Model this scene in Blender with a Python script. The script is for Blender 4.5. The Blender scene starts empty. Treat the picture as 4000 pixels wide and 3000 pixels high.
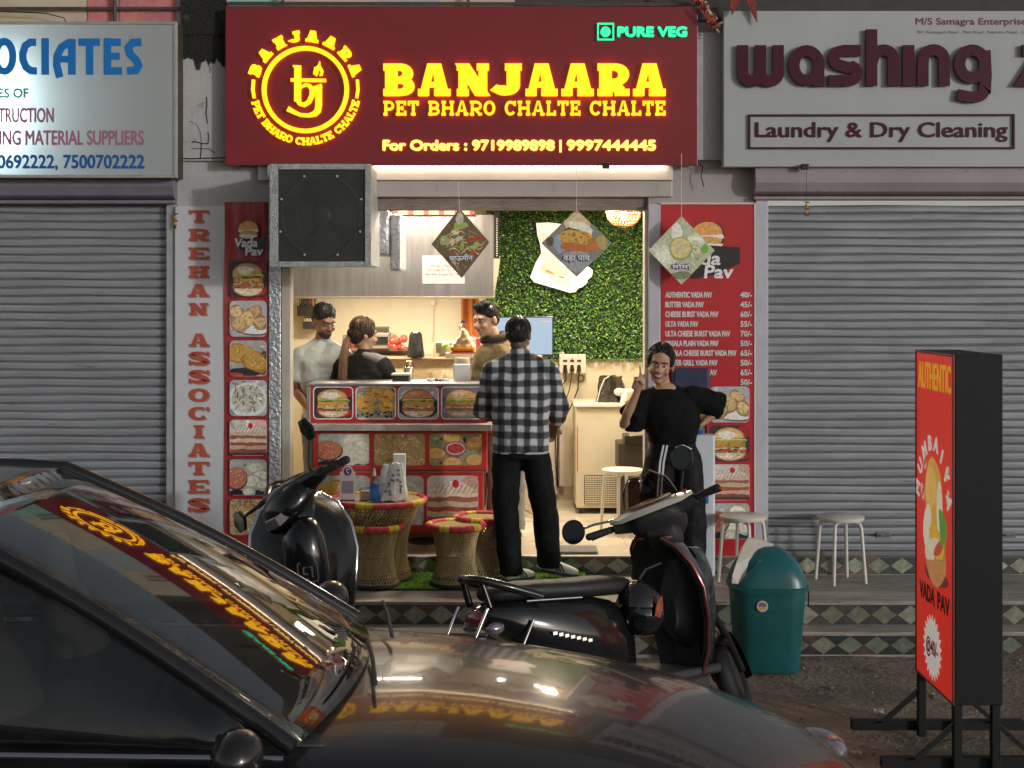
import bpy, bmesh, math, random
from mathutils import Vector, Matrix
SC = bpy.context.scene
COL = SC.collection
R = math.radians
# ---------------------------------------------------------------- camera
CAMZ, DIST, F = 2.27, 10.0, 5500.0
cam_d = bpy.data.cameras.new('camera'); cam = bpy.data.objects.new('camera', cam_d); COL.objects.link(cam)
cam.location = (0, -DIST, CAMZ); cam.rotation_euler = (R(90), 0, 0)
cam_d.sensor_width = 36; cam_d.lens = 36 * F / 4000; cam_d.shift_y = -350 / 4000
cam_d.clip_start = 0.05; cam_d.clip_end = 500
SC.camera = cam
# ---------------------------------------------------------------- world, street light from the far right, exposure
SUN_EL, SUN_AZ = R(9), R(50)          # low lamp light raking in from the right
world = bpy.data.worlds.new('World'); SC.world = world; world.use_nodes = True
wn = world.node_tree.nodes; bg = wn['Background']
sky = wn.new('ShaderNodeTexSky'); sky.sky_type = 'NISHITA'; sky.sun_disc = False
sky.sun_elevation = SUN_EL; sky.sun_rotation = math.pi - SUN_AZ
hs = wn.new('ShaderNodeHueSaturation'); hs.inputs['Saturation'].default_value = .35
world.node_tree.links.new(sky.outputs[0], hs.inputs['Color']); world.node_tree.links.new(hs.outputs[0], bg.inputs['Color']); bg.inputs['Strength'].default_value = 0.105
sun_d = bpy.data.lights.new('street_light', 'SUN'); sun = bpy.data.objects.new('street_light', sun_d); COL.objects.link(sun)
sun_d.energy = 1.15; sun_d.angle = R(2.5); sun_d.color = (.93, .96, 1.0)
sun_from = Vector((math.sin(SUN_AZ) * math.cos(SUN_EL), -math.cos(SUN_AZ) * math.cos(SUN_EL), math.sin(SUN_EL)))
sun.rotation_euler = (-sun_from).to_track_quat('-Z', 'Y').to_euler()
SC.view_settings.view_transform = 'Standard'; SC.view_settings.look = 'None'
SC.view_settings.exposure = 0.0; SC.view_settings.gamma = 1; SC.view_settings.use_curve_mapping = False
SC.render.engine = 'CYCLES'
SC.cycles.use_denoising = True
SC.cycles.max_bounces = 6; SC.cycles.transparent_max_bounces = 12
SC.cycles.sample_clamp_indirect = 4.0
SC.cycles.caustics_reflective = False; SC.cycles.caustics_refractive = False

def P(x, y, Y=0.0):
    """a pixel of the 4000x3000 photograph as a point at depth Y"""
    d = Y + DIST
    return Vector(((x - 2000) * d / F, Y, CAMZ - (y - 1150) * d / F))
def PX(x, Y=0.0): return (x - 2000) * (Y + DIST) / F
def PZ(y, Y=0.0): return CAMZ - (y - 1150) * (Y + DIST) / F

# ---------------------------------------------------------------- materials
MATS = {}
def mat(name, col=(.5, .5, .5), rough=.5, metal=0.0, var=.12, scale=6.0, bump=0.0, bscale=40.0, coat=0.0,
        emit=None, estr=0.0, alpha=1.0, trans=0.0, spots=None, rvar=.15, sheen=0.0, stretch=None, spec=.5):
    if name in MATS: return MATS[name]
    m = bpy.data.materials.new(name); m.use_nodes = True
    nt = m.node_tree; N = nt.nodes; L = nt.links
    b = N['Principled BSDF']
    b.inputs['Metallic'].default_value = metal
    b.inputs['Roughness'].default_value = rough
    b.inputs['Coat Weight'].default_value = coat
    b.inputs['Coat Roughness'].default_value = .05
    b.inputs['Base Color'].default_value = (*col, 1)
    b.inputs['Alpha'].default_value = alpha; b.inputs['Specular IOR Level'].default_value = spec
    b.inputs['Transmission Weight'].default_value = trans
    if sheen: b.inputs['Sheen Weight'].default_value = sheen
    if emit:
        b.inputs['Emission Color'].default_value = (*emit, 1); b.inputs['Emission Strength'].default_value = estr
    tc = N.new('ShaderNodeTexCoord')
    src = tc.outputs['Object']
    if stretch:
        mp = N.new('ShaderNodeMapping'); mp.inputs['Scale'].default_value = stretch
        L.new(src, mp.inputs['Vector']); src = mp.outputs['Vector']
    if var > 0:
        n1 = N.new('ShaderNodeTexNoise'); n1.inputs['Scale'].default_value = scale; n1.inputs['Detail'].default_value = 6
        n1.inputs['Roughness'].default_value = .65
        L.new(src, n1.inputs['Vector'])
        rp = N.new('ShaderNodeMapRange'); rp.inputs[1].default_value = .3; rp.inputs[2].default_value = .7
        rp.inputs[3].default_value = 1 - var; rp.inputs[4].default_value = 1 + var * .6
        L.new(n1.outputs['Fac'], rp.inputs[0])
        mx = N.new('ShaderNodeMix'); mx.data_type = 'RGBA'; mx.blend_type = 'MULTIPLY'; mx.inputs[0].default_value = 1
        mx.inputs[6].default_value = (*col, 1)
        L.new(rp.outputs[0], mx.inputs[7])
        out = mx.outputs[2]
        if spots:      # (colour, noise scale, threshold) patches of dirt, moss, rust
            for (c2, s2, th) in spots:
                n2 = N.new('ShaderNodeTexNoise'); n2.inputs['Scale'].default_value = s2; n2.inputs['Detail'].default_value = 8
                n2.inputs['Roughness'].default_value = .7
                L.new(src, n2.inputs['Vector'])
                r2 = N.new('ShaderNodeMapRange'); r2.inputs[1].default_value = th; r2.inputs[2].default_value = th + .1
                L.new(n2.outputs['Fac'], r2.inputs[0])
                m2 = N.new('ShaderNodeMix'); m2.data_type = 'RGBA'; m2.inputs[7].default_value = (*c2, 1)
                L.new(r2.outputs[0], m2.inputs[0]); L.new(out, m2.inputs[6]); out = m2.outputs[2]
        L.new(out, b.inputs['Base Color'])
        if rvar:
            r3 = N.new('ShaderNodeMapRange'); r3.inputs[1].default_value = .3; r3.inputs[2].default_value = .7
            r3.inputs[3].default_value = max(.02, rough - rvar * rough); r3.inputs[4].default_value = min(1, rough + rvar * rough)
            L.new(n1.outputs['Fac'], r3.inputs[0]); L.new(r3.outputs[0], b.inputs['Roughness'])
    if bump > 0:
        n4 = N.new('ShaderNodeTexNoise'); n4.inputs['Scale'].default_value = bscale; n4.inputs['Detail'].default_value = 5
        L.new(src, n4.inputs['Vector'])
        bp = N.new('ShaderNodeBump'); bp.inputs['Strength'].default_value = bump; bp.inputs['Distance'].default_value = .02
        L.new(n4.outputs['Fac'], bp.inputs['Height']); L.new(bp.outputs[0], b.inputs['Normal'])
    MATS[name] = m
    return m

def attr_mat(name, rough=.4, metal=0.0, coat=0.0, var=.15, scale=60, bump=0.0, estr=0.0, tint=1.0, spec=.5):
    """colour from the mesh's own colour attribute: printed pictures, mixed tiles, leaves"""
    if name in MATS: return MATS[name]
    m = bpy.data.materials.new(name); m.use_nodes = True
    nt = m.node_tree; N = nt.nodes; L = nt.links; b = N['Principled BSDF']
    b.inputs['Roughness'].default_value = rough; b.inputs['Metallic'].default_value = metal
    b.inputs['Coat Weight'].default_value = coat; b.inputs['Specular IOR Level'].default_value = spec
    a = N.new('ShaderNodeAttribute'); a.attribute_name = 'Col'
    tc = N.new('ShaderNodeTexCoord')
    n1 = N.new('ShaderNodeTexNoise'); n1.inputs['Scale'].default_value = scale; n1.inputs['Detail'].default_value = 5
    L.new(tc.outputs['Object'], n1.inputs['Vector'])
    rp = N.new('ShaderNodeMapRange'); rp.inputs[1].default_value = .3; rp.inputs[2].default_value = .7
    rp.inputs[3].default_value = tint * (1 - var); rp.inputs[4].default_value = tint * (1 + var)
    L.new(n1.outputs['Fac'], rp.inputs[0])
    mx = N.new('ShaderNodeMix'); mx.data_type = 'RGBA'; mx.blend_type = 'MULTIPLY'; mx.inputs[0].default_value = 1
    L.new(a.outputs['Color'], mx.inputs[6]); L.new(rp.outputs[0], mx.inputs[7])
    L.new(mx.outputs[2], b.inputs['Base Color'])
    if estr:
        L.new(mx.outputs[2], b.inputs['Emission Color']); b.inputs['Emission Strength'].default_value = estr
    if bump:
        bp = N.new('ShaderNodeBump'); bp.inputs['Strength'].default_value = bump; bp.inputs['Distance'].default_value = .01
        L.new(n1.outputs['Fac'], bp.inputs['Height']); L.new(bp.outputs[0], b.inputs['Normal'])
    MATS[name] = m
    return m

def glass_mat(name, tint=(.8, .85, .85), rough=0.0, refl=1.0, ior=1.5):
    """thin pane: clear with a Fresnel reflection"""
    if name in MATS: return MATS[name]
    m = bpy.data.materials.new(name); m.use_nodes = True
    nt = m.node_tree; N = nt.nodes; L = nt.links; N.clear()
    o = N.new('ShaderNodeOutputMaterial'); mx = N.new('ShaderNodeMixShader')
    t = N.new('ShaderNodeBsdfTransparent'); t.inputs[0].default_value = (*tint, 1)
    g = N.new('ShaderNodeBsdfGlossy'); g.inputs['Roughness'].default_value = rough; g.inputs[0].default_value = (refl, refl, refl, 1)
    fr = N.new('ShaderNodeFresnel'); ge = N.new('ShaderNodeNewGeometry'); mr = N.new('ShaderNodeMapRange'); mr.inputs[3].default_value = ior; mr.inputs[4].default_value = 1 / ior
    L.new(ge.outputs['Backfacing'], mr.inputs[0]); L.new(mr.outputs[0], fr.inputs[0])
    L.new(fr.outputs[0], mx.inputs[0]); L.new(t.outputs[0], mx.inputs[1]); L.new(g.outputs[0], mx.inputs[2]); L.new(mx.outputs[0], o.inputs[0])
    MATS[name] = m
    return m

# ---------------------------------------------------------------- objects
def thing(name, label, cat, loc=(0, 0, 0), group=None, rotz=0.0):
    o = bpy.data.objects.new(name, None); COL.objects.link(o)
    o.location = loc; o.rotation_euler = (0, 0, rotz); o.empty_display_size = .1
    o['label'] = label; o['category'] = cat
    if group: o['group'] = group
    return o
def tag(o, label, cat, group=None):
    o['label'] = label; o['category'] = cat
    if group: o['group'] = group
    return o
def origin_of(o):
    v = Vector((0, 0, 0))
    while o is not None:
        v += o.location; o = o.parent
    return v
def copy_tree(o, parent=None):
    c = o.copy(); COL.objects.link(c)
    if parent: c.parent = parent
    for ch in o.children: copy_tree(ch, c)
    return c

UX, UY, UZ = Vector((1, 0, 0)), Vector((0, 1, 0)), Vector((0, 0, 1))
def basis(d):
    d = d.normalized()
    a = UZ if abs(d.z) < .9 else UX
    u = d.cross(a).normalized(); v = d.cross(u).normalized()
    return u, v

TEXT_CACHE = {}
def text_mesh(body):
    """outline of a line of text in Blender's own font: (verts 2d, faces, width, cap height)"""
    if body in TEXT_CACHE: return TEXT_CACHE[body]
    c = bpy.data.curves.new('lettering', 'FONT'); c.body = body; c.size = 1; c.resolution_u = 3
    o = bpy.data.objects.new('lettering', c); COL.objects.link(o)
    dg = bpy.context.evaluated_depsgraph_get(); dg.update()
    me = bpy.data.meshes.new_from_object(o.evaluated_get(dg))
    vs = [(v.co.x, v.co.y) for v in me.vertices]; fs = [tuple(p.vertices) for p in me.polygons]
    bpy.data.objects.remove(o); bpy.data.curves.remove(c); bpy.data.meshes.remove(me)
    TEXT_CACHE[body] = (vs, fs)
    return vs, fs

class MB:
    """collects shapes into one mesh; col is the colour attribute of what is added next"""
    def __init__(s):
        s.bm = bmesh.new(); s.cl = s.bm.loops.layers.float_color.new('Col'); s.col = (1, 1, 1); s.k = 0
        s.o, s.u, s.v, s.n = Vector((0, 0, 0)), UX, UZ, -UY
        s.xf = None; s.clip = None
    def vert(s, p):
        p = Vector(p)
        if s.xf is not None: p = s.xf @ p
        return s.bm.verts.new(p)
    def face(s, vs):
        try: f = s.bm.faces.new(vs)
        except ValueError: return None
        c = (*s.col, 1)
        for l in f.loops: l[s.cl] = c
        return f
    def quad(s, a, b, c, d): return s.face([s.vert(a), s.vert(b), s.vert(c), s.vert(d)])
    def poly(s, pts): return s.face([s.vert(p) for p in pts])
    def box(s, x0, x1, y0, y1, z0, z1):
        v = [s.vert(p) for p in ((x0, y0, z0), (x1, y0, z0), (x1, y1, z0), (x0, y1, z0), (x0, y0, z1), (x1, y0, z1), (x1, y1, z1), (x0, y1, z1))]
        for q in ((0, 3, 2, 1), (4, 5, 6, 7), (0, 1, 5, 4), (1, 2, 6, 5), (2, 3, 7, 6), (3, 0, 4, 7)): s.face([v[i] for i in q])
    def bar(s, a, b, w, h=None, up=UZ):
        """square bar from a to b"""
        a, b = Vector(a), Vector(b); h = h or w
        d = (b - a).normalized()
        if abs(d.dot(up)) > .95: up = UX
        u = d.cross(up).normalized() * w / 2; v = u.cross(d).normalized() * h / 2
        A = [s.vert(a + x * u + y * v) for x, y in ((-1, -1), (1, -1), (1, 1), (-1, 1))]
        B = [s.vert(b + x * u + y * v) for x, y in ((-1, -1), (1, -1), (1, 1), (-1, 1))]
        for i in range(4): s.face([A[i], A[(i + 1) % 4], B[(i + 1) % 4], B[i]])
        s.face(A[::-1]); s.face(B)
    def rings(s, rings, cap=True, closed=True):
        V = [[s.vert(p) for p in r] for r in rings]
        n = len(V[0])
        for a, b in zip(V, V[1:]):
            for i in range(n if closed else n - 1): s.face([a[i], a[(i + 1) % n], b[(i + 1) % n], b[i]])
        if cap and closed: s.face(V[0][::-1]); s.face(V[-1])
    def tube(s, pts, rad, n=8, cap=True, sx=1.0, side=None):
        """tube through points; rad one radius or a list; sx widens it along side"""
        pts = [Vector(p) for p in pts]
        if not isinstance(rad, (list, tuple)): rad = [rad] * len(pts)
        rs = []; u = None
        for i, p in enumerate(pts):
            d = (pts[min(i + 1, len(pts) - 1)] - pts[max(i - 1, 0)])
            if d.length < 1e-9: d = UZ.copy()
            d.normalize()
            if side is not None:
                u = Vector(side) - d * d.dot(Vector(side)); u.normalize()
            elif u is None: u = basis(d)[0]
            else:
                u = u - d * d.dot(u)
                u = u.normalized() if u.length > 1e-6 else basis(d)[0]
            v = d.cross(u)
            rs.append([p + u * (rad[i] * sx * math.cos(2 * math.pi * k / n)) + v * (rad[i] * math.sin(2 * math.pi * k / n)) for k in range(n)])
        s.rings(rs, cap)
    def capsule(s, pts, rad, n=10, sx=1.0, side=None):
        """tube with rounded ends"""
        pts = [Vector(p) for p in pts]
        if not isinstance(rad, (list, tuple)): rad = [rad] * len(pts)
        d0 = (pts[0] - pts[1]).normalized(); d1 = (pts[-1] - pts[-2]).normalized()
        P0 = [(pts[0] + d0 * rad[0] * c, rad[0] * q) for c, q in ((.98, .15), (.8, .6), (.45, .89))]
        P1 = [(pts[-1] + d1 * rad[-1] * c, rad[-1] * q) for c, q in ((.45, .89), (.8, .6), (.98, .15))]
        al = P0 + list(zip(pts, rad)) + P1
        s.tube([a for a, _ in al], [b for _, b in al], n, True, sx, side)
    def ell(s, c, r, nu=14, nv=9, M=None):
        c = Vector(c); rs = []
        for j in range(nv + 1):
            t = math.pi * (j + .02) / (nv + .04)
            ring = []
            for i in range(nu):
                q = 2 * math.pi * i / nu
                p = Vector((r[0] * math.sin(t) * math.cos(q), r[1] * math.sin(t) * math.sin(q), -r[2] * math.cos(t)))
                ring.append(c + (M @ p if M else p))
            rs.append(ring)
        s.rings(rs, True)
    def disc(s, c, axis, r, h=0.0, n=24, r2=None):
        c = Vector(c); axis = Vector(axis).normalized()
        s.tube([c, c + axis * max(h, 1e-4)], [r, r if r2 is None else r2], n)
    def torus(s, c, axis, Rr, r, n=28, m=8, colf=None, a0=0, a1=2 * math.pi):
        c = Vector(c); u, v = basis(Vector(axis)); ax = Vector(axis).normalized()
        full = abs(a1 - a0 - 2 * math.pi) < 1e-6
        V = []
        for i in range(n if full else n + 1):
            q = a0 + (a1 - a0) * i / n; dr = u * math.cos(q) + v * math.sin(q)
            V.append([s.vert(c + dr * (Rr + r * math.cos(2 * math.pi * k / m)) + ax * (r * math.sin(2 * math.pi * k / m))) for k in range(m)])
        cnt = len(V)
        for i in range(n):
            a, b = V[i], V[(i + 1) % cnt]
            if colf: s.col = colf(i / n)
            for k in range(m): s.face([a[k], a[(k + 1) % m], b[(k + 1) % m], b[k]])
    def lathe(s, c, prof, n=24, axis=UZ):
        c = Vector(c); u, v = basis(Vector(axis)); ax = Vector(axis).normalized()
        rs = [[c + (u * math.cos(2 * math.pi * k / n) + v * math.sin(2 * math.pi * k / n)) * max(r, 1e-4) + ax * h for k in range(n)] for r, h in prof]
        s.rings(rs, True)
    def grid(s, rows):
        V = [[s.vert(p) for p in r] for r in rows]
        for a, b in zip(V, V[1:]):
            for i in range(len(a) - 1): s.face([a[i], a[i + 1], b[i + 1], b[i]])
    # ---- flat work in a plane
    def plane(s, o, u=UX, v=UZ, n=None):
        s.o, s.u, s.v = Vector(o), Vector(u), Vector(v); s.n = Vector(n) if n is not None else s.u.cross(s.v); s.k = 0
        return s
    def pt(s, x, y, h=0.0): return s.o + s.u * x + s.v * y + s.n * h
    def flat(s, pts, lift=None, rim=0.0):
        """flat printed shape; each lies a hair above the one before"""
        if lift is None: s.k += 1; lift = s.k * 4e-5
        if s.clip:
            a, b, c, d = s.clip; pts = [(min(b, max(a, x)), min(d, max(c, y))) for x, y in pts]
        s.poly([s.pt(x, y, lift) for x, y in pts])
    def solid(s, pts, h0, h1):
        """flat outline given thickness"""
        s.k += 1; h1 = h1 + s.k * 1.5e-4
        A = [s.vert(s.pt(x, y, h0)) for x, y in pts]; B = [s.vert(s.pt(x, y, h1)) for x, y in pts]
        n = len(pts)
        for i in range(n): s.face([A[i], A[(i + 1) % n], B[(i + 1) % n], B[i]])
        s.face(B); s.face(A[::-1])
    def stroke(s, pts, w, h0=0.0, h1=.01, closed=False):
        """thick polyline with thickness, mitred"""
        s.k += 1; h1 = h1 + s.k * 1.5e-4
        pts = [Vector((p[0], p[1])) for p in pts]; n = len(pts)
        Lp, Rp = [], []
        for i in range(n):
            if closed: a, b = pts[i - 1], pts[(i + 1) % n]
            else: a, b = pts[max(i - 1, 0)], pts[min(i + 1, n - 1)]
            d1 = (pts[i] - a); d2 = (b - pts[i])
            if d1.length < 1e-9: d1 = d2
            if d2.length < 1e-9: d2 = d1
            d1 = d1.normalized(); d2 = d2.normalized()
            t = (d1 + d2); t = t.normalized() if t.length > 1e-6 else d1
            m = Vector((-t.y, t.x)); cosn = max(.35, m.dot(Vector((-d1.y, d1.x))))
            wi = (w[i] if isinstance(w, (list, tuple)) else w) / 2 / cosn
            Lp.append(pts[i] + m * wi); Rp.append(pts[i] - m * wi)
        f = lambda q, h: s.vert(s.pt(q.x, q.y, h))
        La, Ra, Lb, Rb = ([f(q, h) for q in A] for A, h in ((Lp, h0), (Rp, h0), (Lp, h1), (Rp, h1)))
        for i in range(n if closed else n - 1):
            j = (i + 1) % n
            s.face([Lb[i], Rb[i], Rb[j], Lb[j]]); s.face([La[i], La[j], Ra[j], Ra[i]])
            s.face([La[i], Lb[i], Lb[j], La[j]]); s.face([Ra[i], Ra[j], Rb[j], Rb[i]])
        if not closed:
            s.face([La[0], Ra[0], Rb[0], Lb[0]]); s.face([La[-1], Lb[-1], Rb[-1], Ra[-1]])
    def text(s, body, x, y, h, w=None, h0=0.0, h1=.002, bold=0.0, shear=0.0, align='L', arc=None):
        """a line of lettering: left end x, baseline y, cap height h, total width w; arc=(cx, cy, radius, angle0, angle1)"""
        vs, fs = text_mesh(body)
        cap = .729
        x0 = min(v[0] for v in vs); x1 = max(v[0] for v in vs)
        ky = h / cap; kx = ky if w is None else w / (x1 - x0)
        if align == 'R': x -= (x1 - x0) * kx
        if align == 'C': x -= (x1 - x0) * kx / 2
        copies = [(0, 0)] if not bold else [(bold * math.cos(q), bold * math.sin(q)) for q in (0.4, 2.0, 3.5, 5.1)] + [(0, 0)]
        for dx, dy in copies:
            s.k += 1; top = h1 + s.k * 6e-5
            A, B = [], []
            for (vx, vy) in vs:
                q = ((vx - x0) * kx + vy * ky * shear + x + dx, vy * ky + y + dy)
                B.append(s.vert(s.pt(q[0], q[1], top))); A.append(s.vert(s.pt(q[0], q[1], h0)))
            cnt = {}
            for f in fs:
                s.face([B[i] for i in f])
                for i in range(len(f)):
                    e = (f[i], f[(i + 1) % len(f)])
                    cnt[e] = cnt.get(e, 0) + 1
            for (a, b) in cnt:
                if (b, a) not in cnt: s.face([B[a], A[a], A[b], B[b]])
    # ---- finish
    def build(s, name, m, parent=None, smooth=None, bevel=0.0, voxel=0.0, subsurf=0, smoothing=0, normals=True, world=True, seg=2):
        if normals: bmesh.ops.recalc_face_normals(s.bm, faces=s.bm.faces)
        if parent is not None and world:
            o0 = origin_of(parent)
            bmesh.ops.translate(s.bm, vec=-o0, verts=s.bm.verts)
        me = bpy.data.meshes.new(name); s.bm.to_mesh(me); s.bm.free()
        for mm in (m if isinstance(m, (list, tuple)) else [m]): me.materials.append(mm)
        o = bpy.data.objects.new(name, me); COL.objects.link(o)
        if parent is not None: o.parent = parent
        if smooth is not None and not voxel:
            me.shade_smooth(); me.set_sharp_from_angle(angle=R(smooth))
        if voxel:
            rm = o.modifiers.new('skin', 'REMESH'); rm.mode = 'VOXEL'; rm.voxel_size = voxel; rm.use_smooth_shade = True
            sm = o.modifiers.new('smooth', 'SMOOTH'); sm.factor = .5; sm.iterations = smoothing or 4
        if bevel:
            b = o.modifiers.new('bevel', 'BEVEL'); b.width = bevel; b.segments = seg; b.limit_method = 'ANGLE'; b.angle_limit = R(40)
            b.use_clamp_overlap = True
        if subsurf:
            sb = o.modifiers.new('sub', 'SUBSURF'); sb.levels = subsurf; sb.render_levels = subsurf
        return o
def recenter(o):
    """top-level mesh: move its origin to the middle of its foot"""
    me = o.data; vs = me.vertices
    lo = Vector((min(v.co.x for v in vs), min(v.co.y for v in vs), min(v.co.z for v in vs))); hi = Vector((max(v.co.x for v in vs), max(v.co.y for v in vs), 0))
    c = Vector(((lo.x + hi.x) / 2, (lo.y + hi.y) / 2, lo.z))
    me.transform(Matrix.Translation(-c)); o.location = c
    return o
def arc(cx, cy, r, a0, a1, n=12, ry=None):
    ry = r if ry is None else ry
    return [(cx + r * math.cos(R(a0 + (a1 - a0) * i / n)), cy + ry * math.sin(R(a0 + (a1 - a0) * i / n))) for i in range(n + 1)]
def rrect(x0, y0, x1, y1, r, n=4):
    return arc(x1 - r, y1 - r, r, 0, 90, n) + arc(x0 + r, y1 - r, r, 90, 180, n) + arc(x0 + r, y0 + r, r, 180, 270, n) + arc(x1 - r, y0 + r, r, 270, 360, n)
def rot2(pts, a, c=(0, 0)):
    ca, sa = math.cos(R(a)), math.sin(R(a))
    return [(c[0] + (x - c[0]) * ca - (y - c[1]) * sa, c[1] + (x - c[0]) * sa + (y - c[1]) * ca) for x, y in pts]
def ellipse(cx, cy, rx, ry, n=16, a=0, wob=0.0, rnd=None):
    ph = [rnd.uniform(0, 6.28) for _ in range(3)] if rnd else [0, 0, 0]
    out = []
    for i in range(n):
        q = 2 * math.pi * i / n
        k = 1 + wob * (math.sin(2 * q + ph[0]) + math.sin(3 * q + ph[1]) + .6 * math.sin(5 * q + ph[2])) / 2.6
        out.append((cx + rx * k * math.cos(q), cy + ry * k * math.sin(q)))
    return rot2(out, a, (cx, cy)) if a else out
def srgb(r, g, b):
    f = lambda c: (c / 255 / 12.92) if c / 255 <= .04045 else ((c / 255 + .055) / 1.055) ** 2.4
    return (f(r), f(g), f(b))
def sunk(*c): return c
rnd = random.Random(7)
FLOOR, PLAT = .406, .28
# ---------------------------------------------------------------- ground and steps
M_ground = mat('dusty_ground', (.25, .195, .14), .95, var=.45, scale=2.2, bump=.9, bscale=26,
               spots=[((.10, .08, .065), 1.3, .56), ((.30, .25, .19), 9, .62)])
mb = MB()
xs = [-60, -20, -6] + [-4.5 + .15 * i for i in range(61)] + [6, 20, 60]
ys = [-60, -20, -9] + [-8 + .15 * i for i in range(49)] + [-.5, 4, 20, 60]
g2 = random.Random(3)
def gz(x, y):
    if not (-4.6 < x < 4.6 and -8.1 < y < -1): return -.02
    return -.012 + .011 * (math.sin(3.1 * x + 1.7 * y) * math.cos(2.3 * y - x) + .5 * math.sin(7 * x - 5 * y)) + g2.uniform(-.003, .003)
mb.grid([[(x, y, gz(x, y)) for x in xs] for y in ys])
o = mb.build('ground', M_ground, smooth=60); o['kind'] = 'structure'; o['label'] = 'dusty brown earth in front of the tiled steps'
mb = MB()
for x0, x1, y0, y1 in ((-60, 60, -9.2, -3.9),):
    mb.quad((x0, y0, .0015), (x1, y0, .0015), (x1, y1, .0015), (x0, y1, .0015))
M_road = mat('asphalt', (.05, .048, .046), .85, var=.3, scale=30, bump=.5, bscale=120)
o = mb.build('road', M_road); o['kind'] = 'structure'; o['label'] = 'dark asphalt street the car drives on'

M_stone = mat('stepped_stone', (.36, .33, .27), .55, var=.35, scale=5, bump=.15, bscale=30, stretch=(1, 5, 5),
              spots=[((.10, .09, .08), 2.2, .56), ((.20, .15, .11), 7, .6)])
mb = MB()
def step(z0, z1, yf, yb): mb.box(-7, 7, yf, yb, z0, z1)
step(-.1, .131, -1.121, 0.0); step(.131, PLAT, -.917, 0.0)
mb.box(-7, 7, 0.0, .35, -.1, FLOOR - .002)
st = mb.build('pavement_steps', M_stone, bevel=.008); st['kind'] = 'structure'; st['label'] = 'stone steps with marble treads in front of the shops'
# printed diamond tiles on the three risers and strips of the treads
M_tile = attr_mat('diamond_tile', .38, var=.3, scale=22, bump=.12)
mb = MB()
def risers(z0, z1, y, x0=-3.9, x1=3.9, pitch=.168, phase=0.0, tone=1.0):
    mb.plane((0, y, 0)); mb.k = 40
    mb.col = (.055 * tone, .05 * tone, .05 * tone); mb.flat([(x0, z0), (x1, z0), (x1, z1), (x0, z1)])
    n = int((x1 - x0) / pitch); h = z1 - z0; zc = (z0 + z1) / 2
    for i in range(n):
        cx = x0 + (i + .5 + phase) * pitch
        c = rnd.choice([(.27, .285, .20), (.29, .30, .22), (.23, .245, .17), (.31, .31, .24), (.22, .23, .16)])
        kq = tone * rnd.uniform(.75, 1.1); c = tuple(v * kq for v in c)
        mb.col = c; a = pitch * .5 - .002; b = h * .5 - .002
        mb.flat([(cx - a, zc), (cx, zc - b), (cx + a, zc), (cx, zc + b)])
        for sx in (-1, 1):      # half tiles between the diamonds
            mb.col = tuple(v * tone for v in rnd.choice([(.05, .045, .045), (.055, .05, .055), (.13, .08, .06), (.06, .05, .045), (.10, .07, .055), (.04, .045, .05)]))
            q = .004
            if sx > 0: mb.flat([(cx + q, z1), (cx + pitch / 2, zc + q), (cx + pitch - q, z1)])
            else: mb.flat([(cx + q, z0), (cx + pitch / 2, zc - q), (cx + pitch - q, z0)])
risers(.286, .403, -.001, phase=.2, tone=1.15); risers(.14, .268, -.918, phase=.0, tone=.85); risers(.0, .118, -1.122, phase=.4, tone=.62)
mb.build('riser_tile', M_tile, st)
# marble noses
mb = MB()
mb.box(-7, 7, -.93, -.60, PLAT + .001, PLAT + .012); mb.box(-7, 7, -1.135, -.915, .1315, .1425)
mb.build('marble_edge', mat('marble_edge', (.42, .37, .31), .4, var=.45, scale=3, stretch=(1.2, 14, 14), bump=.05,
         spots=[((.14, .11, .09), 1.6, .55)]), st, bevel=.003)

# ---------------------------------------------------------------- the building
M_plaster = mat('painted_plaster', (.44, .43, .42), .8, var=.16, scale=2.5, bump=.25, bscale=30, spots=[((.26, .24, .22), 2.6, .64)])
M_cream = mat('cream_wall', (.70, .61, .43), .65, var=.10, scale=2, bump=.06, bscale=20)
M_dark = mat('dark_recess', (.03, .03, .03), .9, var=.3)
M_trim = mat('white_trim', (.68, .62, .56), .5, var=.1, scale=4, spots=[((.35, .3, .26), 5, .66)])
M_pinkw = mat('pink_cloth_wall', (.62, .22, .21), .8, var=.3, scale=9, bump=.1)
M_beige = mat('beige_upper_wall', (.56, .46, .33), .75, var=.14, scale=4)
M_teal = mat('teal_upper_wall', (.30, .50, .42), .7, var=.15, scale=4)
bld = thing('shop_row_building', 'grey plastered row of ground floor shops with a lit open bay', 'building', (0, .2, 0))
mb = MB(); mb.box(PX(688), PX(1100), 0, .30, PLAT, 4.8); mb.build('pillar', M_plaster, bld, bevel=.01)
mb = MB(); mb.box(PX(2530), PX(2997), 0, .30, PLAT, 4.8); mb.build('pillar', mat('pinkish_plaster', (.40, .355, .34), .8, var=.12, scale=2.5, bump=.2, bscale=30), bld, bevel=.01)
mb = MB(); mb.box(-7, PX(688) - .002, .10, .30, PZ(795), 4.8); mb.box(PX(2997) + .002, 7, .10, .30, PZ(770), 4.8); mb.build('spandrel_wall', M_plaster, bld)
# pilaster faces standing proud between the sign boards
mb = MB(); mb.box(PX(715), PX(893), -.03, -.001, PZ(630), 4.8); mb.build('pilaster', M_plaster, bld, bevel=.006)
mb = MB(); mb.box(PX(2718), PX(2822), -.05, -.001, PZ(628), PZ(132)); mb.build('pilaster', M_plaster, bld, bevel=.006)
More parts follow.
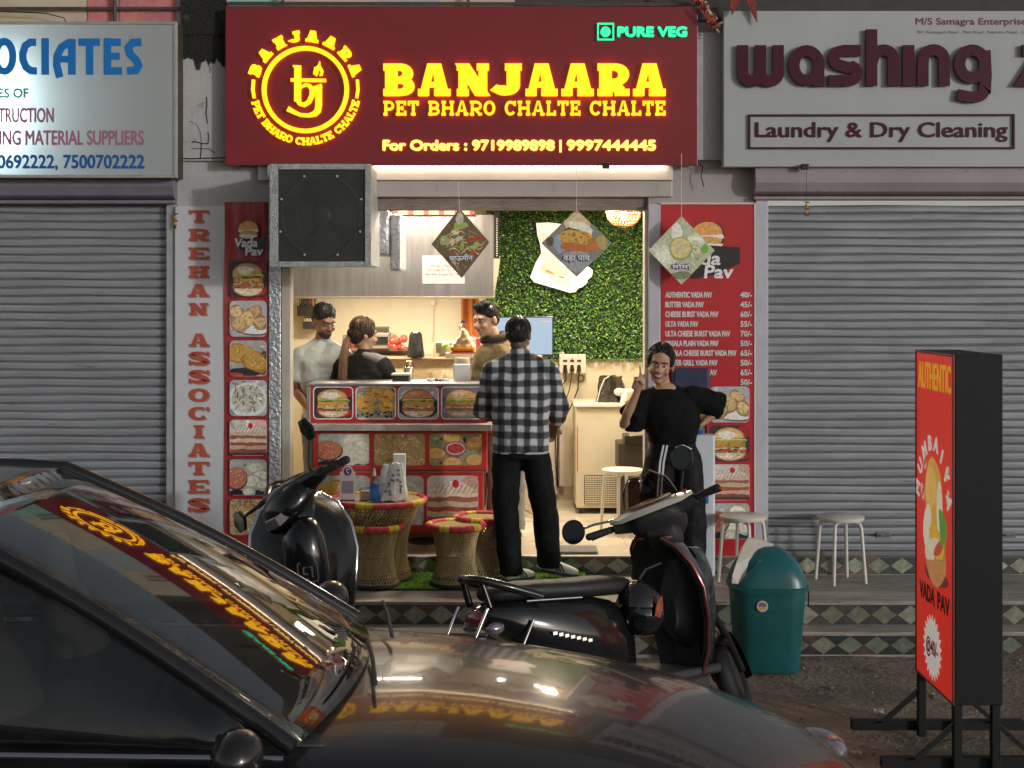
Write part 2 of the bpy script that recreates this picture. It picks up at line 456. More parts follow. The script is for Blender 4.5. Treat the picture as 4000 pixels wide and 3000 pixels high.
# mossy concrete end and cracks on the pilaster
mb = MB(); mb.box(PX(712), PX(890), -.05, -.031, PZ(140), 4.8)
mb.plane((0, -.031, 0)); rag = [(PX(706), PZ(141)), (PX(706), PZ(228))]
for i in range(1, 26):
    x = 706 + (893 - 706) * i / 26
    rag.append((PX(x), PZ(236 + rnd.uniform(-9, 12) + (34 if 9 <= i <= 11 else 0) + (10 if i > 14 and i < 20 else 0) + (i > 22) * 22)))
rag += [(PX(893), PZ(268)), (PX(893), PZ(141))]
mb.solid(rag, 0, .006)
mb.build('moss_stain', mat('black_moss', (.018, .017, .013), .95, var=.6, scale=14, bump=.8, bscale=60, spots=[((.09, .095, .05), 11, .60)]), bld)
mb = MB(); mb.plane((0, -.031, 0))
def crack(pts, w):
    q = [(PX(700 + x / 2.074), PZ(y / 2.074)) for x, y in pts]
    mb.stroke(q, w, .0, .001)
crack([(1680 - 1452, 790), (1685 - 1452, 850), (1676 - 1452, 920), (1690 - 1452, 1005)], .008)
crack([(1692 - 1452, 1075), (1700 - 1452, 1110), (1692 - 1452, 1168), (1640 - 1452, 1165), (1636 - 1452, 1230), (1632 - 1452, 1290)], .007)
crack([(1560 - 1452, 1160), (1580 - 1452, 1150), (1640 - 1452, 1165)], .008)
crack([(1560 - 1452, 1210), (1640 - 1452, 1208), (1700 - 1452, 1210), (1750 - 1452, 1245)], .005)
crack([(1545 - 1452, 985), (1600 - 1452, 1010), (1630 - 1452, 1070), (1640 - 1452, 1160)], .003)
crack([(1460 - 1452, 1285), (1560 - 1452, 1290), (1700 - 1452, 1285), (1840 - 1452, 1282)], .009)
crack([(1690 - 1452, 520), (1715 - 1452, 560), (1708 - 1452, 600)], .004)
mb.build('wall_crack', M_dark, bld)
# upper floor: rail, balcony wall in patches of colour
mb = MB(); mb.box(-7, PX(335), .02, .099, 4.15, 5.2); mb.box(PX(335), PX(442), .018, .099, 4.15, 4.15 + .001); mb.build('upper_wall', M_beige, bld)
mb = MB(); mb.box(PX(336), PX(442), .015, .099, 4.15, 5.2); mb.box(PX(462), PX(706), .015, .099, 4.15, 5.2); mb.build('pink_panel', M_pinkw, bld, bevel=.01)
mb = MB(); mb.box(PX(443), PX(461), .02, .099, 4.15, 5.2); mb.build('upper_wall', mat('tan_joint', (.35, .28, .2), .8), bld)
mb = MB(); mb.box(PX(896), PX(1095), .02, -.0005, 4.2, 5.2); mb.build('upper_wall', M_teal, bld)
mb = MB(); mb.box(PX(1096), PX(1480), .022, -.0007, 4.2, 5.2); mb.box(PX(1720), PX(2010), .02, -.0007, 4.2, 5.2); mb.build('upper_wall', M_beige, bld)
mb = MB(); mb.box(PX(1481), PX(1719), .02, -.0006, 4.2, 5.2); mb.build('upper_wall', mat('grey_upper_wall', (.42, .42, .43), .7), bld)
mb = MB(); mb.box(PX(2011), 7, .02, -.0007, 4.2, 5.2); mb.build('upper_wall', mat('dark_upper_wall', (.06, .055, .05), .8, var=.4, scale=8), bld)
mb = MB()
mb.bar((-7, -.02, PZ(35)), (PX(715), -.02, PZ(35)), .012, .02); mb.bar((PX(895), -.06, PZ(20)), (PX(2700), -.06, PZ(23)), .014, .022)
mb.bar((PX(2000), -.07, PZ(33)), (PX(2690), -.07, PZ(28)), .008, .008)
for x in (1110, 1830, 2565): mb.bar((PX(x), -.06, PZ(40)), (PX(x), -.06, 4.8), .02, .02)
mb.tube([(PX(452), -.02, PZ(90)), (PX(452), -.03, 4.8)], .014, 8)
mb.build('balcony_rail', mat('rusty_rail', (.07, .05, .045), .6, var=.4, scale=20), bld)

# ---------------------------------------------------------------- the shop bay: frame, shutter housing, inside walls
mb = MB()
mb.box(PX(1012), PX(2625), -.05, .09, PZ(706), PZ(600))
mb.build('fascia', M_trim, bld, bevel=.004)
mb = MB(); mb.box(PX(1100), PX(2625), -.028, .09, PZ(770), PZ(707)); mb.build('shutter_housing', mat('housing_metal', (.46, .41, .37), .5, var=.12, scale=3), bld, bevel=.008)
mb = MB(); mb.box(PX(1100), PX(2530), .03, .16, PZ(818), PZ(771)); mb.build('lintel', mat('worn_lintel', (.27, .23, .19), .8, var=.4, scale=9, bump=.5, stretch=(1, 4, 8), spots=[((.07, .06, .05), 7, .6)]), bld)
M_foil = mat('crinkled_foil', (.62, .63, .66), .32, metal=.75, var=.15, scale=12, bump=.7, bscale=38)
mb = MB(); mb.box(PX(1052), PX(1100), -.035, -.001, PZ(2160), PZ(800)); mb.build('door_frame', M_foil, bld, bevel=.006)
mb = MB(); mb.box(PX(1101), PX(1136), -.02, .12, FLOOR, PZ(819)); mb.build('door_frame', mat('beige_rail', (.50, .44, .36), .5, var=.15), bld, bevel=.004)
mb = MB(); mb.box(PX(2531), PX(2578), -.04, -.001, FLOOR, PZ(800)); mb.build('door_frame', mat('lilac_rail', (.52, .50, .55), .45, var=.12), bld, bevel=.006)
mb = MB(); mb.box(PX(2518), PX(2530), -.005, .14, FLOOR, PZ(819)); mb.build('door_frame', M_trim, bld, bevel=.003)
BW = 2.8
mb = MB()
mb.box(-2.4, 1.7, BW, BW + .1, FLOOR - .1, 3.3); mb.build('inside_wall', M_cream, bld)
mb = MB(); mb.box(-2.5, -2.4, .31, BW + .1, FLOOR - .1, 3.3); mb.box(1.7, 1.8, .31, BW + .1, FLOOR - .1, 3.3); mb.build('inside_wall', M_cream, bld)
mb = MB(); mb.box(-2.5, 1.8, .17, BW + .1, 3.06, 3.2); mb.build('ceiling', mat('ceiling_paint', (.7, .66, .6), .8), bld)
mb = MB(); mb.box(-2.4, 1.7, .352, BW, FLOOR - .1, FLOOR); mb.box(PX(1136), PX(2530), .001, .351, FLOOR - .0015, FLOOR + .001)
o = mb.build('shop_floor', mat('pale_floor_tile', (.62, .54, .42), .25, var=.12, scale=4, spots=[((.42, .34, .25), 5, .66)]), bld)
mb = MB()
for x in (-.35, .25, .85): mb.box(x - .002, x + .002, .36, BW, FLOOR + .0005, FLOOR + .0015)
for y in (.95, 1.55, 2.15): mb.box(-.4, 1.7, y - .002, y + .002, FLOOR + .0006, FLOOR + .0017)
mb.build('floor_joint', mat('grout', (.30, .25, .19), .9), bld)
mb = MB(); mb.box(PX(1136), PX(2530), -.025, .02, FLOOR + .0012, FLOOR + .012); mb.build('threshold', mat('white_marble', (.72, .66, .58), .3, var=.15), bld, bevel=.003)
mb = MB(); mb.box(-2.4, 1.7, BW - .02, BW - .001, FLOOR, FLOOR + .12); mb.build('skirting', mat('skirting', (.50, .40, .28), .5), bld)
# pale wall panel and column beside the sockets
mb = MB(); mb.box(PX(2185, 2.75), PX(2195, 2.75) + .02, 2.72, 2.799, FLOOR + .13, 1.75); mb.box(PX(2110, 2.75), PX(2180, 2.75), 2.70, 2.799, FLOOR + .06, 1.62)
mb.build('wall_panel', mat('pinkish_panel', (.72, .60, .52), .5), bld, bevel=.004)
# ceiling lights inside the bay (each with its own lamp)
def ceiling_light(loc, sx, sy, watts, label, warm=(1.0, .88, .69)):
    t = thing('ceiling_light', label, 'ceiling light', loc, 'ceiling lights inside the open shop')
    mb = MB(); mb.box(-sx / 2 - .02, sx / 2 + .02, -sy / 2 - .02, sy / 2 + .02, 0, .03); mb.build('housing', M_trim, t, world=False, bevel=.004)
    mb = MB(); mb.box(-sx / 2, sx / 2, -sy / 2, sy / 2, -.008, -.001); mb.build('diffuser', mat('light_diffuser', (.8, .8, .8), .5, var=0, emit=warm, estr=4), t, world=False)
    l = bpy.data.lights.new('lamp', 'AREA'); l.shape = 'RECTANGLE'; l.size = sx; l.size_y = sy; l.energy = watts; l.color = warm
    lo = bpy.data.objects.new('lamp', l); COL.objects.link(lo); lo.location = (0, 0, -.02); lo.parent = t
    return t
ceiling_light((-1.0, 1.75, 2.42), 1.1, .1, 56, 'tube light under the steel kitchen hood')
ceiling_light((.65, 1.25, 3.02), .6, .6, 92, 'square panel light on the ceiling over the leaf wall')
ceiling_light((-.75, .55, 3.02), .9, .12, 36, 'slim panel light on the ceiling in front of the hood')

# ---------------------------------------------------------------- shutters of the two closed shops
M_shut = mat('galvanised_slats', (.335, .345, .365), .40, metal=.35, var=.16, scale=1.5, bump=.05, stretch=(1.2, 6, 6), spots=[((.22, .20, .19), 2.5, .62), ((.14, .12, .11), 30, .68), ((.20, .16, .12), 1.1, .63)])
def shutter(x0, x1, z0, z1, name, label, pitch=.0588):
    t = thing(name, label, 'shutter', ((x0 + x1) / 2, .07, z0))
    prof = []
    n = int((z1 - z0) / pitch)
    for i in range(n):
        z = z0 + i * pitch; j = rnd.uniform(-.002, .002)
        prof += [(z, .075), (z + .004, .075 + j * .3), (z + .0055, .056 + j), (z + .014, .049 + j), (z + .036, .047 + j), (z + .052, .053 + j), (z + .0565, .070)]
    prof.append((z0 + n * pitch, .06))
    nx = 14; mb = MB()
    mb.grid([[(x0 + (x1 - x0) * k / nx, y + .001 * math.sin(5.1 * z + 2.3 * k) * math.sin(k * 1.3), z + .003 * math.sin(k * .9 + i // 7)) for k in range(nx + 1)] for i, (z, y) in enumerate(prof)])
    mb.build('slat_curtain', M_shut, t, smooth=25)
    for lx in ((x0 + .35, x1 - .35) if False else (x0 + (x1 - x0) * .30, x0 + (x1 - x0) * .62)):
        mb = MB(); mb.box(lx - .05, lx + .05, .036, .0465, z0 + .10, z0 + .14); mb.tube([(lx - .03, .036, z0 + .12), (lx - .03, .005, z0 + .12), (lx + .03, .005, z0 + .12), (lx + .03, .036, z0 + .12)], .005, 6); mb.build('lock_hasp', mat('rail_steel', (.2, .2, .2), .5, metal=.4), t)
    mb = MB(); mb.box(x0, x1, .03, .075, z0 - .03, z0 + .004); mb.build('bottom_rail', mat('rail_steel', (.2, .2, .2), .5, metal=.4), t, bevel=.004)
    return t
L_sh = shutter(-4.4, PX(648), FLOOR + .03, PZ(782), 'roller_shutter', 'closed grey slatted shutter beside the tall white name panel')
R_sh = shutter(PX(2999), 4.6, FLOOR + .03, PZ(790), 'roller_shutter', 'closed grey slatted shutter behind the white stool and the standing sign')
M_rail = mat('shutter_guide', (.44, .43, .44), .5, metal=.3, var=.2, scale=8)
mb = MB(); mb.box(PX(649), PX(687), .0, .10, FLOOR, PZ(785)); mb.build('guide_rail', M_rail, L_sh, bevel=.004)
mb = MB(); mb.box(PX(2950), PX(2998), -.03, .03, FLOOR, PZ(775)); mb.build('guide_rail', mat('lilac_rail'), R_sh, bevel=.004)
def housing(x0, x1, y0, y1, parent, m):
    mb = MB()
    z0, z1 = PZ(y1), PZ(y0)
    prof = [(.05, z1), (-.10, z1), (-.12, z1 - .04), (-.13, z0 + .09), (-.10, z0 + .03), (-.04, z0), (.05, z0)]
    mb.rings([[(x, y, z) for y, z in prof] for x in (x0, x1)]); mb.build('roll_housing', m, parent, smooth=30)
    mb = MB(); mb.box(x0, x1, -.06, .06, z0 - .025, z0 - .002); mb.build('housing_lip', m, parent, bevel=.004)
housing(-4.4, PX(690), 650, 783, L_sh, mat('housing_blue_grey', (.20, .19, .24), .5, var=.2, scale=3))
housing(PX(2940), 4.6, 640, 768, R_sh, mat('housing_mauve', (.33, .27, .28), .5, var=.2, scale=2, spots=[((.16, .13, .14), 2, .6)]))
# ---------------------------------------------------------------- stroke letters: slab capitals and the round lower-case
def slab(mb, ch, x, y, w, h, st, th, sf, h0, h1):
    """one slab-serif capital in the box (x, y, w, h): st stem width, th thin stroke, sf serif overhang"""
    S = lambda pts, ww, closed=False: mb.stroke([(x + a * w, y + b * h) for a, b in pts], ww, h0, h1, closed)
    T = th
    def box(a0, b0, a1, b1): mb.solid([(a0, b0), (a1, b0), (a1, b1), (a0, b1)], h0, h1)
    def stem(cx, y0=0, y1=1, w_=st): box(x + cx - w_ / 2, y + y0 * h, x + cx + w_ / 2, y + y1 * h)
    def foot(cx, top=False, l=sf, r=sf, w_=st, tt=None):
        tt = tt or T
        if top: box(x + cx - w_ / 2 - l, y + h - tt, x + cx + w_ / 2 + r, y + h)
        else: box(x + cx - w_ / 2 - l, y, x + cx + w_ / 2 + r, y + tt)
    c0 = sf + st / 2; c1 = w - sf - st / 2
    if ch in 'BPR':
        stem(c0); foot(c0, l=sf, r=sf * .4); foot(c0, True, l=sf, r=0)
        bw = st * .88; mid = .49 if ch == 'B' else .42
        rx = w - c0 - bw / 2 - (sf * .2 if ch != 'B' else sf * .1)
        def bowl(ya, yb, rxx):
            cy = (ya + yb) / 2; ry = (yb - ya) / 2
            k = .45
            pts = [(c0, yb)] + [(c0 + rxx * k + rxx * (1 - k) * math.cos(R(q)), cy + ry * math.sin(R(q))) for q in range(90, -91, -15)] + [(c0, ya)]
            ws = [T] + [T + (bw - T) * math.cos(R(q)) ** 2 for q in range(90, -91, -15)] + [T]
            mb.stroke([(x + a, y + b) for a, b in pts], ws, h0, h1)
        bowl(h * mid + (0 if ch != 'B' else 0), h - T / 2, rx * (.92 if ch == 'B' else 1))
        if ch == 'B': bowl(T / 2, h * mid, rx)
        if ch == 'R':
            mb.stroke([(x + c0 + rx * .35, y + h * mid), (x + w - sf - st * .55, y + T * .6)], st * .85, h0, h1); box(x + w - st - sf * 1.3, y, x + w, y + T)
    elif ch == 'A':
        ap = w * .5
        mb.solid([(x + ap - st * .55, y + h), (x + ap + st * .1, y + h), (x + sf + st * .62, y), (x + sf * .7, y)], h0, h1)
        mb.solid([(x + ap - st * .15, y + h), (x + ap + st * .55, y + h), (x + w - sf * .6, y), (x + w - sf - st * 1.05, y)], h0, h1)
        box(x + w * .25, y + h * .26, x + w * .75, y + h * .26 + T * .8)
        box(x, y, x + sf * 2 + st * .62, y + T); box(x + w - st * 1.1 - sf * 1.6, y, x + w, y + T)
    elif ch == 'N':
        stem(c0, w_=st * .62); stem(c1 , w_=st * .62); mb.solid([(x + sf * .6, y + h), (x + sf * .6 + st * 1.0, y + h), (x + w - sf * .8, y), (x + w - sf - st * 1.05, y)], h0, h1)
        foot(c0, w_=st * .62, r=sf * .9); foot(c0, True, w_=st * .62, r=0, l=sf); foot(c1, True, w_=st * .62)
    elif ch == 'J':
        cx = w - sf - st / 2; stem(cx, .3, 1); foot(cx, True)
        r0 = (cx - st * .3) * .62
        pts = [(cx, h * .35)] + [(cx - r0 + r0 * math.cos(R(q)), h * .33 + (h * .33 - T * .7) * math.sin(R(q))) for q in range(-15, -150, -15)] + [(st * .35, h * .24)]
        n = len(pts); mb.stroke([(x + a, y + b) for a, b in pts], [st * (1 - .35 * min(1, i / 5)) for i in range(n)], h0, h1)
        box(x, y + h * .14, x + st * .8, y + h * .32)
    elif ch in 'EL':
        stem(c0); foot(c0, l=sf, r=0)
        foot(c0, True, l=sf, r=sf if ch == 'L' else 0)
        box(x + c0, y, x + w, y + T); box(x + w - T * .9, y, x + w, y + h * .33)
        if ch == 'E':
            box(x + c0, y + h - T, x + w * .97, y + h); box(x + w * .97 - T * .9, y + h * .7, x + w * .97, y + h)
            box(x + c0, y + h * .5 - T * .45, x + w * .72, y + h * .5 + T * .45); box(x + w * .72 - T * .7, y + h * .36, x + w * .72, y + h * .64)
    elif ch == 'T':
        stem(w / 2); foot(w / 2); box(x, y + h - T, x + w, y + h); box(x, y + h * .68, x + T * .9, y + h); box(x + w - T * .9, y + h * .68, x + w, y + h)
    elif ch == 'H':
        for c in (c0, c1): stem(c); foot(c, l=sf * .9, r=sf * .9); foot(c, True, l=sf * .9, r=sf * .9)
        box(x + c0, y + h * .5 - T / 2, x + c1, y + h * .5 + T / 2)
    elif ch == 'I':
        stem(w / 2); foot(w / 2); foot(w / 2, True)
    elif ch in 'OC':
        a0, a1 = (0, 360) if ch == 'O' else (48, 322)
        pts = []; ws = []
        n = 26
        for i in range(n + (0 if ch == 'O' else 1)):
            q = R(a0 + (a1 - a0) * i / n)
            pts.append((x + w / 2 + (w / 2 - st / 2) * math.cos(q), y + h / 2 + (h / 2 - T / 2) * math.sin(q))); ws.append(T + (st - T) * math.cos(q) ** 2)
        mb.stroke(pts, ws, h0, h1, closed=(ch == 'O'))
        if ch == 'C': box(x + w - T * 1.0, y + h * .66, x + w - T * .05, y + h * .99)
    elif ch == 'S':
        pts = []
        for i in range(9): q = R(20 + 250 * i / 8); pts.append((w / 2 + (w / 2 - st * .45) * math.cos(q), h * .735 + (h * .265 - T / 2) * math.sin(q)))
        for i in range(1, 9): q = R(90 - 250 * i / 8); pts.append((w / 2 + (w / 2 - st * .45) * math.cos(q), h * .265 + (h * .265 - T / 2) * math.sin(q)))
        n = len(pts); mb.stroke([(x + a, y + b) for a, b in pts], [T + (st - T) * (1 - abs(i - n / 2) / (n / 2)) for i in range(n)], h0, h1)
        box(x + w - T * 1.0, y + h * .64, x + w - T * .1, y + h); box(x + T * .1, y, x + T * 1.0, y + h * .36)
WID = {'I': .62, 'J': .85, 'L': .85, 'E': .9, 'T': .95, 'P': .95, 'H': 1.12, 'N': 1.1, 'O': 1.02, 'C': .98, 'S': .8, 'B': 1.0, 'A': 1.1, 'R': 1.05, ' ': .55}
def slab_line(mb, s, x0, x1, y, h, stf, thf, sff, gap, h0, h1, word_end=None):
    tot = sum(WID[c] for c in s) + gap * (len(s) - 1); k = (x1 - x0) / tot; x = x0
    for c in s:
        w = WID[c] * k
        if c != ' ': slab(mb, c, x, y, w, h, stf * k, thf * h, sff * k, h0, h1)
        elif word_end: mb = word_end(mb)
        x += w + gap * k
    return mb

# ---------------------------------------------------------------- the lit red sign board over the open shop
YS = -.13
sign = thing('shop_sign', 'large red board with glowing yellow slab lettering over the open shop', 'sign', (PX(1805), YS, PZ(655)))
M_red = mat('red_acp_board', (.215, .015, .019), .33, var=.10, scale=3, bump=.01)
M_glow = mat('yellow_lit_acrylic', (.8, .5, .02), .4, var=0, emit=(1.0, .47, .003), estr=1.65)
M_green = mat('green_lit_acrylic', (.05, .6, .3), .4, var=0, emit=(.02, .80, .36), estr=1.05)
mb = MB(); mb.box(PX(895), PX(2716), YS, YS + .05, PZ(652), PZ(40)); mb.build('board', M_red, sign, bevel=.003)
mb = MB(); mb.box(PX(905), PX(2706), YS + .051, YS + .10, PZ(648), PZ(46)); mb.build('back_frame', mat('frame_steel', (.1, .1, .1), .6), sign)
mb = MB(); mb.box(PX(1460), PX(2600), YS + .055, YS + .068, PZ(651), PZ(649)); mb.build('led_strip', mat('warm_led', (.8, .8, .8), .5, var=0, emit=(1, .75, .5), estr=26), sign)
mb = MB(); mb.plane((0, YS, 0)); H0, H1 = .004, .03
for ch, a, b in zip('BANJAARA', (1505, 1638, 1777, 1934, 2052, 2190, 2329, 2466), (1626, 1764, 1922, 2038, 2176, 2315, 2452, 2591)):
    w = PX(b) - PX(a); slab(mb, ch, PX(a), PZ(386), w, PZ(262) - PZ(386), {'J': .095, 'N': .10}.get(ch, .088), .048, .012, H0, H1)
mb.build('sign_letters', M_glow, sign)
mb = MB(); mb.plane((0, YS, 0))
def word_end(m_): m_.build('tagline_word', M_glow, sign); return MB().plane((0, YS, 0))
mb = slab_line(mb, 'PET BHARO CHALTE CHALTE', PX(1505), PX(2591), PZ(461), PZ(405) - PZ(461), .235, .17, .085, .14, H0, .022, word_end)
mb.build('tagline_word', M_glow, sign)
mb = MB(); mb.plane((0, YS, 0))
M_pale = mat('pale_yellow_lit', (.8, .6, .2), .4, var=0, emit=(1.0, .55, .08), estr=1.7)
mb.text('For Orders : 9719989898', PX(1504), PZ(594), PZ(555) - PZ(594), PX(2162) - PX(1504), H0, .018, bold=.006); mb.build('phone_lettering', M_pale, sign)
mb = MB(); mb.plane((0, YS, 0)); mb.text('9997444445', PX(2213), PZ(594), PZ(555) - PZ(594), PX(2552) - PX(2213), H0, .018, bold=.006); mb.build('phone_lettering', M_pale, sign)
mb = MB(); mb.plane((0, YS, 0)); mb.solid([(PX(2182), PZ(603)), (PX(2191), PZ(603)), (PX(2191), PZ(555)), (PX(2182), PZ(555))], H0, .018); mb.build('divider_bar', M_pale, sign)
mb = MB(); mb.plane((0, YS, 0))
mb.text('PURE VEG', PX(2408), PZ(156), PZ(119) - PZ(156), PX(2672) - PX(2408), H0, .02, bold=.006)
mb.stroke([(PX(2331), PZ(108)), (PX(2390), PZ(108)), (PX(2390), PZ(169)), (PX(2331), PZ(169))], .011, H0, .02, True)
mb.solid(ellipse(PX(2360), PZ(139), .036, .036, 20), H0, .02)
mb.build('veg_mark', M_green, sign)
# round emblem
ecx, ecy = PX(1205), PZ(362); k = 1 / 2.212 / 550
mb = MB(); mb.plane((ecx, YS, ecy))
mb.stroke(arc(0, 0, 352 * k, 0, 354, 59), 37 * k, H0, H1, True)
E_ = lambda px, py: ((px - 785) * k, (800 - py) * k)
mb.stroke([E_(680, 600), E_(748, 604)], 16 * k, H0, H1)
mb.stroke([E_(720, 598), E_(718, 900)], 56 * k, H0, H1)
mb.stroke([E_(660, 718), E_(960, 722)], 27 * k, H0, H1)
mb.stroke([E_(715, 885), E_(740, 920), E_(775, 930), E_(815, 905), E_(842, 850), E_(842, 800), E_(820, 768), E_(790, 758), E_(760, 772), E_(735, 790)],
          [v * k for v in (40, 38, 34, 36, 42, 40, 34, 26, 22, 18)], H0, H1)
mb.stroke([E_(850, 792), E_(925, 764)], 30 * k, H0, H1)
mb.stroke([E_(898, 775), E_(898, 930), E_(890, 980), E_(862, 1008), E_(815, 1020), E_(745, 1016), E_(690, 992), E_(635, 962)],
          [v * k for v in (54, 54, 52, 46, 32, 30, 36, 46)], H0, H1)
mb.solid([E_(908, 556), E_(912, 590), E_(938, 640), E_(930, 680), E_(905, 682), E_(916, 655), E_(892, 625), E_(896, 660), E_(880, 686), E_(852, 668), E_(862, 610), E_(888, 600)], H0, H1)
for sx in (-1, 1): mb.stroke([(sx * (440 + 2) * k, 84 * k), (sx * 448 * k, 0), (sx * 436 * k, -72 * k)], 25 * k, H0, H1)
mb.build('emblem', M_glow, sign)
mb = MB()
def on_arc(s, a0, a1, rad, up, h, wd, stf, thf, sff):
    tot = sum(WID[c] for c in s) ; n = len(s); acc = 0
    for c in s:
        a = R(a0 + (a1 - a0) * (acc + WID[c] / 2) / tot); acc += WID[c]
        if c == ' ': continue
        rdir = Vector((math.cos(a), 0, math.sin(a))); tdir = Vector((math.sin(a), 0, -math.cos(a)))
        if not up: rdir2, tdir2 = -rdir, -tdir
        else: rdir2, tdir2 = rdir, tdir
        w = wd * WID[c]
        o_ = Vector((ecx, YS, ecy)) + rdir * rad - tdir2 * w / 2 - rdir2 * h / 2
        kk = mb.k; mb.plane(o_, tdir2, rdir2, -UY); slab(mb, c, 0, 0, w, h, stf * wd, thf * h, sff * wd, H0, .025)
on_arc('BANJAARA', 168, 12, 457 * k, True, 98 * k, 100 * k, .42, .26, .10)
mb.build('emblem_lettering', M_glow, sign); mb = MB()
on_arc('PET BHARO CHALTE CHALTE', 193, 348, 440 * k, False, 66 * k, 58 * k, .28, .22, .08)
mb.build('emblem_lettering', M_glow, sign)

# ---------------------------------------------------------------- the cold-lit board on the left
YL = -.23
ls = thing('shop_sign', 'pale backlit box sign with blue lettering over the closed shutter', 'sign', (PX(300, YL), YL, PZ(690, YL)))
x0l, x1l, zb, zt = -4.6, PX(679, YL), PZ(683, YL), PZ(98, YL)
mb = MB(); mb.box(x0l, x1l + .02, -.05, -.035, zb - .02, zt + .02); mb.box(x1l + .001, x1l + .02, YL + .031, -.051, zb - .02, zt + .02); mb.box(x0l, x1l, YL + .031, -.051, zb - .02, zb); mb.box(x0l, x1l, YL + .031, -.051, zt, zt + .02); mb.build('sign_case', mat('brown_case', (.045, .035, .035), .6, var=.3), ls, bevel=.004)
# translucent face over a tube lamp near the far end
m = bpy.data.materials.new('flex_face'); m.use_nodes = True; nt = m.node_tree; N = nt.nodes; L = nt.links
b = N['Principled BSDF']; b.inputs['Base Color'].default_value = (.45, .45, .44, 1); b.inputs['Roughness'].default_value = .5
MATS['flex_face'] = m
tr = N.new('ShaderNodeBsdfTranslucent'); tr.inputs[0].default_value = (.7, .75, .75, 1); mxs = N.new('ShaderNodeMixShader'); mxs.inputs[0].default_value = .35
L.new(b.outputs[0], mxs.inputs[1]); L.new(tr.outputs[0], mxs.inputs[2]); L.new(mxs.outputs[0], N['Material Output'].inputs[0])
mb = MB(); mb.tube([(-3.62, -.09, zb + .15), (-3.62, -.09, zt - .25)], .014, 10); mb.build('tube_lamp', mat('cold_tube', (.8, .8, .8), .5, var=0, emit=(.72, .95, 1.0), estr=260), ls)
mb = MB(); mb.quad((x0l, YL - .0115, zb), (x1l, YL - .0115, zb), (x1l, YL - .0115, zt), (x0l, YL - .0115, zt)); mb.build('face_panel', mat('flex_face'), ls)
mb = MB(); fw = .018
mb.box(x1l + .001, x1l + .022, YL - .02, YL + .03, zb - .022, zt + .022); mb.box(x0l, x1l, YL - .02, YL + .03, zb - .022, zb - .001); mb.box(x0l, x1l, YL - .02, YL + .03, zt + .001, zt + .022)
mb.build('edge_frame', mat('sign_edge', (.33, .33, .28), .5, var=.2), ls, bevel=.003)
mb = MB(); mb.plane((0, YL - .013, 0)); pl = lambda x: PX(x, YL); qz = lambda y: PZ(y, YL)
def solid_px(pts, h=.002): mb.solid([(pl(x / 2.074), qz(y / 2.074)) for x, y in pts], 0, h)
def stroke_px(pts, w, h=.002, closed=False): mb.stroke([(pl(x / 2.074), qz(y / 2.074)) for x, y in pts], w / 2.074 * (10 + YL) / F, 0, h, closed)
e = [(40 + 70 * math.cos(R(a)), 460 + 122 * math.sin(R(a))) for a in range(0, 360, 15)]
stroke_px(e, 58, closed=True)
stroke_px([(300, 345), (250, 345), (210, 375), (190, 440), (192, 490), (215, 545), (255, 575), (305, 578)], 60)
stroke_px([(372, 312), (372, 608)], 62)
stroke_px([(616, 350), (560, 350), (505, 385), (470, 450), (465, 530), (490, 630)], 62); stroke_px([(588, 318), (588, 608)], 62); stroke_px([(490, 482), (590, 482)], 54)
stroke_px([(640, 345), (815, 345)], 60); stroke_px([(732, 345), (732, 608)], 60)
stroke_px([(876, 312), (876, 608)], 60); stroke_px([(876, 345), (985, 345)], 60); stroke_px([(876, 458), (975, 458)], 58); stroke_px([(876, 577), (995, 577)], 60)
stroke_px([(1150, 345), (1080, 348), (1045, 390), (1060, 440), (1110, 490), (1128, 535), (1105, 572), (1035, 577)], 62)
mb.build('sign_lettering', mat('blue_vinyl', (.004, .17, .52), .4, var=.05), ls)
mb = MB(); mb.plane((0, YL - .013, 0))
mb.text('ES OF', pl(113), qz(382), qz(345) - qz(382), pl(113) - pl(-2), 0, .001, bold=.003, align='R'); mb.build('sign_lettering', mat('green_vinyl', (.05, .28, .22), .4, var=.05), ls)
mb = MB(); mb.plane((0, YL - .013, 0))
mb.text('TRUCTION', pl(212), qz(478), qz(420) - qz(478), pl(212) - pl(-3), 0, .001, bold=.003, align='R')
mb.build('sign_lettering', mat('mauve_vinyl', (.38, .15, .22), .4, var=.05), ls); mb = MB(); mb.plane((0, YL - .013, 0))
mb.text('ING MATERIAL SUPPLIERS', pl(563), qz(566), qz(508) - qz(566), pl(563) - pl(2), 0, .001, bold=.003, align='R'); mb.build('sign_lettering', mat('mauve_vinyl', (.38, .15, .22), .4, var=.05), ls)
mb = MB(); mb.plane((0, YL - .013, 0))
mb.text('0692222, 7500702222', pl(565), qz(657), qz(604) - qz(657), pl(565) - pl(-6), 0, .001, bold=.004, align='R'); mb.build('sign_lettering', mat('deep_blue_vinyl', (.01, .10, .32), .4, var=.05), ls)

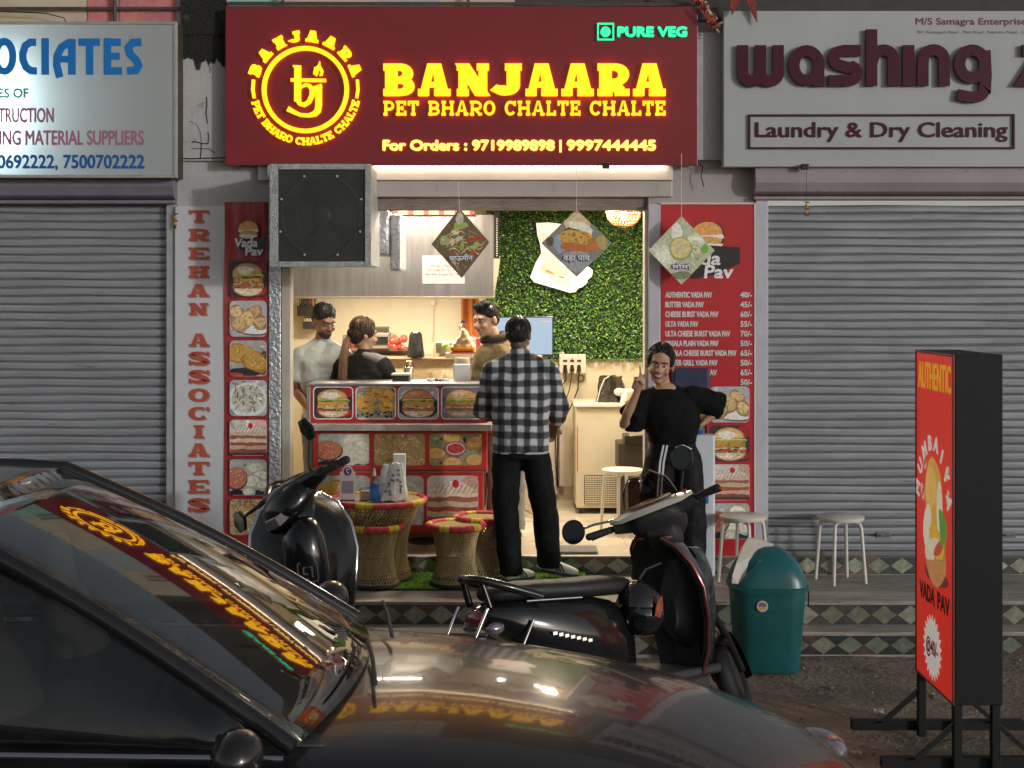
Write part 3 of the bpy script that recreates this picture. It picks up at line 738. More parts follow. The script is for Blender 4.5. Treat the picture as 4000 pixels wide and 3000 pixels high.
# ---------------------------------------------------------------- grey laundry sign
YR = -.16
rs = thing('shop_sign', 'unlit grey board with raised maroon lettering over the closed shutter', 'sign', (PX(3420, YR), YR, PZ(655, YR)))
M_grey = mat('grey_acp_board', (.40, .41, .40), .45, var=.08, scale=2, spots=[((.27, .26, .25), 4, .68)])
mb = MB(); mb.box(PX(2826, YR), 4.7, YR, -.05, PZ(652, YR), PZ(42, YR)); mb.build('board', M_grey, rs, bevel=.006)
M_mar = mat('maroon_acrylic', (.065, .008, .022), .35, var=.05, spec=.25)
mb = MB(); mb.plane((0, YR, 0)); kz = 1.7015
W_ = lambda x, y: (PX(2700 + x / kz, YR), PZ(y / kz, YR)); sw = 74 / kz * (10 + YR) / F
def lit(pts, w=1.0, h=.034, closed=False): mb.stroke([W_(*p) for p in pts], sw * w, .012, h, closed)
def parc(cx, cy, rx, ry, a0, a1, n=10): return [(cx + rx * math.cos(R(a0 + (a1 - a0) * i / n)), cy - ry * math.sin(R(a0 + (a1 - a0) * i / n))) for i in range(n + 1)]
lit([(338, 305)] + [(338, 480)] + parc(397, 490, 59, 55, 180, 360)[1:] + [(456, 305)]); lit([(456, 490)] + parc(515, 490, 59, 55, 180, 360)[1:] + [(573, 305)])
lit(parc(760, 440, 84, 98, 0, 350, 24), closed=True); lit([(842, 400), (842, 578)], .98)
lit([(1120, 340), (1010, 340)] + parc(985, 392, 45, 46, 100, 240, 6) + [(1040, 455)] + parc(1050, 492, 45, 46, 70, -80, 6) + [(1020, 540), (905, 540)])
lit([(1192, 200), (1192, 575)], 1.0); lit([(1192, 430)] + parc(1270, 395, 66, 58, 180, 0)[1:] + [(1336, 575)])
lit([(1436, 305), (1436, 575)], 1.05)
lit([(1532, 575), (1532, 430)] + parc(1603, 402, 70, 66, 180, 0)[1:] + [(1673, 575)])
lit(parc(1858, 430, 84, 92, 0, 350, 24), closed=True); lit([(1942, 340), (1950, 500), (1945, 590)] + parc(1885, 590, 56, 58, 0, -80, 6) + [(1850, 650), (1760, 632)])
lit([(2190, 340), (2330, 340), (2200, 540), (2340, 540)])
mb.build('raised_letters', M_mar, rs)
mb = MB(); mb.plane((0, YR, 0))
mb.text('Laundry & Dry Cleaning', *W_(428, 910), PZ(808 / kz, YR) - PZ(910 / kz, YR), PX(2100 / kz, YR) - PX(428 / kz, YR), 0, .008, bold=.0025)
mb.stroke([W_(385, 768), W_(2140, 765), W_(2140, 985), W_(385, 985)], .013, 0, .016, True)
mb.build('raised_letters', M_mar, rs)
mb = MB(); mb.plane((0, YR - .0005, 0))
mb.text('M/S Samagra Enterprises', *W_(1492, 163), PZ(118 / kz, YR) - PZ(163 / kz, YR), (PX(2212 / kz, YR) - PX(1492 / kz, YR)) * 1.06, 0, .001, bold=.002)
mb.build('sign_lettering', mat('maroon_vinyl', (.16, .03, .05), .5), rs)
mb = MB(); mb.plane((0, YR - .0005, 0))
mb.text('7B/1 Kaonagarh Road , Main Road , Rajendra Nagar , D', *W_(1492, 222), PZ(203 / kz, YR) - PZ(222 / kz, YR), (PX(2212 / kz, YR) - PX(1492 / kz, YR)) * 1.01, 0, .0008)
mb.build('sign_lettering', mat('dark_vinyl', (.09, .07, .07), .5), rs)
# ---------------------------------------------------------------- printed pictures of food, as flat coloured shapes
M_print = attr_mat('printed_vinyl', .38, var=.2, scale=45, tint=1.2)
M_print_gloss = attr_mat('glossy_print', .3, var=.2, scale=45, coat=.15, tint=1.2)
def vary(c, r, a=.2): k = 1 + r.uniform(-a, a); return tuple(min(.95, max(0, v * k * (1 + r.uniform(-.05, .05)))) for v in c)
def bun(mb, r, cx, cy, w, h, flipd=False, c=(.62, .33, .10)):
    a0, a1 = (0, 180) if not flipd else (180, 360)
    mb.col = vary((c[0] * .55, c[1] * .5, c[2] * .5), r); mb.flat(arc(cx, cy, w / 2, a0, a1, 14, h))
    mb.col = vary(c, r); mb.flat(arc(cx, cy + (.04 * h if not flipd else -.04 * h), w * .46, a0, a1, 14, h * .86))
    mb.col = vary((min(.9, c[0] * 1.3), c[1] * 1.6, c[2] * 2.2), r); mb.flat(ellipse(cx - w * .1, cy + (.5 if not flipd else -.45) * h, w * .2, h * .2, 12, 0, .3, r))
    for _ in range(5):
        mb.col = vary(c, r, .3); mb.flat(ellipse(cx + r.uniform(-.3, .3) * w, cy + (r.uniform(.1, .6) if not flipd else -r.uniform(.1, .6)) * h, w * .07, h * .12, 8, r.uniform(0, 90), .3, r))
def wavy(mb, r, cx, cy, w, t, c, n=9, amp=.5):
    top = [(cx - w / 2 + w * i / n, cy + t / 2 + t * amp * r.uniform(-1, 1)) for i in range(n + 1)]
    bot = [(cx + w / 2 - w * i / n, cy - t / 2 + t * amp * r.uniform(-1, 1)) for i in range(n + 1)]
    mb.col = vary(c, r); mb.flat(bot + top)
def picture(mb, kind, cx, cy, w, h, seed, rad=None, border=None, cut=None):
    """one picture centred on (cx, cy) of the current plane"""
    r = random.Random(seed); s = min(w, h); rad = .12 * s if rad is None else rad
    if border: mb.col = border; mb.flat(rrect(cx - w / 2 - .008, cy - h / 2 - .008, cx + w / 2 + .008, cy + h / 2 + .008, rad + .006))
    X0, X1, Y0, Y1 = cx - w / 2, cx + w / 2, cy - h / 2, cy + h / 2
    inside = lambda p, m=.0: X0 + m < p[0] < X1 - m and Y0 + m < p[1] < Y1 - m
    def F_(pts):
        q = [(min(X1 - .002, max(X0 + .002, x)), min(Y1 - .002, max(Y0 + .002, y))) for x, y in pts]
        mb.flat(q)
    def blob(x, y, a, b, c, ang=0, wob=.25, n=14): mb.col = vary(c, r); F_(ellipse(x, y, a, b, n, ang, wob, r))
    bg = {'burger': (.045, .03, .035), 'bunplate': (.42, .43, .46), 'slaw': (.32, .28, .2), 'club': (.20, .18, .20), 'momo': (.36, .40, .36), 'noodle': (.46, .33, .16),
          'fried': (.24, .28, .16), 'cutlet': (.36, .36, .33), 'pasta': (.40, .42, .42), 'toast': (.55, .50, .45), 'platter': (.42, .42, .43)}.get(kind, (.2, .2, .2))
    mb.col = bg; mb.flat(rrect(X0, Y0, X1, Y1, rad))
    mb.clip = (X0 + .003, X1 - .003, Y0 + .003, Y1 - .003); w *= 1.22; h *= 1.16
    for _ in range(14):
        blob(r.uniform(X0, X1), r.uniform(Y0, Y1), s * r.uniform(.05, .2), s * r.uniform(.03, .10), vary(bg, r, .5), r.uniform(0, 180))
    if kind in ('burger', 'bunplate', 'club'):
        if kind == 'bunplate': blob(cx, cy - .1 * h, .46 * w, .36 * h, (.02, .022, .03), 0, .05)
        if kind == 'burger':
            blob(cx + .33 * w, cy + .3 * h, .18 * w, .14 * h, (.35, .02, .02)); blob(cx + .35 * w, cy - .3 * h, .17 * w, .05 * h, (.5, .03, .02), 30)
            for _ in range(12): blob(r.uniform(X0, X1), Y0 + r.uniform(.02, .2) * h, .02 * s, .015 * s, (.3, .15, .12))
        W = .66 * w
        bun(mb, r, cx, cy - .22 * h, W, .20 * h, True, (.66, .50, .30))
        wavy(mb, r, cx, cy - .18 * h, W * 1.05, .07 * h, (.48, .12, .06)); wavy(mb, r, cx, cy - .12 * h, W * 1.02, .05 * h, (.62, .50, .30))
        wavy(mb, r, cx, cy - .03 * h, W * .98, .15 * h, (.52, .26, .05), amp=.2); wavy(mb, r, cx, cy - .01 * h, W * .8, .06 * h, (.62, .36, .08))
        for _ in range(10): blob(cx + r.uniform(-.4, .4) * W, cy + r.uniform(-.2, .05) * h, .04 * s, .025 * s, r.choice([(.6, .1, .05), (.2, .32, .06), (.7, .6, .4), (.4, .15, .04)]), r.uniform(0, 90))
        wavy(mb, r, cx, cy + .07 * h, W * 1.08, .04 * h, (.25, .36, .07)); wavy(mb, r, cx, cy + .10 * h, W * 1.0, .03 * h, (.7, .5, .1))
        bun(mb, r, cx - .02 * w, cy + .12 * h, W, .27 * h, False, (.66, .42, .18) if kind != 'bunplate' else (.58, .25, .10))
        if kind == 'burger': blob(cx - .06 * w, cy + .2 * h, W * .3, .09 * h, (.72, .66, .55))
    elif kind == 'slaw':
        for _ in range(26): blob(r.uniform(X0, X1), Y0 + r.uniform(0, .2) * h, .05 * s, .03 * s, r.choice([(.02, .02, .02), (.04, .03, .02), (.6, .55, .4)]), r.uniform(0, 90))
        for dx, dy in ((-.24, -.1), (.25, -.08), (-.2, .08), (.2, .22), (0, .3)):
            blob(cx + dx * w, cy + dy * h, .22 * w, .15 * h, (.70, .36, .06), r.uniform(-15, 15)); blob(cx + dx * w, cy + dy * h + .02 * h, .12 * w, .07 * h, (.78, .47, .10)); blob(cx + dx * w, cy + dy * h - .05 * h, .07 * w, .03 * h, (.35, .12, .03))
        for _ in range(36): blob(cx + r.uniform(-.42, .42) * w, cy + r.uniform(-.2, .42) * h, .05 * s, .012 * s, r.choice([(.75, .7, .5), (.65, .3, .2), (.35, .5, .08), (.75, .65, .3), (.3, .12, .05)]), r.uniform(0, 180))
    elif kind == 'momo':
        blob(cx + .3 * w, cy - .38 * h, .5 * w, .16 * h, (.03, .03, .06)); blob(cx - .3 * w, cy - .4 * h, .2 * w, .1 * h, (.02, .02, .02))
        for dx, dy, a in ((.18, .2, .24), (.3, .02, .22), (.1, -.12, .25), (.34, -.2, .18), (.02, -.36, .14)):
            blob(cx + dx * w, cy + dy * h, a * w, a * w * .7, (.52, .50, .40), 0, .08); blob(cx + dx * w - .02 * w, cy + dy * h + .03 * h, a * w * .7, a * w * .45, (.70, .67, .57), 0, .1)
            for _ in range(5): blob(cx + dx * w + r.uniform(-.4, .4) * a * w, cy + dy * h + .05 * h, .006 * s, .05 * s, (.58, .55, .46), r.uniform(-40, 40))
        blob(cx - .26 * w, cy - .03 * h, .25 * w, .31 * h * .9, (.06, .02, .03), 0, .02, 20); blob(cx - .26 * w, cy - .01 * h, .23 * w, .26 * h, (.58, .20, .12), 0, .03, 20)
        for _ in range(26): blob(cx - .26 * w + r.uniform(-.17, .17) * w, cy + r.uniform(-.2, .17) * h, .025 * s, .02 * s, r.choice([(.7, .3, .2), (.5, .12, .07), (.7, .42, .3)]), r.uniform(0, 90))
    elif kind == 'noodle':
        for _ in range(240):
            x, y = cx + r.uniform(-.47, .47) * w, cy + r.uniform(-.46, .46) * h; q = r.uniform(0, 6.28); ln = r.uniform(.10, .28) * s; cu = r.uniform(-1.6, 1.6)
            pts = []
            for i in range(6):
                pts.append((x, y)); x += ln / 5 * math.cos(q); y += ln / 5 * math.sin(q); q += cu / 5
            t = .024 * s; c = r.choice([(.74, .58, .32), (.68, .48, .22), (.8, .68, .44), (.58, .36, .15), (.36, .20, .08)])
            A = [(px, py + t / 2) for px, py in pts] + [(px, py - t / 2) for px, py in pts[::-1]]
            mb.col = vary(c, r); F_(A)
        for _ in range(22): blob(cx + r.uniform(-.4, .4) * w, cy + r.uniform(-.4, .4) * h, .045 * s, .022 * s, r.choice([(.6, .2, .05), (.3, .42, .12), (.7, .68, .5), (.62, .3, .05)]), r.uniform(0, 180))
    elif kind == 'fried':
        for _ in range(24): blob(r.uniform(X0, X1), r.uniform(Y0, Y1), .09 * s, .05 * s, r.choice([(.28, .40, .07), (.16, .26, .05), (.42, .5, .2), (.05, .05, .03)]), r.uniform(0, 180))
        for dx, dy in ((-.3, -.12), (-.05, .33), (.32, .18), (.3, -.3), (-.05, -.38)):
            blob(cx + dx * w, cy + dy * h, .16 * w, .19 * h, (.40, .20, .06), 0, .08); blob(cx + dx * w, cy + dy * h + .02 * h, .135 * w, .15 * h, (.68, .42, .15), 0, .08)
            for i in range(6): q = -60 + 24 * i; blob(cx + dx * w + .07 * w * math.sin(R(q)), cy + dy * h + .05 * h, .008 * s, .06 * s, (.45, .22, .06), -q)
        blob(cx, cy + .02 * h, .18 * w, .22 * h, (.28, .10, .12), 0, .03, 18); blob(cx, cy + .03 * h, .15 * w, .17 * h, (.62, .45, .42), 0, .03, 18); blob(cx, cy + .03 * h, .13 * w, .14 * h, (.36, .04, .03), 0, .05, 18)
        for _ in range(8): blob(cx + r.uniform(-.08, .08) * w, cy + r.uniform(-.06, .12) * h, .03 * s, .012 * s, r.choice([(.1, .2, .04), (.6, .2, .12)]), r.uniform(0, 90))
    elif kind == 'cutlet':
        blob(cx - .1 * w, cy - .34 * h, .42 * w, .14 * h, (.04, .03, .04)); blob(cx + .3 * w, cy - .1 * h, .2 * w, .3 * h, (.10, .06, .04)); blob(cx - .3 * w, cy - .4 * h, .2 * w, .06 * h, (.5, .05, .03))
        for dx, dy, a in ((-.15, .1, .34), (.15, -.08, .3)):
            blob(cx + dx * w, cy + dy * h, a * w, .25 * h, (.36, .15, .03), -12); blob(cx + dx * w, cy + (dy + .02) * h, a * w * .9, .21 * h, (.62, .34, .07), -12)
            for _ in range(16): blob(cx + dx * w + r.uniform(-.8, .8) * a * w, cy + dy * h + r.uniform(-.15, .17) * h, .03 * s, .02 * s, r.choice([(.4, .15, .03), (.75, .52, .2), (.25, .28, .05)]), r.uniform(0, 90))
    elif kind == 'pasta':
        blob(cx, cy - .05 * h, .44 * w, .42 * h, (.66, .66, .64), 0, .02, 20); blob(cx, cy - .02 * h, .37 * w, .34 * h, (.50, .46, .38), 0, .04, 20)
        for _ in range(46): blob(cx + r.uniform(-.3, .3) * w, cy + r.uniform(-.28, .26) * h, .08 * s, .022 * s, r.choice([(.66, .60, .48), (.56, .50, .38), (.25, .24, .18), (.14, .14, .10), (.7, .68, .6)]), r.uniform(0, 180))
    elif kind == 'toast':
        blob(cx + .35 * w, cy + .3 * h, .2 * w, .16 * h, (.62, .38, .32)); blob(cx, cy - .38 * h, .5 * w, .12 * h, (.07, .035, .03), 0, .1)
        for i, c in enumerate([(.24, .06, .05), (.50, .36, .22), (.36, .08, .05), (.55, .42, .28), (.30, .10, .06), (.62, .5, .36)]): wavy(mb, r, cx + .02 * w, cy + (-.32 + .085 * i) * h, .86 * w, .08 * h, c, amp=.2)
        F2 = [(cx - .44 * w, cy + .12 * h), (cx + .1 * w, cy + .36 * h), (cx + .46 * w, cy + .16 * h)]; mb.col = (.66, .58, .48); F_(F2)
        for i in range(9):
            x = cx + (-.3 + .075 * i) * w; mb.col = (.28, .12, .07); F_([(x, cy + .12 * h), (x + .012 * w, cy + .12 * h), (x + .1 * w, cy + .28 * h), (x + .088 * w, cy + .28 * h)])
        blob(cx + .05 * w, cy + .29 * h, .055 * w, .07 * h, (.55, .02, .02), 0, .05)
    elif kind == 'platter':
        blob(cx + .05 * w, cy - .26 * h, .44 * w, .14 * h, (.10, .08, .08), -8, .05); blob(cx, cy - .24 * h, .42 * w, .12 * h, (.72, .70, .66), -8, .05)
        for dx, dy, a in ((-.26, .14, .17), (.14, .16, .17), (-.02, -.02, .2), (.27, -.1, .16), (-.2, -.14, .18)):
            blob(cx + dx * w, cy + dy * h, a * w, a * h * 1.1, (.40, .22, .09), r.uniform(-40, 40)); blob(cx + dx * w, cy + (dy + .02) * h, a * w * .8, a * h * .8, (.64, .44, .22), r.uniform(-40, 40))
            for _ in range(6): blob(cx + dx * w + r.uniform(-.12, .12) * w, cy + dy * h + r.uniform(-.12, .12) * h, .05 * s, .012 * s, (.42, .24, .10), r.uniform(0, 180))
        blob(cx + .28 * w, cy - .22 * h, .06 * w, .04 * h, (.3, .42, .08))
_pic = picture
def picture(mb, *a, **k):
    _pic(mb, *a, **k); mb.clip = None
def frame_plane(mb, x, y, Y, u=UX, v=UZ, n=-UY): return mb.plane(P(x, y, Y), u, v, n)
def px2m(Y): return (DIST + Y) / F

# ---------------------------------------------------------------- tall white name panel, food banner, menu board
np_ = thing('name_panel', 'tall white panel with red capitals stacked down the pillar', 'sign', (PX(785), -.02, PZ(2060)))
mb = MB(); mb.box(PX(686), PX(880), -.022, -.002, PZ(2110), PZ(806)); mb.build('panel', mat('white_acp', (.58, .58, .59), .4, var=.07, scale=3), np_, bevel=.003)
M_cap = mat('orange_red_vinyl', (.46, .085, .045), .45, var=.15, scale=4)
capY = [(x / 2.765 + 650, y / 2.765 + 700) for x, y in ((0, 335), (0, 535), (0, 735), (0, 935), (0, 1130), (0, 1335))]
letters = [('T', 822, 870), ('R', 894, 942), ('E', 967, 1014), ('H', 1039, 1086), ('A', 1110, 1160), ('N', 1183, 1231)]
yy = 1302
for c in 'ASSOCIATES':
    letters.append((c, yy, yy + 52)); yy += 71.4
mbs, mbc = MB(), MB(); mbs.plane((PX(780), -.0225, 0)); mbc.plane((PX(780), -.0235, 0))
for n_, (c, a, b) in enumerate(letters):
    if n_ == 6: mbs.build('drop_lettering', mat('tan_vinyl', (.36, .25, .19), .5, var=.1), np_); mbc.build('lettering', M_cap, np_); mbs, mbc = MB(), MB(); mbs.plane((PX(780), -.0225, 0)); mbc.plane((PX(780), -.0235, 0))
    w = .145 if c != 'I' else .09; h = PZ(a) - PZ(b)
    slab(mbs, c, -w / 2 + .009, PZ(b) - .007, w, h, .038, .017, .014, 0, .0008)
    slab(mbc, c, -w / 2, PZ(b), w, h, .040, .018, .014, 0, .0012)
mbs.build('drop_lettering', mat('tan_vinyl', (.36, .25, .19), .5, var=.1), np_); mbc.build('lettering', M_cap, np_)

ban = thing('food_banner', 'narrow red cloth banner of food pictures beside the white name panel', 'banner', (PX(968), -.03, PZ(2120)))
mb = MB(); x0, x1 = PX(880), PX(1050); rows = []
for j in range(46):
    z = PZ(2140) + (PZ(790) - PZ(2140)) * j / 45; top = max(0, (j - 30) / 15)
    rows.append([(x0 + (x1 - x0) * i / 12, -.03 - .010 * math.sin(i * 1.5 + j * .25) * (.3 + top) - .006 * math.sin(j * .9) * top, z) for i in range(13)])
mb.grid(rows); mb.build('cloth', mat('red_flex', (.40, .03, .035), .36, var=.25, scale=5, bump=.08, bscale=12), ban, smooth=60)
def card(parent, name, kind, xa, ya, xb, yb, Y, seed, m=M_print, border=(.75, .72, .70), label=None):
    mb = MB(); s = px2m(Y); frame_plane(mb, (xa + xb) / 2, (ya + yb) / 2, Y)
    picture(mb, kind, 0, 0, (xb - xa) * s, (yb - ya) * s, seed, border=border)
    o = mb.build(name, m, parent, normals=False)
    if label: o['label'] = label
    return o
kinds = ['burger', 'platter', 'cutlet', 'pasta', 'toast', 'momo', 'noodle']
for i, kd in enumerate(kinds):
    ya = 1020 + i * 155
    card(ban, 'food_photo', kd, 897, ya, 1042, ya + 140, -.047, 40 + i, border=None)
# banner head: loaf and lettering
def vadapav(mb, s):
    mb.col = (.06, .02, .02); mb.flat(ellipse(0, .02 * s, .46 * s, .40 * s, 24, 0, .05, random.Random(5)))
    mb.col = (.70, .34, .10); mb.flat(ellipse(-.01 * s, .05 * s, .42 * s, .34 * s, 24, 0, .05, random.Random(5)))
    mb.col = (.80, .74, .66); mb.flat([(-.42 * s, .02 * s), (.40 * s, .06 * s), (.43 * s, -.04 * s), (-.40 * s, -.08 * s)])
    mb.col = (.62, .36, .10); mb.flat(ellipse(0, -.12 * s, .36 * s, .13 * s, 20, 0, .06, random.Random(6)))
    mb.col = (.80, .74, .66); mb.flat(arc(0, -.18 * s, .4 * s, 180, 360, 14, .16 * s))
    mb.col = (.50, .02, .02); mb.flat([(-.1 * s, .40 * s), (.02 * s, .44 * s), (.14 * s, .36 * s), (.2 * s, .37 * s), (.06 * s, .50 * s), (-.06 * s, .52 * s)])
mb = MB(); frame_plane(mb, 970, 900, -.05); vadapav(mb, .17)
mb.col = (.03, .025, .025); mb.flat([(-.08, -.10), (.10, -.06), (.12, .0), (.12, -.05), (.125, -.13), (-.02, -.16)])
mb.col = (.72, .70, .68); mb.text('Vada', -.098, -.115, .06, .16, h1=.004, bold=.004, shear=.1); mb.text('Pav', -.02, -.175, .06, .12, h1=.004, bold=.004, shear=.1)
mb.build('banner_heading', M_print, ban, normals=False)

menu = thing('menu_board', 'red menu board with white price list and pictures between shop bay and shutter', 'sign', (PX(2762), -.03, PZ(2170)))
mb = MB(); mb.box(PX(2580), PX(2942), -.028, -.002, PZ(2168), PZ(800)); mb.build('panel', mat('menu_red', (.50, .022, .03), .36, var=.10, scale=2), menu)
mb = MB(); mb.box(PX(2943), PX(2950), -.034, -.002, PZ(2168), PZ(795)); mb.box(PX(2579), PX(2942), -.033, -.002, PZ(799), PZ(793)); mb.build('edge_trim', M_trim, menu)
M_wv = mat('white_vinyl', (.70, .66, .62), .45, var=.08)
items = [('AUTHENTIC VADA PAV', '40/-', 2778), ('BUTTER VADA PAV', '45/-', 2746), ('CHEESE BURST VADA PAV', '60/-', 2803), ('ULTA VADA PAV', '55/-', 2724), ('ULTA CHEESE BURST VADA PAV', '70/-', 2849),
         ('MASALA PLAIN VADA PAV', '50/-', 2803), ('MASALA CHEESE BURST VADA PAV', '65/-', 2873), ('BUTTER GRILL VADA PAV', '50/-', 2799), ('', '65/-', 2799), ('', '50/-', 2799)]
mb = MB(); mb.plane((0, -.0285, 0))
for i, (t, p, xe) in enumerate(items):
    y = 1162 + i * 37.8; h = PZ(y - 22) - PZ(y)
    if t: mb.text(t, PX(2598), PZ(y), h, PX(xe) - PX(2598), h1=.0012, bold=.0022)
    if i == 8: mb.text('VADA PAV', PX(2697), PZ(y), h, PX(2797) - PX(2697), h1=.0012, bold=.0022)
    mb.text(p, PX(2890), PZ(y), h, PX(2934) - PX(2890), h1=.0012, bold=.0022)
mb.build('price_lettering', M_wv, menu)
mb = MB(); frame_plane(mb, 2765, 925, -.029); vadapav(mb, .27)
mb.col = (.025, .02, .02); s_ = 1 / 550
mb.flat([(-110 * s_, -125 * s_), (-20 * s_, -30 * s_), (30 * s_, -35 * s_), (125 * s_, -40 * s_), (125 * s_, -105 * s_), (20 * s_, -150 * s_), (-60 * s_, -165 * s_)])
mb.col = (.74, .72, .70); mb.text('Vada', -125 * s_, -108 * s_, 52 * s_, 172 * s_, h1=.004, bold=.004, shear=.12); mb.text('Pav', -14 * s_, -160 * s_, 52 * s_, 108 * s_, h1=.004, bold=.004, shear=.12)
mb.build('menu_heading', M_print, menu, normals=False)
for i, kd in enumerate(['platter', 'burger', 'toast', 'momo']):
    ya = 1510 + i * 152
    card(menu, 'food_photo', kd, 2775, ya, 2928, ya + 140, -.030, 60 + i, border=None)
    card(menu, 'food_photo', ['cutlet', 'club', 'pasta', 'noodle'][i], 2597, ya, 2752, ya + 140, -.030, 70 + i, border=None)
# three hanging diamond cards
def diamond(xc, yc, hw, hh, Y, kind, seed, word, yt, tw, label, ystring, tilt=0):
    t = thing('hanging_card', label, 'hanging sign', P(xc, yc, Y), 'diamond food cards on strings'); s = px2m(Y)
    mb = MB(); frame_plane(mb, xc, yc, Y); mb.col = (.45, .42, .35)
    dm = [(0, hh * s), (-hw * s, 0), (0, -hh * s), (hw * s, 0)]; mb.solid(dm, -.004, .0); mb.k = 8
    r = random.Random(seed)
    def inside(px, py, m=.97): return abs(px) / (hw * s) + abs(py) / (hh * s) < m
    def blob(px, py, a, b, c, ang=0, wob=.2):
        pts = ellipse(px, py, a, b, 12, ang, wob, r); out = []
        for q in pts:
            k_ = abs(q[0]) / (hw * s) + abs(q[1]) / (hh * s)
            out.append(q if k_ < .985 else (q[0] / k_ * .985, q[1] / k_ * .985))
        mb.col = vary(c, r); mb.flat(out)
    W = hw * s
    if kind == 'noodle':
        mb.col = (.16, .11, .05); mb.flat([(x * .99, y * .99) for x, y in dm])
        for _ in range(230):
            px, py = r.uniform(-1, 1) * W, r.uniform(-1, 1) * hh * s
            if not inside(px, py, .9): continue
            q = r.uniform(0, 6.28); cu = r.uniform(-2.5, 2.5); pts = []
            for i in range(6): pts.append((px, py)); px += .016 * math.cos(q); py += .016 * math.sin(q); q += cu / 5
            if not all(inside(*p_) for p_ in pts): continue
            mb.col = vary(r.choice([(.62, .46, .20), (.5, .34, .12), (.68, .54, .28), (.4, .2, .08)]), r); mb.flat([(a, b + .003) for a, b in pts] + [(a, b - .003) for a, b in pts[::-1]])
        for _ in range(16):
            px, py = r.uniform(-.7, .7) * W, r.uniform(-.6, .7) * W
            if inside(px, py, .85): blob(px, py, .03, .016, r.choice([(.35, .45, .12), (.6, .55, .35), (.45, .08, .04)]), r.uniform(0, 180))
        blob(.5 * W, .13 * W, .07, .011, (.52, .05, .02), 4); blob(0, .62 * W, .035, .03, (.36, .45, .12)); blob(-.55 * W, .1 * W, .035, .03, (.42, .46, .2)); blob(0, .85 * W, .03, .04, (.55, .52, .4))
    elif kind == 'vada':
        mb.col = (.24, .22, .20); mb.flat([(x * .99, y * .99) for x, y in dm]); blob(-.45 * W, .0, .05, .07, (.36, .42, .46)); blob(-.75 * W, .05 * W, .03, .03, (.12, .08, .06))
        blob(0, .62 * W, .10, .085, (.60, .46, .24), -20); blob(.12 * W, .42 * W, .10, .04, (.72, .66, .50), -22); blob(.02 * W, .1 * W, .125, .075, (.10, .05, .02), -8); blob(.0, .12 * W, .115, .07, (.55, .30, .05), -8); blob(-.05 * W, .2 * W, .07, .035, (.66, .42, .1), -8)
        blob(0, -.12 * W, .13, .03, (.50, .14, .05), -4); blob(.5 * W, -.05 * W, .05, .05, (.52, .20, .05)); blob(.72 * W, .03 * W, .04, .05, (.58, .42, .12)); blob(0, -.6 * W, .11, .07, (.36, .35, .33)); blob(-.05 * W, -.35 * W, .1, .03, (.45, .42, .38))
        for _ in range(20): px, py = r.uniform(-.4, .4) * W, r.uniform(-.1, .3) * W; blob(px, py, .012, .008, (.4, .2, .04))
    else:
        mb.col = (.50, .50, .34); mb.flat([(x * .99, y * .99) for x, y in dm])
        for px, py, a, b in ((.45, .2, .08, .07), (.3, -.2, .09, .06), (-.5, -.2, .08, .09), (-.1, .5, .06, .1), (0, -.6, .08, .05), (.62, .05, .05, .05), (-.7, .05, .04, .03)):
            blob(px * W, py * W, a, b, (.58, .58, .42)); blob(px * W - .01, py * W + .015, a * .7, b * .6, (.70, .70, .56))
        for _ in range(40): blob(r.uniform(.15, .7) * W, r.uniform(-.3, .3) * W, .02, .008, r.choice([(.6, .56, .38), (.48, .48, .3), (.3, .45, .1)]), r.uniform(0, 180))
        blob(-.02 * W, .05 * W, .082, .085, (.30, .30, .14), 0, .03); blob(-.03 * W, .07 * W, .072, .074, (.66, .54, .20), 0, .03); blob(-.06 * W, .1 * W, .045, .045, (.74, .66, .34), 0, .05); blob(.7 * W, .05 * W, .03, .035, (.2, .42, .06)); blob(0, -.75 * W, .07, .03, (.16, .2, .12))
    mb.build('printed_card', M_print_gloss, t, normals=False)
    mbs = MB(); frame_plane(mbs, xc, yc, Y); mbs.k = 60
    mbs.text(word, 0, (yc - yt) * s, tw * .22 * s, tw * s, h0=.0055, h1=.0065, bold=.0055, align='C'); mbs.build('word_outline', mat('navy_ink', (.02, .025, .16), .4, var=0), t)
    mbs = MB(); frame_plane(mbs, xc, yc, Y)
    mbs.text(word, 0, (yc - yt) * s, tw * .22 * s, tw * s, h0=.0115, h1=.0125, bold=.0016, align='C'); mbs.build('word', mat('white_ink', (.8, .8, .8), .4, var=0), t)
    mb = MB(); mb.tube([P(xc, yc - hh + 6, Y - .002), P(xc, ystring, Y)], .0022, 6); mb.torus(P(xc, yc - hh + 12, Y - .004), UY, .007, .0015, 12, 5); mb.build('string', mat('white_string', (.7, .68, .62), .8, var=0), t)
    t.rotation_euler = (0, R(tilt), 0)
    return t
diamond(1799, 950, 114, 138, -.16, 'noodle', 3, 'चाऊमीन', 1018, 92, 'diamond card of noodles hanging before the steel hood', 655, -2)
diamond(2252, 950, 138, 132, -.16, 'vada', 4, 'वड़ा पाव', 1018, 104, 'diamond card of a stuffed bun hanging before the leaf wall', 655, 0)
diamond(2662, 978, 130, 134, -.16, 'momo', 5, 'मोमो', 1050, 74, 'diamond card of pale dumplings hanging before the menu board', 600, 0)
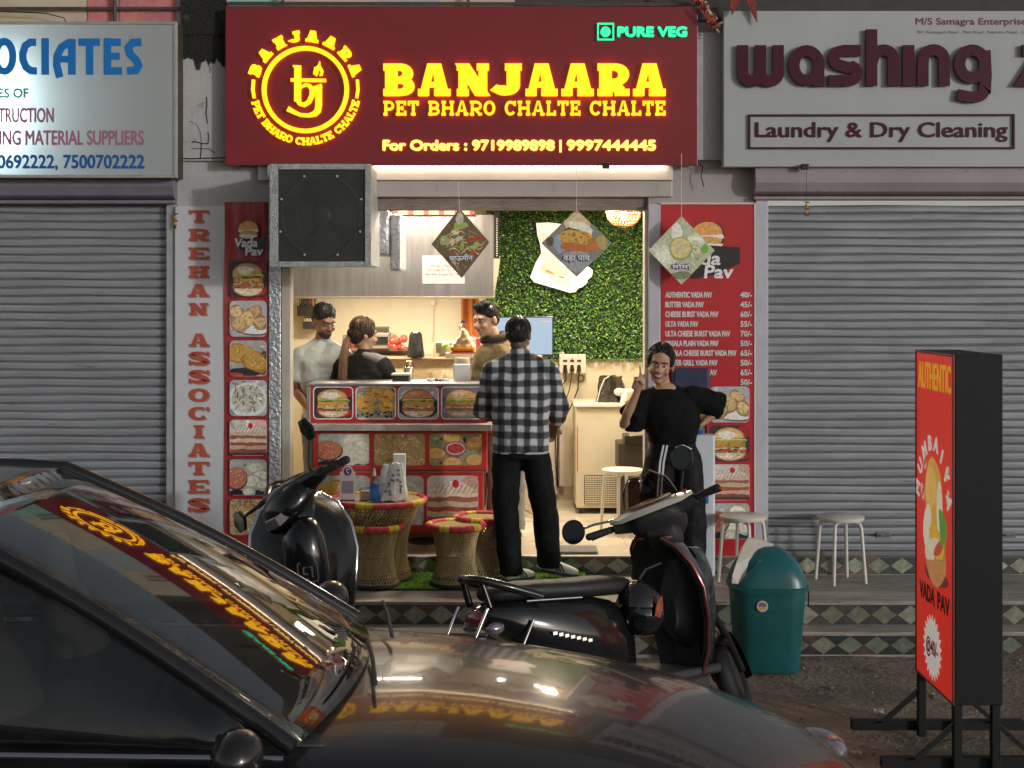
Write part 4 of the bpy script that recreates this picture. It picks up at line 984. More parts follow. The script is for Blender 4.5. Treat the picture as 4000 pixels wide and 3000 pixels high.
# dark clips and strings under the boards
def clip(x, y, Y, label):
    t = thing('sign_clip', label, 'clip', P(x, y, Y), 'black clips on the lower edges of the boards'); s = px2m(Y)
    mb = MB(); mb.box(PX(x - 14, Y), PX(x + 14, Y), Y, Y + .03, PZ(y + 10, Y), PZ(y - 12, Y)); mb.build('clip_body', mat('black_plastic', (.012, .012, .012), .45), t, bevel=.003)
    return t
clip(2367, 648, -.165, 'black clip under the glowing red board'); clip(3146, 652, -.195, 'black clip under the grey laundry board')
def charm(x, y, Y, ytop, label, cols):
    t = thing('hanging_charm', label, 'charm', P(x, y, Y), 'threaded lemon and chilli charms')
    mb = MB(); mb.tube([P(x, ytop, Y), P(x + 1, y + 60, Y)], .0015, 5); mb.build('thread', mat('black_thread', (.03, .03, .03), .8, var=0), t)
    for i, c in enumerate(cols):
        mb = MB()
        if c == 'l': mb.ell(P(x, y + i * 13, Y), (.013, .013, .012)); mb.build('lemon', mat('lemon', (.45, .33, .03), .5), t, smooth=60)
        elif c == 'b': mb.ell(P(x, y + i * 13, Y), (.010, .010, .012)); mb.build('bead', mat('black_bead', (.02, .02, .02), .4), t, smooth=60)
        else:
            for k_ in range(3): q = P(x, y + i * 13, Y); mb.tube([q + Vector((-.022 + .004 * k_, -.003 * k_, .008 - .005 * k_)), q, q + Vector((.022, -.003, -.007 + .006 * k_))], [.001, .004, .001], 6)
            mb.build('chilli', mat('dried_chilli', (.25, .03, .02), .5), t, smooth=60)
charm(3150, 790, -.17, 655, 'small dried charm on a thread in front of the shutter', 'clclc'); charm(684, 835, -.03, 795, 'small yellow and red charm on the guide rail', 'clclb')
# ---------------------------------------------------------------- exhaust fan box with mesh front
ex = thing('exhaust_fan_box', 'silver edged square fan box with black mesh front hung under the red board', 'exhaust fan', P(1250, 1045, -.55))
fx0, fx1, fz0, fz1, FY = PX(1052, -.55), PX(1450, -.55), PZ(1043, -.55), PZ(640, -.55), -.55
bt = .058
mb = MB(); mb.box(fx0 + .01, fx1 - .01, FY + .05, .16, fz0 + .01, fz1 - .01); mb.build('case', mat('galvanised_case', (.42, .44, .43), .45, metal=.5, var=.25, scale=5, bump=.2, bscale=40), ex, bevel=.006)
mb = MB()
mb.box(fx0, fx0 + bt, FY, FY + .045, fz0, fz1); mb.box(fx1 - bt * .75, fx1, FY, FY + .045, fz0, fz1); mb.box(fx0 + bt, fx1 - bt * .75, FY, FY + .045, fz0, fz0 + bt * .65); mb.box(fx0 + bt, fx1 - bt * .75, FY, FY + .045, fz1 - bt * .65, fz1)
mb.build('rim', mat('ribbed_aluminium', (.52, .55, .52), .38, metal=.6, var=.35, scale=22, bump=.9, bscale=110), ex, bevel=.006)
fc = Vector(((fx0 + fx1) / 2 + .005, FY, (fz0 + fz1) / 2))
mb = MB()
for q in range(5):
    a = R(20 + 72 * q); rows = []
    for i in range(6):
        rr = .06 + .19 * i / 5; rows.append([fc + Vector((rr * math.cos(a + da), .045 - .03 * da / .5, rr * math.sin(a + da))) for da in (-.30, -.1, .1, .34)])
    mb.grid(rows)
mb.build('fan_blade', mat('dark_blade', (.014, .014, .015), .7, spec=.2), ex, smooth=60)
mb = MB(); mb.lathe(fc + Vector((0, .05, 0)), [(.062, -.02), (.06, .012), (.045, .02), (.001, .022)], 24, -UY); mb.build('fan_hub', mat('dark_hub', (.03, .03, .032), .45), ex, smooth=40)
mb = MB(); mb.torus(fc + Vector((0, .03, 0)), UY, .268, .010, 48, 6); mb.torus(fc + Vector((0, .028, 0)), UY, .17, .002, 40, 5); mb.build('fan_ring', mat('dark_ring', (.05, .05, .05), .3), ex, smooth=60)
for q in range(8): a = R(22.5 + 45 * q); p = fc + Vector((.285 * math.cos(a) * (1.0 if q % 2 else 1.03), .0, .285 * math.sin(a))); mb = MB(); mb.disc(p, -UY, .008, .006, 10); mb.build('screw', mat('bright_screw', (.7, .68, .6), .3, metal=.8, var=0), ex)
mb = MB(); mb.box(fx0 + bt, fx1 - bt * .75, FY + .046, FY + .049, fz0 + bt * .65, fz1 - bt * .65); mb.build('backing', mat('black_backing', (.014, .014, .014), .8), ex)
mb = MB(); st_ = .0145; a0, a1, b0, b1 = fx0 + bt, fx1 - bt * .75, fz0 + bt * .65, fz1 - bt * .65
n = int((a1 - a0 + b1 - b0) / st_)
for i in range(1, n):
    for sgn in (1, -1):
        c = i * st_
        if sgn > 0: p, q = (a0 + max(0, c - (b1 - b0)), b0 + min(c, b1 - b0)), (a0 + min(c, a1 - a0), b0 + max(0, c - (a1 - a0)))
        else: p, q = (a0 + max(0, c - (b1 - b0)), b1 - min(c, b1 - b0)), (a0 + min(c, a1 - a0), b1 - max(0, c - (a1 - a0)))
        w_ = .0016; y = FY + .012 + .001 * (sgn > 0)
        d = Vector((q[0] - p[0], 0, q[1] - p[1]))
        if d.length < .01: continue
        m_ = Vector((-d.z, 0, d.x)).normalized() * w_
        P0, P1 = Vector((p[0], y, p[1])), Vector((q[0], y, q[1])); mb.quad(P0 + m_, P0 - m_, P1 - m_, P1 + m_)
mb.build('wire_mesh', mat('dull_wire', (.085, .085, .08), .5, metal=.3, var=.3, scale=3), ex)
mb = MB()
for x in (1062, 1440): mb.box(PX(x - 6), PX(x + 6), -.12, .0, PZ(700), PZ(600))
mb.build('hanger', mat('hanger_steel', (.5, .5, .5), .4, metal=.6), ex, bevel=.002)
# foil duct from the box into the bay
dk = thing('foil_duct', 'crinkled silver duct beside the fan box running into the bay', 'duct', P(1530, 1050, .3))
mb = MB(); mb.box(PX(1466, .2), PX(1520, .2), .2, .5, PZ(1000, .2), PZ(820, .2)); mb.box(PX(1522, .25), PX(1567, .25), .25, .8, PZ(1060, .25), PZ(835, .25)); mb.build('duct_body', M_foil, dk, bevel=.02)
mb = MB(); mb.tube([P(1524, 655, .18), P(1526, 830, .18)], .012, 8); mb.build('pipe', M_trim, dk, smooth=60)

# ---------------------------------------------------------------- kitchen hood
hd = thing('kitchen_hood', 'wide brushed steel extractor hood over the cook line', 'kitchen hood', P(1530, 1160, 1.0))
M_steel = mat('brushed_steel', (.40, .38, .37), .34, metal=.75, var=.18, scale=3, stretch=(8, 8, .6), bump=.03)
hx0, hx1, hz0, hz1 = PX(1140, 1), PX(1928, 1), PZ(1160, 1), PZ(838, 1)
mb = MB(); mb.box(hx0, hx1, 1.0, 1.02, hz0, hz1); mb.box(hx0, hx0 + .02, 1.021, 2.5, hz0, hz1); mb.box(hx1 - .02, hx1, 1.021, 2.5, hz0, hz1); mb.box(hx0 + .021, hx1 - .021, 1.021, 2.5, hz1 - .02, hz1); mb.build('hood_shell', M_steel, hd, bevel=.004)
mb = MB(); mb.box(hx0, hx1 + .01, .985, .999, hz0 - .012, hz0 + .004); mb.build('lower_lip', mat('hood_lip', (.5, .42, .28), .4, metal=.5), hd, bevel=.002)
mb = MB(); mb.box(hx1 + .002, hx1 + .045, .99, 1.01, PZ(1010, 1), hz1 + .02); mb.build('perforated_strip', mat('black_strip', (.02, .02, .02), .4), hd)
mb = MB()
for i in range(17): mb.disc(P(1941, 855 + i * 9, .989), -UY, .0055, .001, 8)
mb.build('perforation', mat('cream_dots', (.75, .7, .6), .5, var=0), hd)
mb = MB(); mb.plane((0, .995, 0)); mb.solid([(PX(1932, 1), PZ(1010, 1)), (PX(1955, 1), PZ(1000, 1)), (PX(1948, 1), PZ(1060, 1)), (PX(1930, 1), PZ(1150, 1))], 0, .004); mb.build('pale_tab', mat('pale_tab', (.75, .58, .42), .5), hd)
tape = thing('red_white_tape', 'red and cream striped strip along the top of the hood', 'tape', P(1680, 828, .95))
mb = MB()
for i in range(16): mb.col = (.55, .08, .05) if (i * 7) % 3 == 0 else (.66, .55, .38); x = 1535 + i * 20; mb.box(PX(x, .95), PX(x + 19.5, .95), .95, .955, PZ(838, .95), PZ(822, .95))
mb.build('strip', attr_mat('tape_print', .5), tape)
no = thing('paper_notice', 'pale notice with red handwriting stuck on the hood', 'notice', P(1735, 1110, .99))
mb = MB(); mb.plane((0, .999, 0), UX, UZ); mb.solid(rrect(PX(1650, 1), PZ(1108, 1), PX(1815, 1), PZ(998, 1), .008), .0, .0015); mb.build('sheet', mat('notice_paper', (.62, .56, .48), .5, var=.06), no)
mb = MB(); mb.plane((0, .996, 0))
for i, (t, xa, xb) in enumerate((('Parcel Charges', 1682, 1775), ('For Vada Pav Rs. 5', 1668, 1772), ('For Any Snacks Rs. 10', 1662, 1790))): mb.text(t, PX(xa, 1), PZ(1042 + i * 17, 1), PZ(1032, 1) - PZ(1042, 1), PX(xb, 1) - PX(xa, 1), h1=.0006, shear=.3)
mb.build('handwriting', mat('red_ink', (.45, .08, .06), .5, var=0), no)

# ---------------------------------------------------------------- leaf wall with a backlit cut-out
lw = thing('leaf_wall', 'artificial green leaf wall filling the upper back of the bay', 'leaf wall', P(2220, 1412, 2.77))
lx0, lx1, lz0, lz1 = PX(1900, 2.77), PX(2640, 2.77), PZ(1410, 2.77), 3.05
mb = MB(); mb.box(lx0, lx1, 2.76, 2.785, lz0 + .02, lz1); mb.build('backing_mat', mat('dark_green_mat', (.012, .03, .012), .8), lw)
mb = MB(); r = random.Random(11)
for i in range(13500):
    x, z = r.uniform(lx0, lx1), r.uniform(lz0 - .015 * r.random(), lz1); y = 2.755 - r.random() * .055; sz = r.uniform(.009, .019)
    d = Vector((r.uniform(-1, 1), r.uniform(-.9, -.1), r.uniform(-1, .7))).normalized(); n_ = Vector((r.uniform(-.7, .7), -1, r.uniform(-.1, .9))); u = d.cross(n_).normalized()
    c = Vector((x, y, z)); g = r.random()
    mb.col = vary((.045, .13, .02) if g < .45 else (.12, .27, .035) if g < .80 else (.30, .46, .09) if g < .95 else (.02, .22, .08), r, .3)
    mb.poly([c - d * sz, c + u * sz * .42, c + d * sz, c - u * sz * .42])
mb.build('foliage', attr_mat('plastic_leaf', .38, var=.1, scale=200), lw, normals=False)
bl = thing('backlit_poster', 'glowing cut-out picture of a stuffed bun on the leaf wall', 'lit poster', P(2195, 1145, 2.7))
mb = MB(); s27 = px2m(2.66); zf = 2212 / 1100
pq = lambda x, y: ((1500 + x / zf - 2195) * s27, (1010 - (650 + y / zf)) * s27)
shape = [pq(*q) for q in ((1195, 445), (1290, 440), (1420, 455), (1560, 450), (1640, 520), (1600, 650), (1570, 760), (1640, 815), (1635, 860), (1500, 985), (1460, 992), (1370, 965), (1180, 910), (1148, 870), (1190, 760), (1235, 680), (1225, 600), (1205, 540))]
frame_plane(mb, 2195, 1010, 2.66); mb.col = (.95, .88, .75); mb.solid(shape, -.05, .0); mb.k = 8
r = random.Random(8)
def blb(x, y, a, b, c, ang=0, w=.15): mb.col = c; mb.flat(ellipse(*pq(x, y), a, b, 16, ang, w, r))
blb(1330, 720, .10, .05, (.95, .62, .42)); blb(1280, 700, .06, .035, (.95, .70, .52)); blb(1340, 810, .135, .055, (.92, .48, .28), -12); blb(1360, 800, .11, .04, (.95, .60, .40), -12)
blb(1270, 870, .10, .03, (.95, .86, .72), -20); blb(1400, 900, .08, .045, (.93, .66, .48), -20); blb(1440, 925, .03, .03, (.92, .60, .45)); blb(1300, 830, .04, .01, (.55, .18, .08), -25); blb(1395, 870, .03, .008, (.5, .15, .06), -20)
blb(1550, 920, .06, .03, (.95, .82, .6), 30); blb(1260, 560, .05, .04, (.92, .62, .45)); blb(1330, 600, .06, .05, (.55, .32, .2))
mb.build('lit_face', attr_mat('lit_print', .4, var=.05, estr=.72, tint=.8), bl, normals=False)

# ---------------------------------------------------------------- pendant lamp
pen = thing('pendant_lamp', 'orange wicker dome lamp glowing under the bay ceiling', 'lamp', P(2442, 890, 1.1))
pc = P(2436, 828, 1.1); pr = 68 * px2m(1.1)
mb = MB()
for i in range(26): a = 2 * math.pi * i / 26; mb.tube([pc + Vector((pr * math.cos(t_) * math.cos(a + .5 * t_), pr * math.cos(t_) * math.sin(a + .5 * t_), -pr * .9 * math.sin(t_))) for t_ in (0, .35, .7, 1.05, 1.4)], .0035, 5)
for i in range(26): a = 2 * math.pi * i / 26; mb.tube([pc + Vector((pr * math.cos(t_) * math.cos(a - .5 * t_), pr * math.cos(t_) * math.sin(a - .5 * t_), -pr * .9 * math.sin(t_))) for t_ in (0, .35, .7, 1.05, 1.4)], .0035, 5)
for t_ in (0, .22, .45, .7, .95, 1.2): mb.torus(pc + Vector((0, 0, -pr * .9 * math.sin(t_))), UZ, pr * math.cos(t_), .004, 30, 5)
mb.build('wicker_shade', mat('wicker', (.42, .20, .07), .6, var=.3, scale=20), pen, smooth=60)
mb = MB(); mb.ell(pc + Vector((0, 0, -.03)), (.03, .03, .04)); mb.build('bulb', mat('bulb', (.9, .8, .6), .4, var=0, emit=(1.0, .50, .14), estr=22), pen, smooth=60)
mb = MB(); mb.tube([pc + Vector((0, 0, .02)), Vector((pc.x, pc.y, 3.05))], .006, 6); mb.build('cord', M_dark, pen)

# ---------------------------------------------------------------- serving cart with picture panels
CY = .35
cart = thing('food_cart', 'red serving counter covered in framed food pictures, steel ledge halfway up', 'counter', (PX(1555, CY), CY + .3, FLOOR))
M_cred = mat('counter_red', (.52, .035, .03), .34, var=.1, scale=3)
cx0, cx1 = PX(1207, CY), PX(1905, CY)
mb = MB(); mb.box(cx0, cx1, CY, CY + .45, PZ(1655, CY), PZ(1508, CY)); mb.build('upper_cabinet', M_cred, cart, bevel=.004)
mb = MB(); mb.box(cx0 - .01, cx1 + .01, CY - .03, CY + .5, PZ(1507, CY), PZ(1497, CY)); mb.box(cx0 - .012, cx0 + .012, CY - .022, CY - .001, PZ(1655, CY), PZ(1508, CY)); mb.build('top_rail', M_steel, cart, bevel=.004)
mb = MB(); mb.box(cx0 - .012, cx1 + .03, CY - .12, CY + .5, PZ(1684, CY - .12), PZ(1657, CY - .12)); mb.build('steel_ledge', mat('ledge_steel', (.55, .50, .46), .4, metal=.5, var=.3, scale=9, bump=.1), cart, bevel=.006)
mb = MB(); mb.box(PX(1225, CY), PX(1902, CY), CY, CY + .5, PZ(1838, CY), PZ(1688, CY)); mb.build('middle_panel', M_cred, cart, bevel=.004)
mb = MB(); mb.box(PX(1232, CY), PX(1888, CY), CY + .005, CY + .5, PZ(2082, CY), PZ(1848, CY)); mb.build('lower_panel', M_cred, cart, bevel=.004)
mb = MB(); mb.box(PX(1225, CY), PX(1905, CY), CY - .012, CY + .45, PZ(1847, CY), PZ(1839, CY)); mb.box(PX(1240, CY), PX(1880, CY), CY + .06, CY + .5, PZ(2120, CY), PZ(2083, CY)); mb.build('base_rail', mat('base_rail', (.30, .10, .07), .5, var=.3), cart, bevel=.003)
mb = MB()
for x in (1290, 1840):
    for dy in (.1, .42): mb.torus(P(x, 2125, CY + dy) + Vector((0, 0, .0)), UX, .026, .012, 16, 6)
mb.build('caster', mat('black_rubber', (.015, .015, .015), .7), cart, smooth=60)
for i, (kd, xa, xb) in enumerate((('burger', 1227, 1376), ('slaw', 1393, 1543), ('bunplate', 1558, 1710), ('club', 1727, 1890))): card(cart, 'food_photo', kd, xa, 1514, xb, 1634, CY - .002, 80 + i, M_print_gloss)
for i, (kd, xa, xb) in enumerate((('momo', 1243, 1442), ('noodle', 1461, 1660), ('fried', 1677, 1882))): card(cart, 'food_photo', kd, xa, 1695, xb, 1818, CY - .002, 90 + i, M_print_gloss, None)
for i, (kd, xa, xb) in enumerate((('cutlet', 1246, 1446), ('pasta', 1462, 1655), ('toast', 1668, 1868))): card(cart, 'food_photo', kd, xa, 1858, xb, 2052, CY + .003, 100 + i, M_print_gloss, None)
sc_ = thing('dark_bowl', 'wide black pan lying under the counter', 'bowl', P(1655, 2125, .25)); mb = MB(); mb.lathe(P(1655, 2125, .25), [(.06, 0), (.11, .012), (.125, .03), (.12, .03), (.10, .014), (.001, .008)], 24); mb.build('pan', mat('black_pan', (.012, .012, .013), .35), sc_, smooth=40)

# ---------------------------------------------------------------- kitchen line behind the counter
bk = thing('kitchen_counter', 'marble topped cooking counter along the back wall', 'counter', P(1550, 1700, 2.3))
M_marb = mat('speckled_marble', (.55, .44, .27), .35, var=.35, scale=14, spots=[((.22, .16, .09), 16, .62)])
mb = MB(); mb.box(PX(1290, 2.1), PX(1880, 2.1), 2.1, 2.75, FLOOR, PZ(1405, 2.1)); mb.build('counter_body', M_marb, bk, bevel=.004)
mb = MB(); mb.box(PX(1290, 2.08), PX(1885, 2.08), 2.06, 2.76, PZ(1404, 2.08), PZ(1396, 2.08)); mb.build('counter_top', mat('counter_stone', (.36, .28, .18), .3, var=.2), bk, bevel=.004)
mb = MB(); mb.box(PX(1740, 1.6), PX(1880, 1.6), 1.6, 2.0, PZ(1400, 1.6), PZ(1378, 1.6)); mb.box(PX(1770, 1.65), PX(1850, 1.65), 1.65, 1.95, FLOOR, PZ(1401, 1.6)); mb.build('raised_shelf', mat('shelf_white', (.58, .52, .44), .4, var=.2), bk, bevel=.004)
mb = MB(); mb.box(PX(1330, 2.5), PX(1590, 2.5), 2.5, 2.78, PZ(1372, 2.5), PZ(1360, 2.5)); mb.build('low_shelf', mat('brown_shelf', (.16, .09, .05), .5), bk, bevel=.003)
def item(name, label, cat, group=None, at=(0, 0, 0)): return thing(name, label, cat, at, group)
def lathe_item(name, label, cat, x, y, Y, prof, m, parts=(), group=None):
    t = item(name, label, cat, group, P(x, y, Y)); s = px2m(Y)
    mb = MB(); mb.lathe(P(x, y, Y), [(a * s, b * s) for a, b in prof], 20); mb.build('body', m, t, smooth=40)
    for pn, pp, pm in parts: mb = MB(); mb.lathe(P(x, y, Y), [(a * s, b * s) for a, b in pp], 18); mb.build(pn, pm, t, smooth=40)
    return t
M_blk = mat('black_gloss', (.012, .011, .011), .25, coat=.3)
M_ss = mat('polished_steel', (.62, .56, .46), .2, metal=.9, var=.1)
M_clear = glass_mat('clear_plastic', (.82, .84, .82), .05)
lathe_item('jug', 'tall black plastic jug standing on the marble counter', 'jug', 1624, 1395, 2.0, [(34, 0), (35, 4), (30, 40), (24, 88), (22, 94), (18, 95), (.1, 95)], M_blk, [('lid', [(20, 95.5), (18, 99), (.1, 99)], M_blk)])
lathe_item('flask', 'steel flask with round cap behind the counter top', 'flask', 1597, 1490, .9, [(19, 0), (20, 3), (20, 48), (17, 56), (12, 60), (.1, 60)], M_ss, [('cap', [(12, 61), (12, 78), (8, 81), (.1, 81)], mat('brass_cap', (.5, .36, .16), .3, metal=.8, var=.1)), ('strap', [(13, 58), (14, 60), (13, 62)], M_blk)])
t = item('food_box', 'clear lidded tub of dark food on the counter top', 'container', None, P(1565, 1495, .6))
mb = MB(); mb.box(PX(1532, .6), PX(1599, .6), .6, .75, PZ(1494, .6), PZ(1468, .6)); mb.build('tub', mat('dark_food', (.05, .025, .02), .4), t, bevel=.01)
mb = MB(); mb.box(PX(1528, .6), PX(1603, .6), .595, .755, PZ(1467, .6), PZ(1460, .6)); mb.lathe(P(1565, 1460, .67), [(.018, 0), (.02, .004), (.012, .008), (.001, .008)], 14); mb.build('lid', mat('milky_lid', (.6, .58, .52), .3, var=.1), t, bevel=.003)
for i, x in enumerate((1683, 1738)):
    lathe_item('white_cup', ('white sauce cup with clear dispenser by the dark scraps' if i == 0 else 'white sauce cup with clear dispenser by the paper stack'), 'cup', x, 1495, .6, [(15, 0), (17, 14), (16, 16), (.1, 16)], mat('white_cup', (.72, .70, .66), .4), [('dispenser', [(9, 16.5), (8, 28), (3, 34), (2, 42), (.1, 42)], M_clear)], 'white sauce cups on the counter')
t = item('scrap_heap', 'small heap of dark brown scraps between the cups', 'food', None, P(1711, 1495, .6)); mb = MB()
for _ in range(9): q = P(1711 + rnd.uniform(-10, 10), 1490 - rnd.uniform(0, 8), .6); mb.ell(q, (.01, .01, .008))
mb.build('scraps', mat('brown_scraps', (.10, .05, .03), .7), t, smooth=50)
t = item('paper_stack', 'upright stack of white sheets at the end of the counter', 'paper', None, P(1804, 1494, .62)); mb = MB(); mb.box(PX(1773, .62), PX(1836, .62), .62, .72, PZ(1494, .62), PZ(1424, .62)); mb.build('sheets', mat('white_paper', (.66, .62, .58), .6, var=.08), t, bevel=.004)
lathe_item('paper_roll', 'pale cylinder standing on the shelf of the counter', 'roll', 1806, 1424, 1.0, [(30, 0), (30, 24), (29, 26), (.1, 26)], mat('pale_steel', (.5, .44, .36), .35, metal=.4))
t = item('bread_bag', 'clear bag of pale buns on a yellow packet', 'bag', None, P(1808, 1378, 1.3)); mb = MB(); s = px2m(1.3)
for dx, dy, a, b in ((-22, 28, 22, 18), (12, 26, 24, 20), (36, 24, 16, 16), (-4, 50, 24, 18), (20, 48, 20, 18), (6, 72, 18, 18), (2, 88, 10, 10)): mb.ell(P(1808 + dx, 1378 - dy, 1.3), (a * s, .05, b * s))
mb.build('buns', mat('pale_bun', (.72, .58, .34), .35, var=.15, coat=.3), t, voxel=.008)
mb = MB(); mb.box(PX(1760, 1.3), PX(1856, 1.3), 1.25, 1.4, PZ(1374, 1.3), PZ(1350, 1.3)); mb.build('yellow_packet', mat('yellow_packet', (.75, .33, .02), .35), t, bevel=.02)
mb = MB(); mb.box(PX(1758, 1.3), PX(1870, 1.3), 1.24, 1.42, PZ(1380, 1.3), PZ(1375, 1.3)); mb.build('red_tray', mat('red_tray', (.35, .03, .03), .4), t, bevel=.003)
lathe_item('clear_bottle', 'clear bottle with purple cap above the bun bag', 'bottle', 1810, 1290, 1.6, [(16, 0), (18, 6), (18, 16), (8, 24), (7, 28), (.1, 28)], M_clear, [('cap', [(10, 28), (10, 38), (.1, 38)], mat('purple_cap', (.06, .03, .12), .4))])
for i, (x, h, m_, lb) in enumerate(((1706, 45, 'spice_brown', 'small jar of brown spice on the back counter'), (1730, 40, 'spice_dark', 'small jar of dark spice on the back counter'), (1765, 46, 'oil_pale', 'squat clear bottle with dark cap on the back counter'))):
    lathe_item('spice_jar', lb, 'jar', x, 1392, 2.25, [(13, 0), (13, h * .7), (9, h * .8), (.1, h * .8)], mat(m_, [(.32, .2, .1), (.06, .03, .02), (.46, .42, .34)][i], .25, coat=.5), [('lid', [(10, h * .81), (10, h), (.1, h)], M_blk if i else M_ss)], 'jars on the back counter')
t = item('tiffin_tray', 'pale green plastic crate beside the bun bag', 'crate', None, P(1735, 1380, 1.7)); mb = MB(); mb.box(PX(1700, 1.7), PX(1775, 1.7), 1.7, 1.95, PZ(1380, 1.7), PZ(1336, 1.7)); mb.build('crate_body', mat('pale_green_plastic', (.42, .46, .32), .4, var=.3, scale=12), t, bevel=.008)
mb = MB(); mb.ell(P(1742, 1350, 1.68), (.035, .03, .03)); mb.build('cabbage', mat('lime_leaf', (.35, .5, .12), .5, var=.3, scale=20), t, smooth=60)
t = item('red_bag', 'crumpled red plastic bag on the low shelf', 'bag', None, P(1553, 1362, 2.3)); mb = MB()
for _ in range(16): mb.ell(P(1553 + rnd.uniform(-26, 26), 1340 + rnd.uniform(-22, 18), 2.3 + rnd.uniform(-.04, .04)), (rnd.uniform(.02, .045), .03, rnd.uniform(.02, .04)))
mb.build('bag_film', mat('red_film', (.50, .06, .045), .25, var=.4, scale=20, coat=.3, bump=.8, bscale=40), t, voxel=.007)
t = item('toaster_oven', 'black and silver sandwich grill on the low shelf', 'grill', None, P(1470, 1362, 2.45)); mb = MB(); mb.box(PX(1415, 2.45), PX(1518, 2.45), 2.45, 2.7, PZ(1362, 2.45), PZ(1300, 2.45)); mb.build('grill_body', mat('grill_silver', (.34, .30, .24), .35, metal=.5), t, bevel=.008)
mb = MB(); mb.box(PX(1418, 2.44), PX(1515, 2.44), 2.435, 2.449, PZ(1345, 2.44), PZ(1315, 2.44)); mb.build('grill_window', M_blk, t)
mb = MB(); mb.box(PX(1420, 2.45), PX(1512, 2.45), 2.46, 2.68, PZ(1299, 2.45), PZ(1278, 2.45)); mb.build('grill_lid', mat('grill_dark', (.05, .04, .03), .4), t, bevel=.006)
t = item('wall_rack', 'black wall rack of small dark packets in the kitchen corner', 'rack', None, P(1205, 1290, 2.6)); mb = MB(); mb.box(PX(1160, 2.6), PX(1240, 2.6), 2.6, 2.75, PZ(1235, 2.6), PZ(1185, 2.6)); mb.box(PX(1182, 2.6), PX(1245, 2.6), 2.6, 2.75, PZ(1285, 2.6), PZ(1240, 2.6)); mb.build('rack_box', mat('rack_black', (.03, .025, .02), .5, var=.5, scale=18), t, bevel=.004)
mb = MB()
for i in range(12): x = 1163 + i * 6.5; mb.col = rnd.choice([(.4, .3, .05), (.35, .05, .03), (.5, .45, .35), (.05, .05, .05)]); mb.box(PX(x, 2.59), PX(x + 5, 2.59), 2.58, 2.599, PZ(rnd.uniform(1182, 1196), 2.59), PZ(1165, 2.59))
for i in range(9): x = 1186 + i * 6.5; mb.col = rnd.choice([(.4, .3, .15), (.35, .12, .05), (.5, .45, .35)]); mb.box(PX(x, 2.59), PX(x + 5, 2.59), 2.58, 2.599, PZ(1256, 2.59), PZ(1243, 2.59))
mb.build('packets', attr_mat('packet_print', .4), t)
t = item('orange_cloth', 'orange apron hanging on the wall behind the hooded boy', 'apron', None, P(1830, 1310, 2.6)); mb = MB(); mb.grid([[(PX(1800 + 70 * i / 8, 2.6), 2.7 - .03 * math.sin(i * 1.7), PZ(1165 + (150 + 5 * math.sin(i)) * j / 6, 2.6)) for i in range(9)] for j in range(7)]); mb.build('cloth', mat('orange_cloth', (.45, .14, .03), .8, var=.25), t, smooth=60)

# ---------------------------------------------------------------- monitor, sockets, freezer, cooler
t = thing('monitor', 'bright white computer screen in front of the leaf wall', 'monitor', P(2045, 1390, 2.3))
mb = MB(); mb.box(PX(1930, 2.3), PX(2162, 2.3), 2.3, 2.34, PZ(1392, 2.3), PZ(1236, 2.3)); mb.build('bezel', M_blk, t, bevel=.004)
mb = MB(); mb.box(PX(1935, 2.3), PX(2157, 2.3), 2.296, 2.2995, PZ(1384, 2.3), PZ(1241, 2.3)); mb.build('screen', mat('lit_screen', (.05, .05, .05), .3, var=0, emit=(.50, .74, 1.0), estr=.62), t)
mb = MB(); mb.plane(P(2113, 1257, 2.2955)); mb.flat([(0, 0), (.085, 0), (.085, .008), (0, .008)], .0002); mb.build('screen_bar', mat('pink_bar', (.4, .2, .25), .5, var=0), t)
mb = MB(); mb.box(PX(2030, 2.32), PX(2060, 2.32), 2.32, 2.36, PZ(1480, 2.3), PZ(1393, 2.3)); mb.build('stand', M_blk, t)
t = thing('till_printer', 'small pink and white till box below the screen', 'printer', P(2090, 1440, 2.2)); mb = MB(); mb.box(PX(2065, 2.2), PX(2118, 2.2), 2.2, 2.4, PZ(1430, 2.2), PZ(1388, 2.2)); mb.build('till_body', mat('pink_white', (.6, .4, .42), .4, var=.3, scale=10), t, bevel=.006)
t = thing('till_desk', 'cream desk under the screen', 'desk', P(2060, 1950, 2.3)); mb = MB(); mb.box(PX(1960, 2.1), PX(2155, 2.1), 2.12, 2.6, PZ(1445, 2.1), PZ(1432, 2.1)); mb.build('desk_top', M_trim, t, bevel=.004)
mb = MB(); mb.box(PX(1965, 2.15), PX(2150, 2.15), 2.15, 2.58, FLOOR, PZ(1446, 2.1)); mb.build('desk_body', mat('desk_cream', (.6, .5, .36), .5), t, bevel=.004)
t = thing('desk_chair_base', 'chrome five star chair foot with black caster on the shop floor', 'chair', P(2040, 2010, 1.8)); mb = MB()
for q in range(5): a = R(20 + 72 * q); c = P(2030, 1975, 1.9); e2 = c + Vector((.2 * math.cos(a), .2 * math.sin(a), -.05)); mb.tube([c, e2], [.022, .014], 8)
mb.tube([P(2030, 1975, 1.9), P(2030, 1850, 1.9)], .025, 10); mb.build('star_base', M_ss, t, smooth=50)
mb = MB()
for q in range(5): a = R(20 + 72 * q); c = P(2030, 1975, 1.9); mb.torus(c + Vector((.2 * math.cos(a), .2 * math.sin(a), -.075)), UX, .018, .014, 14, 6)
mb.build('caster', mat('black_rubber'), t, smooth=50)
sk = thing('socket_panel', 'white socket panel on the wall with black plugs in it', 'socket', P(2237, 1455, 2.75))
mb = MB(); mb.box(PX(2184, 2.75), PX(2288, 2.75), 2.70, 2.795, PZ(1458, 2.75), PZ(1383, 2.75)); mb.build('plate', mat('white_socket', (.72, .62, .48), .4, var=.05), sk, bevel=.006)
mb = MB()
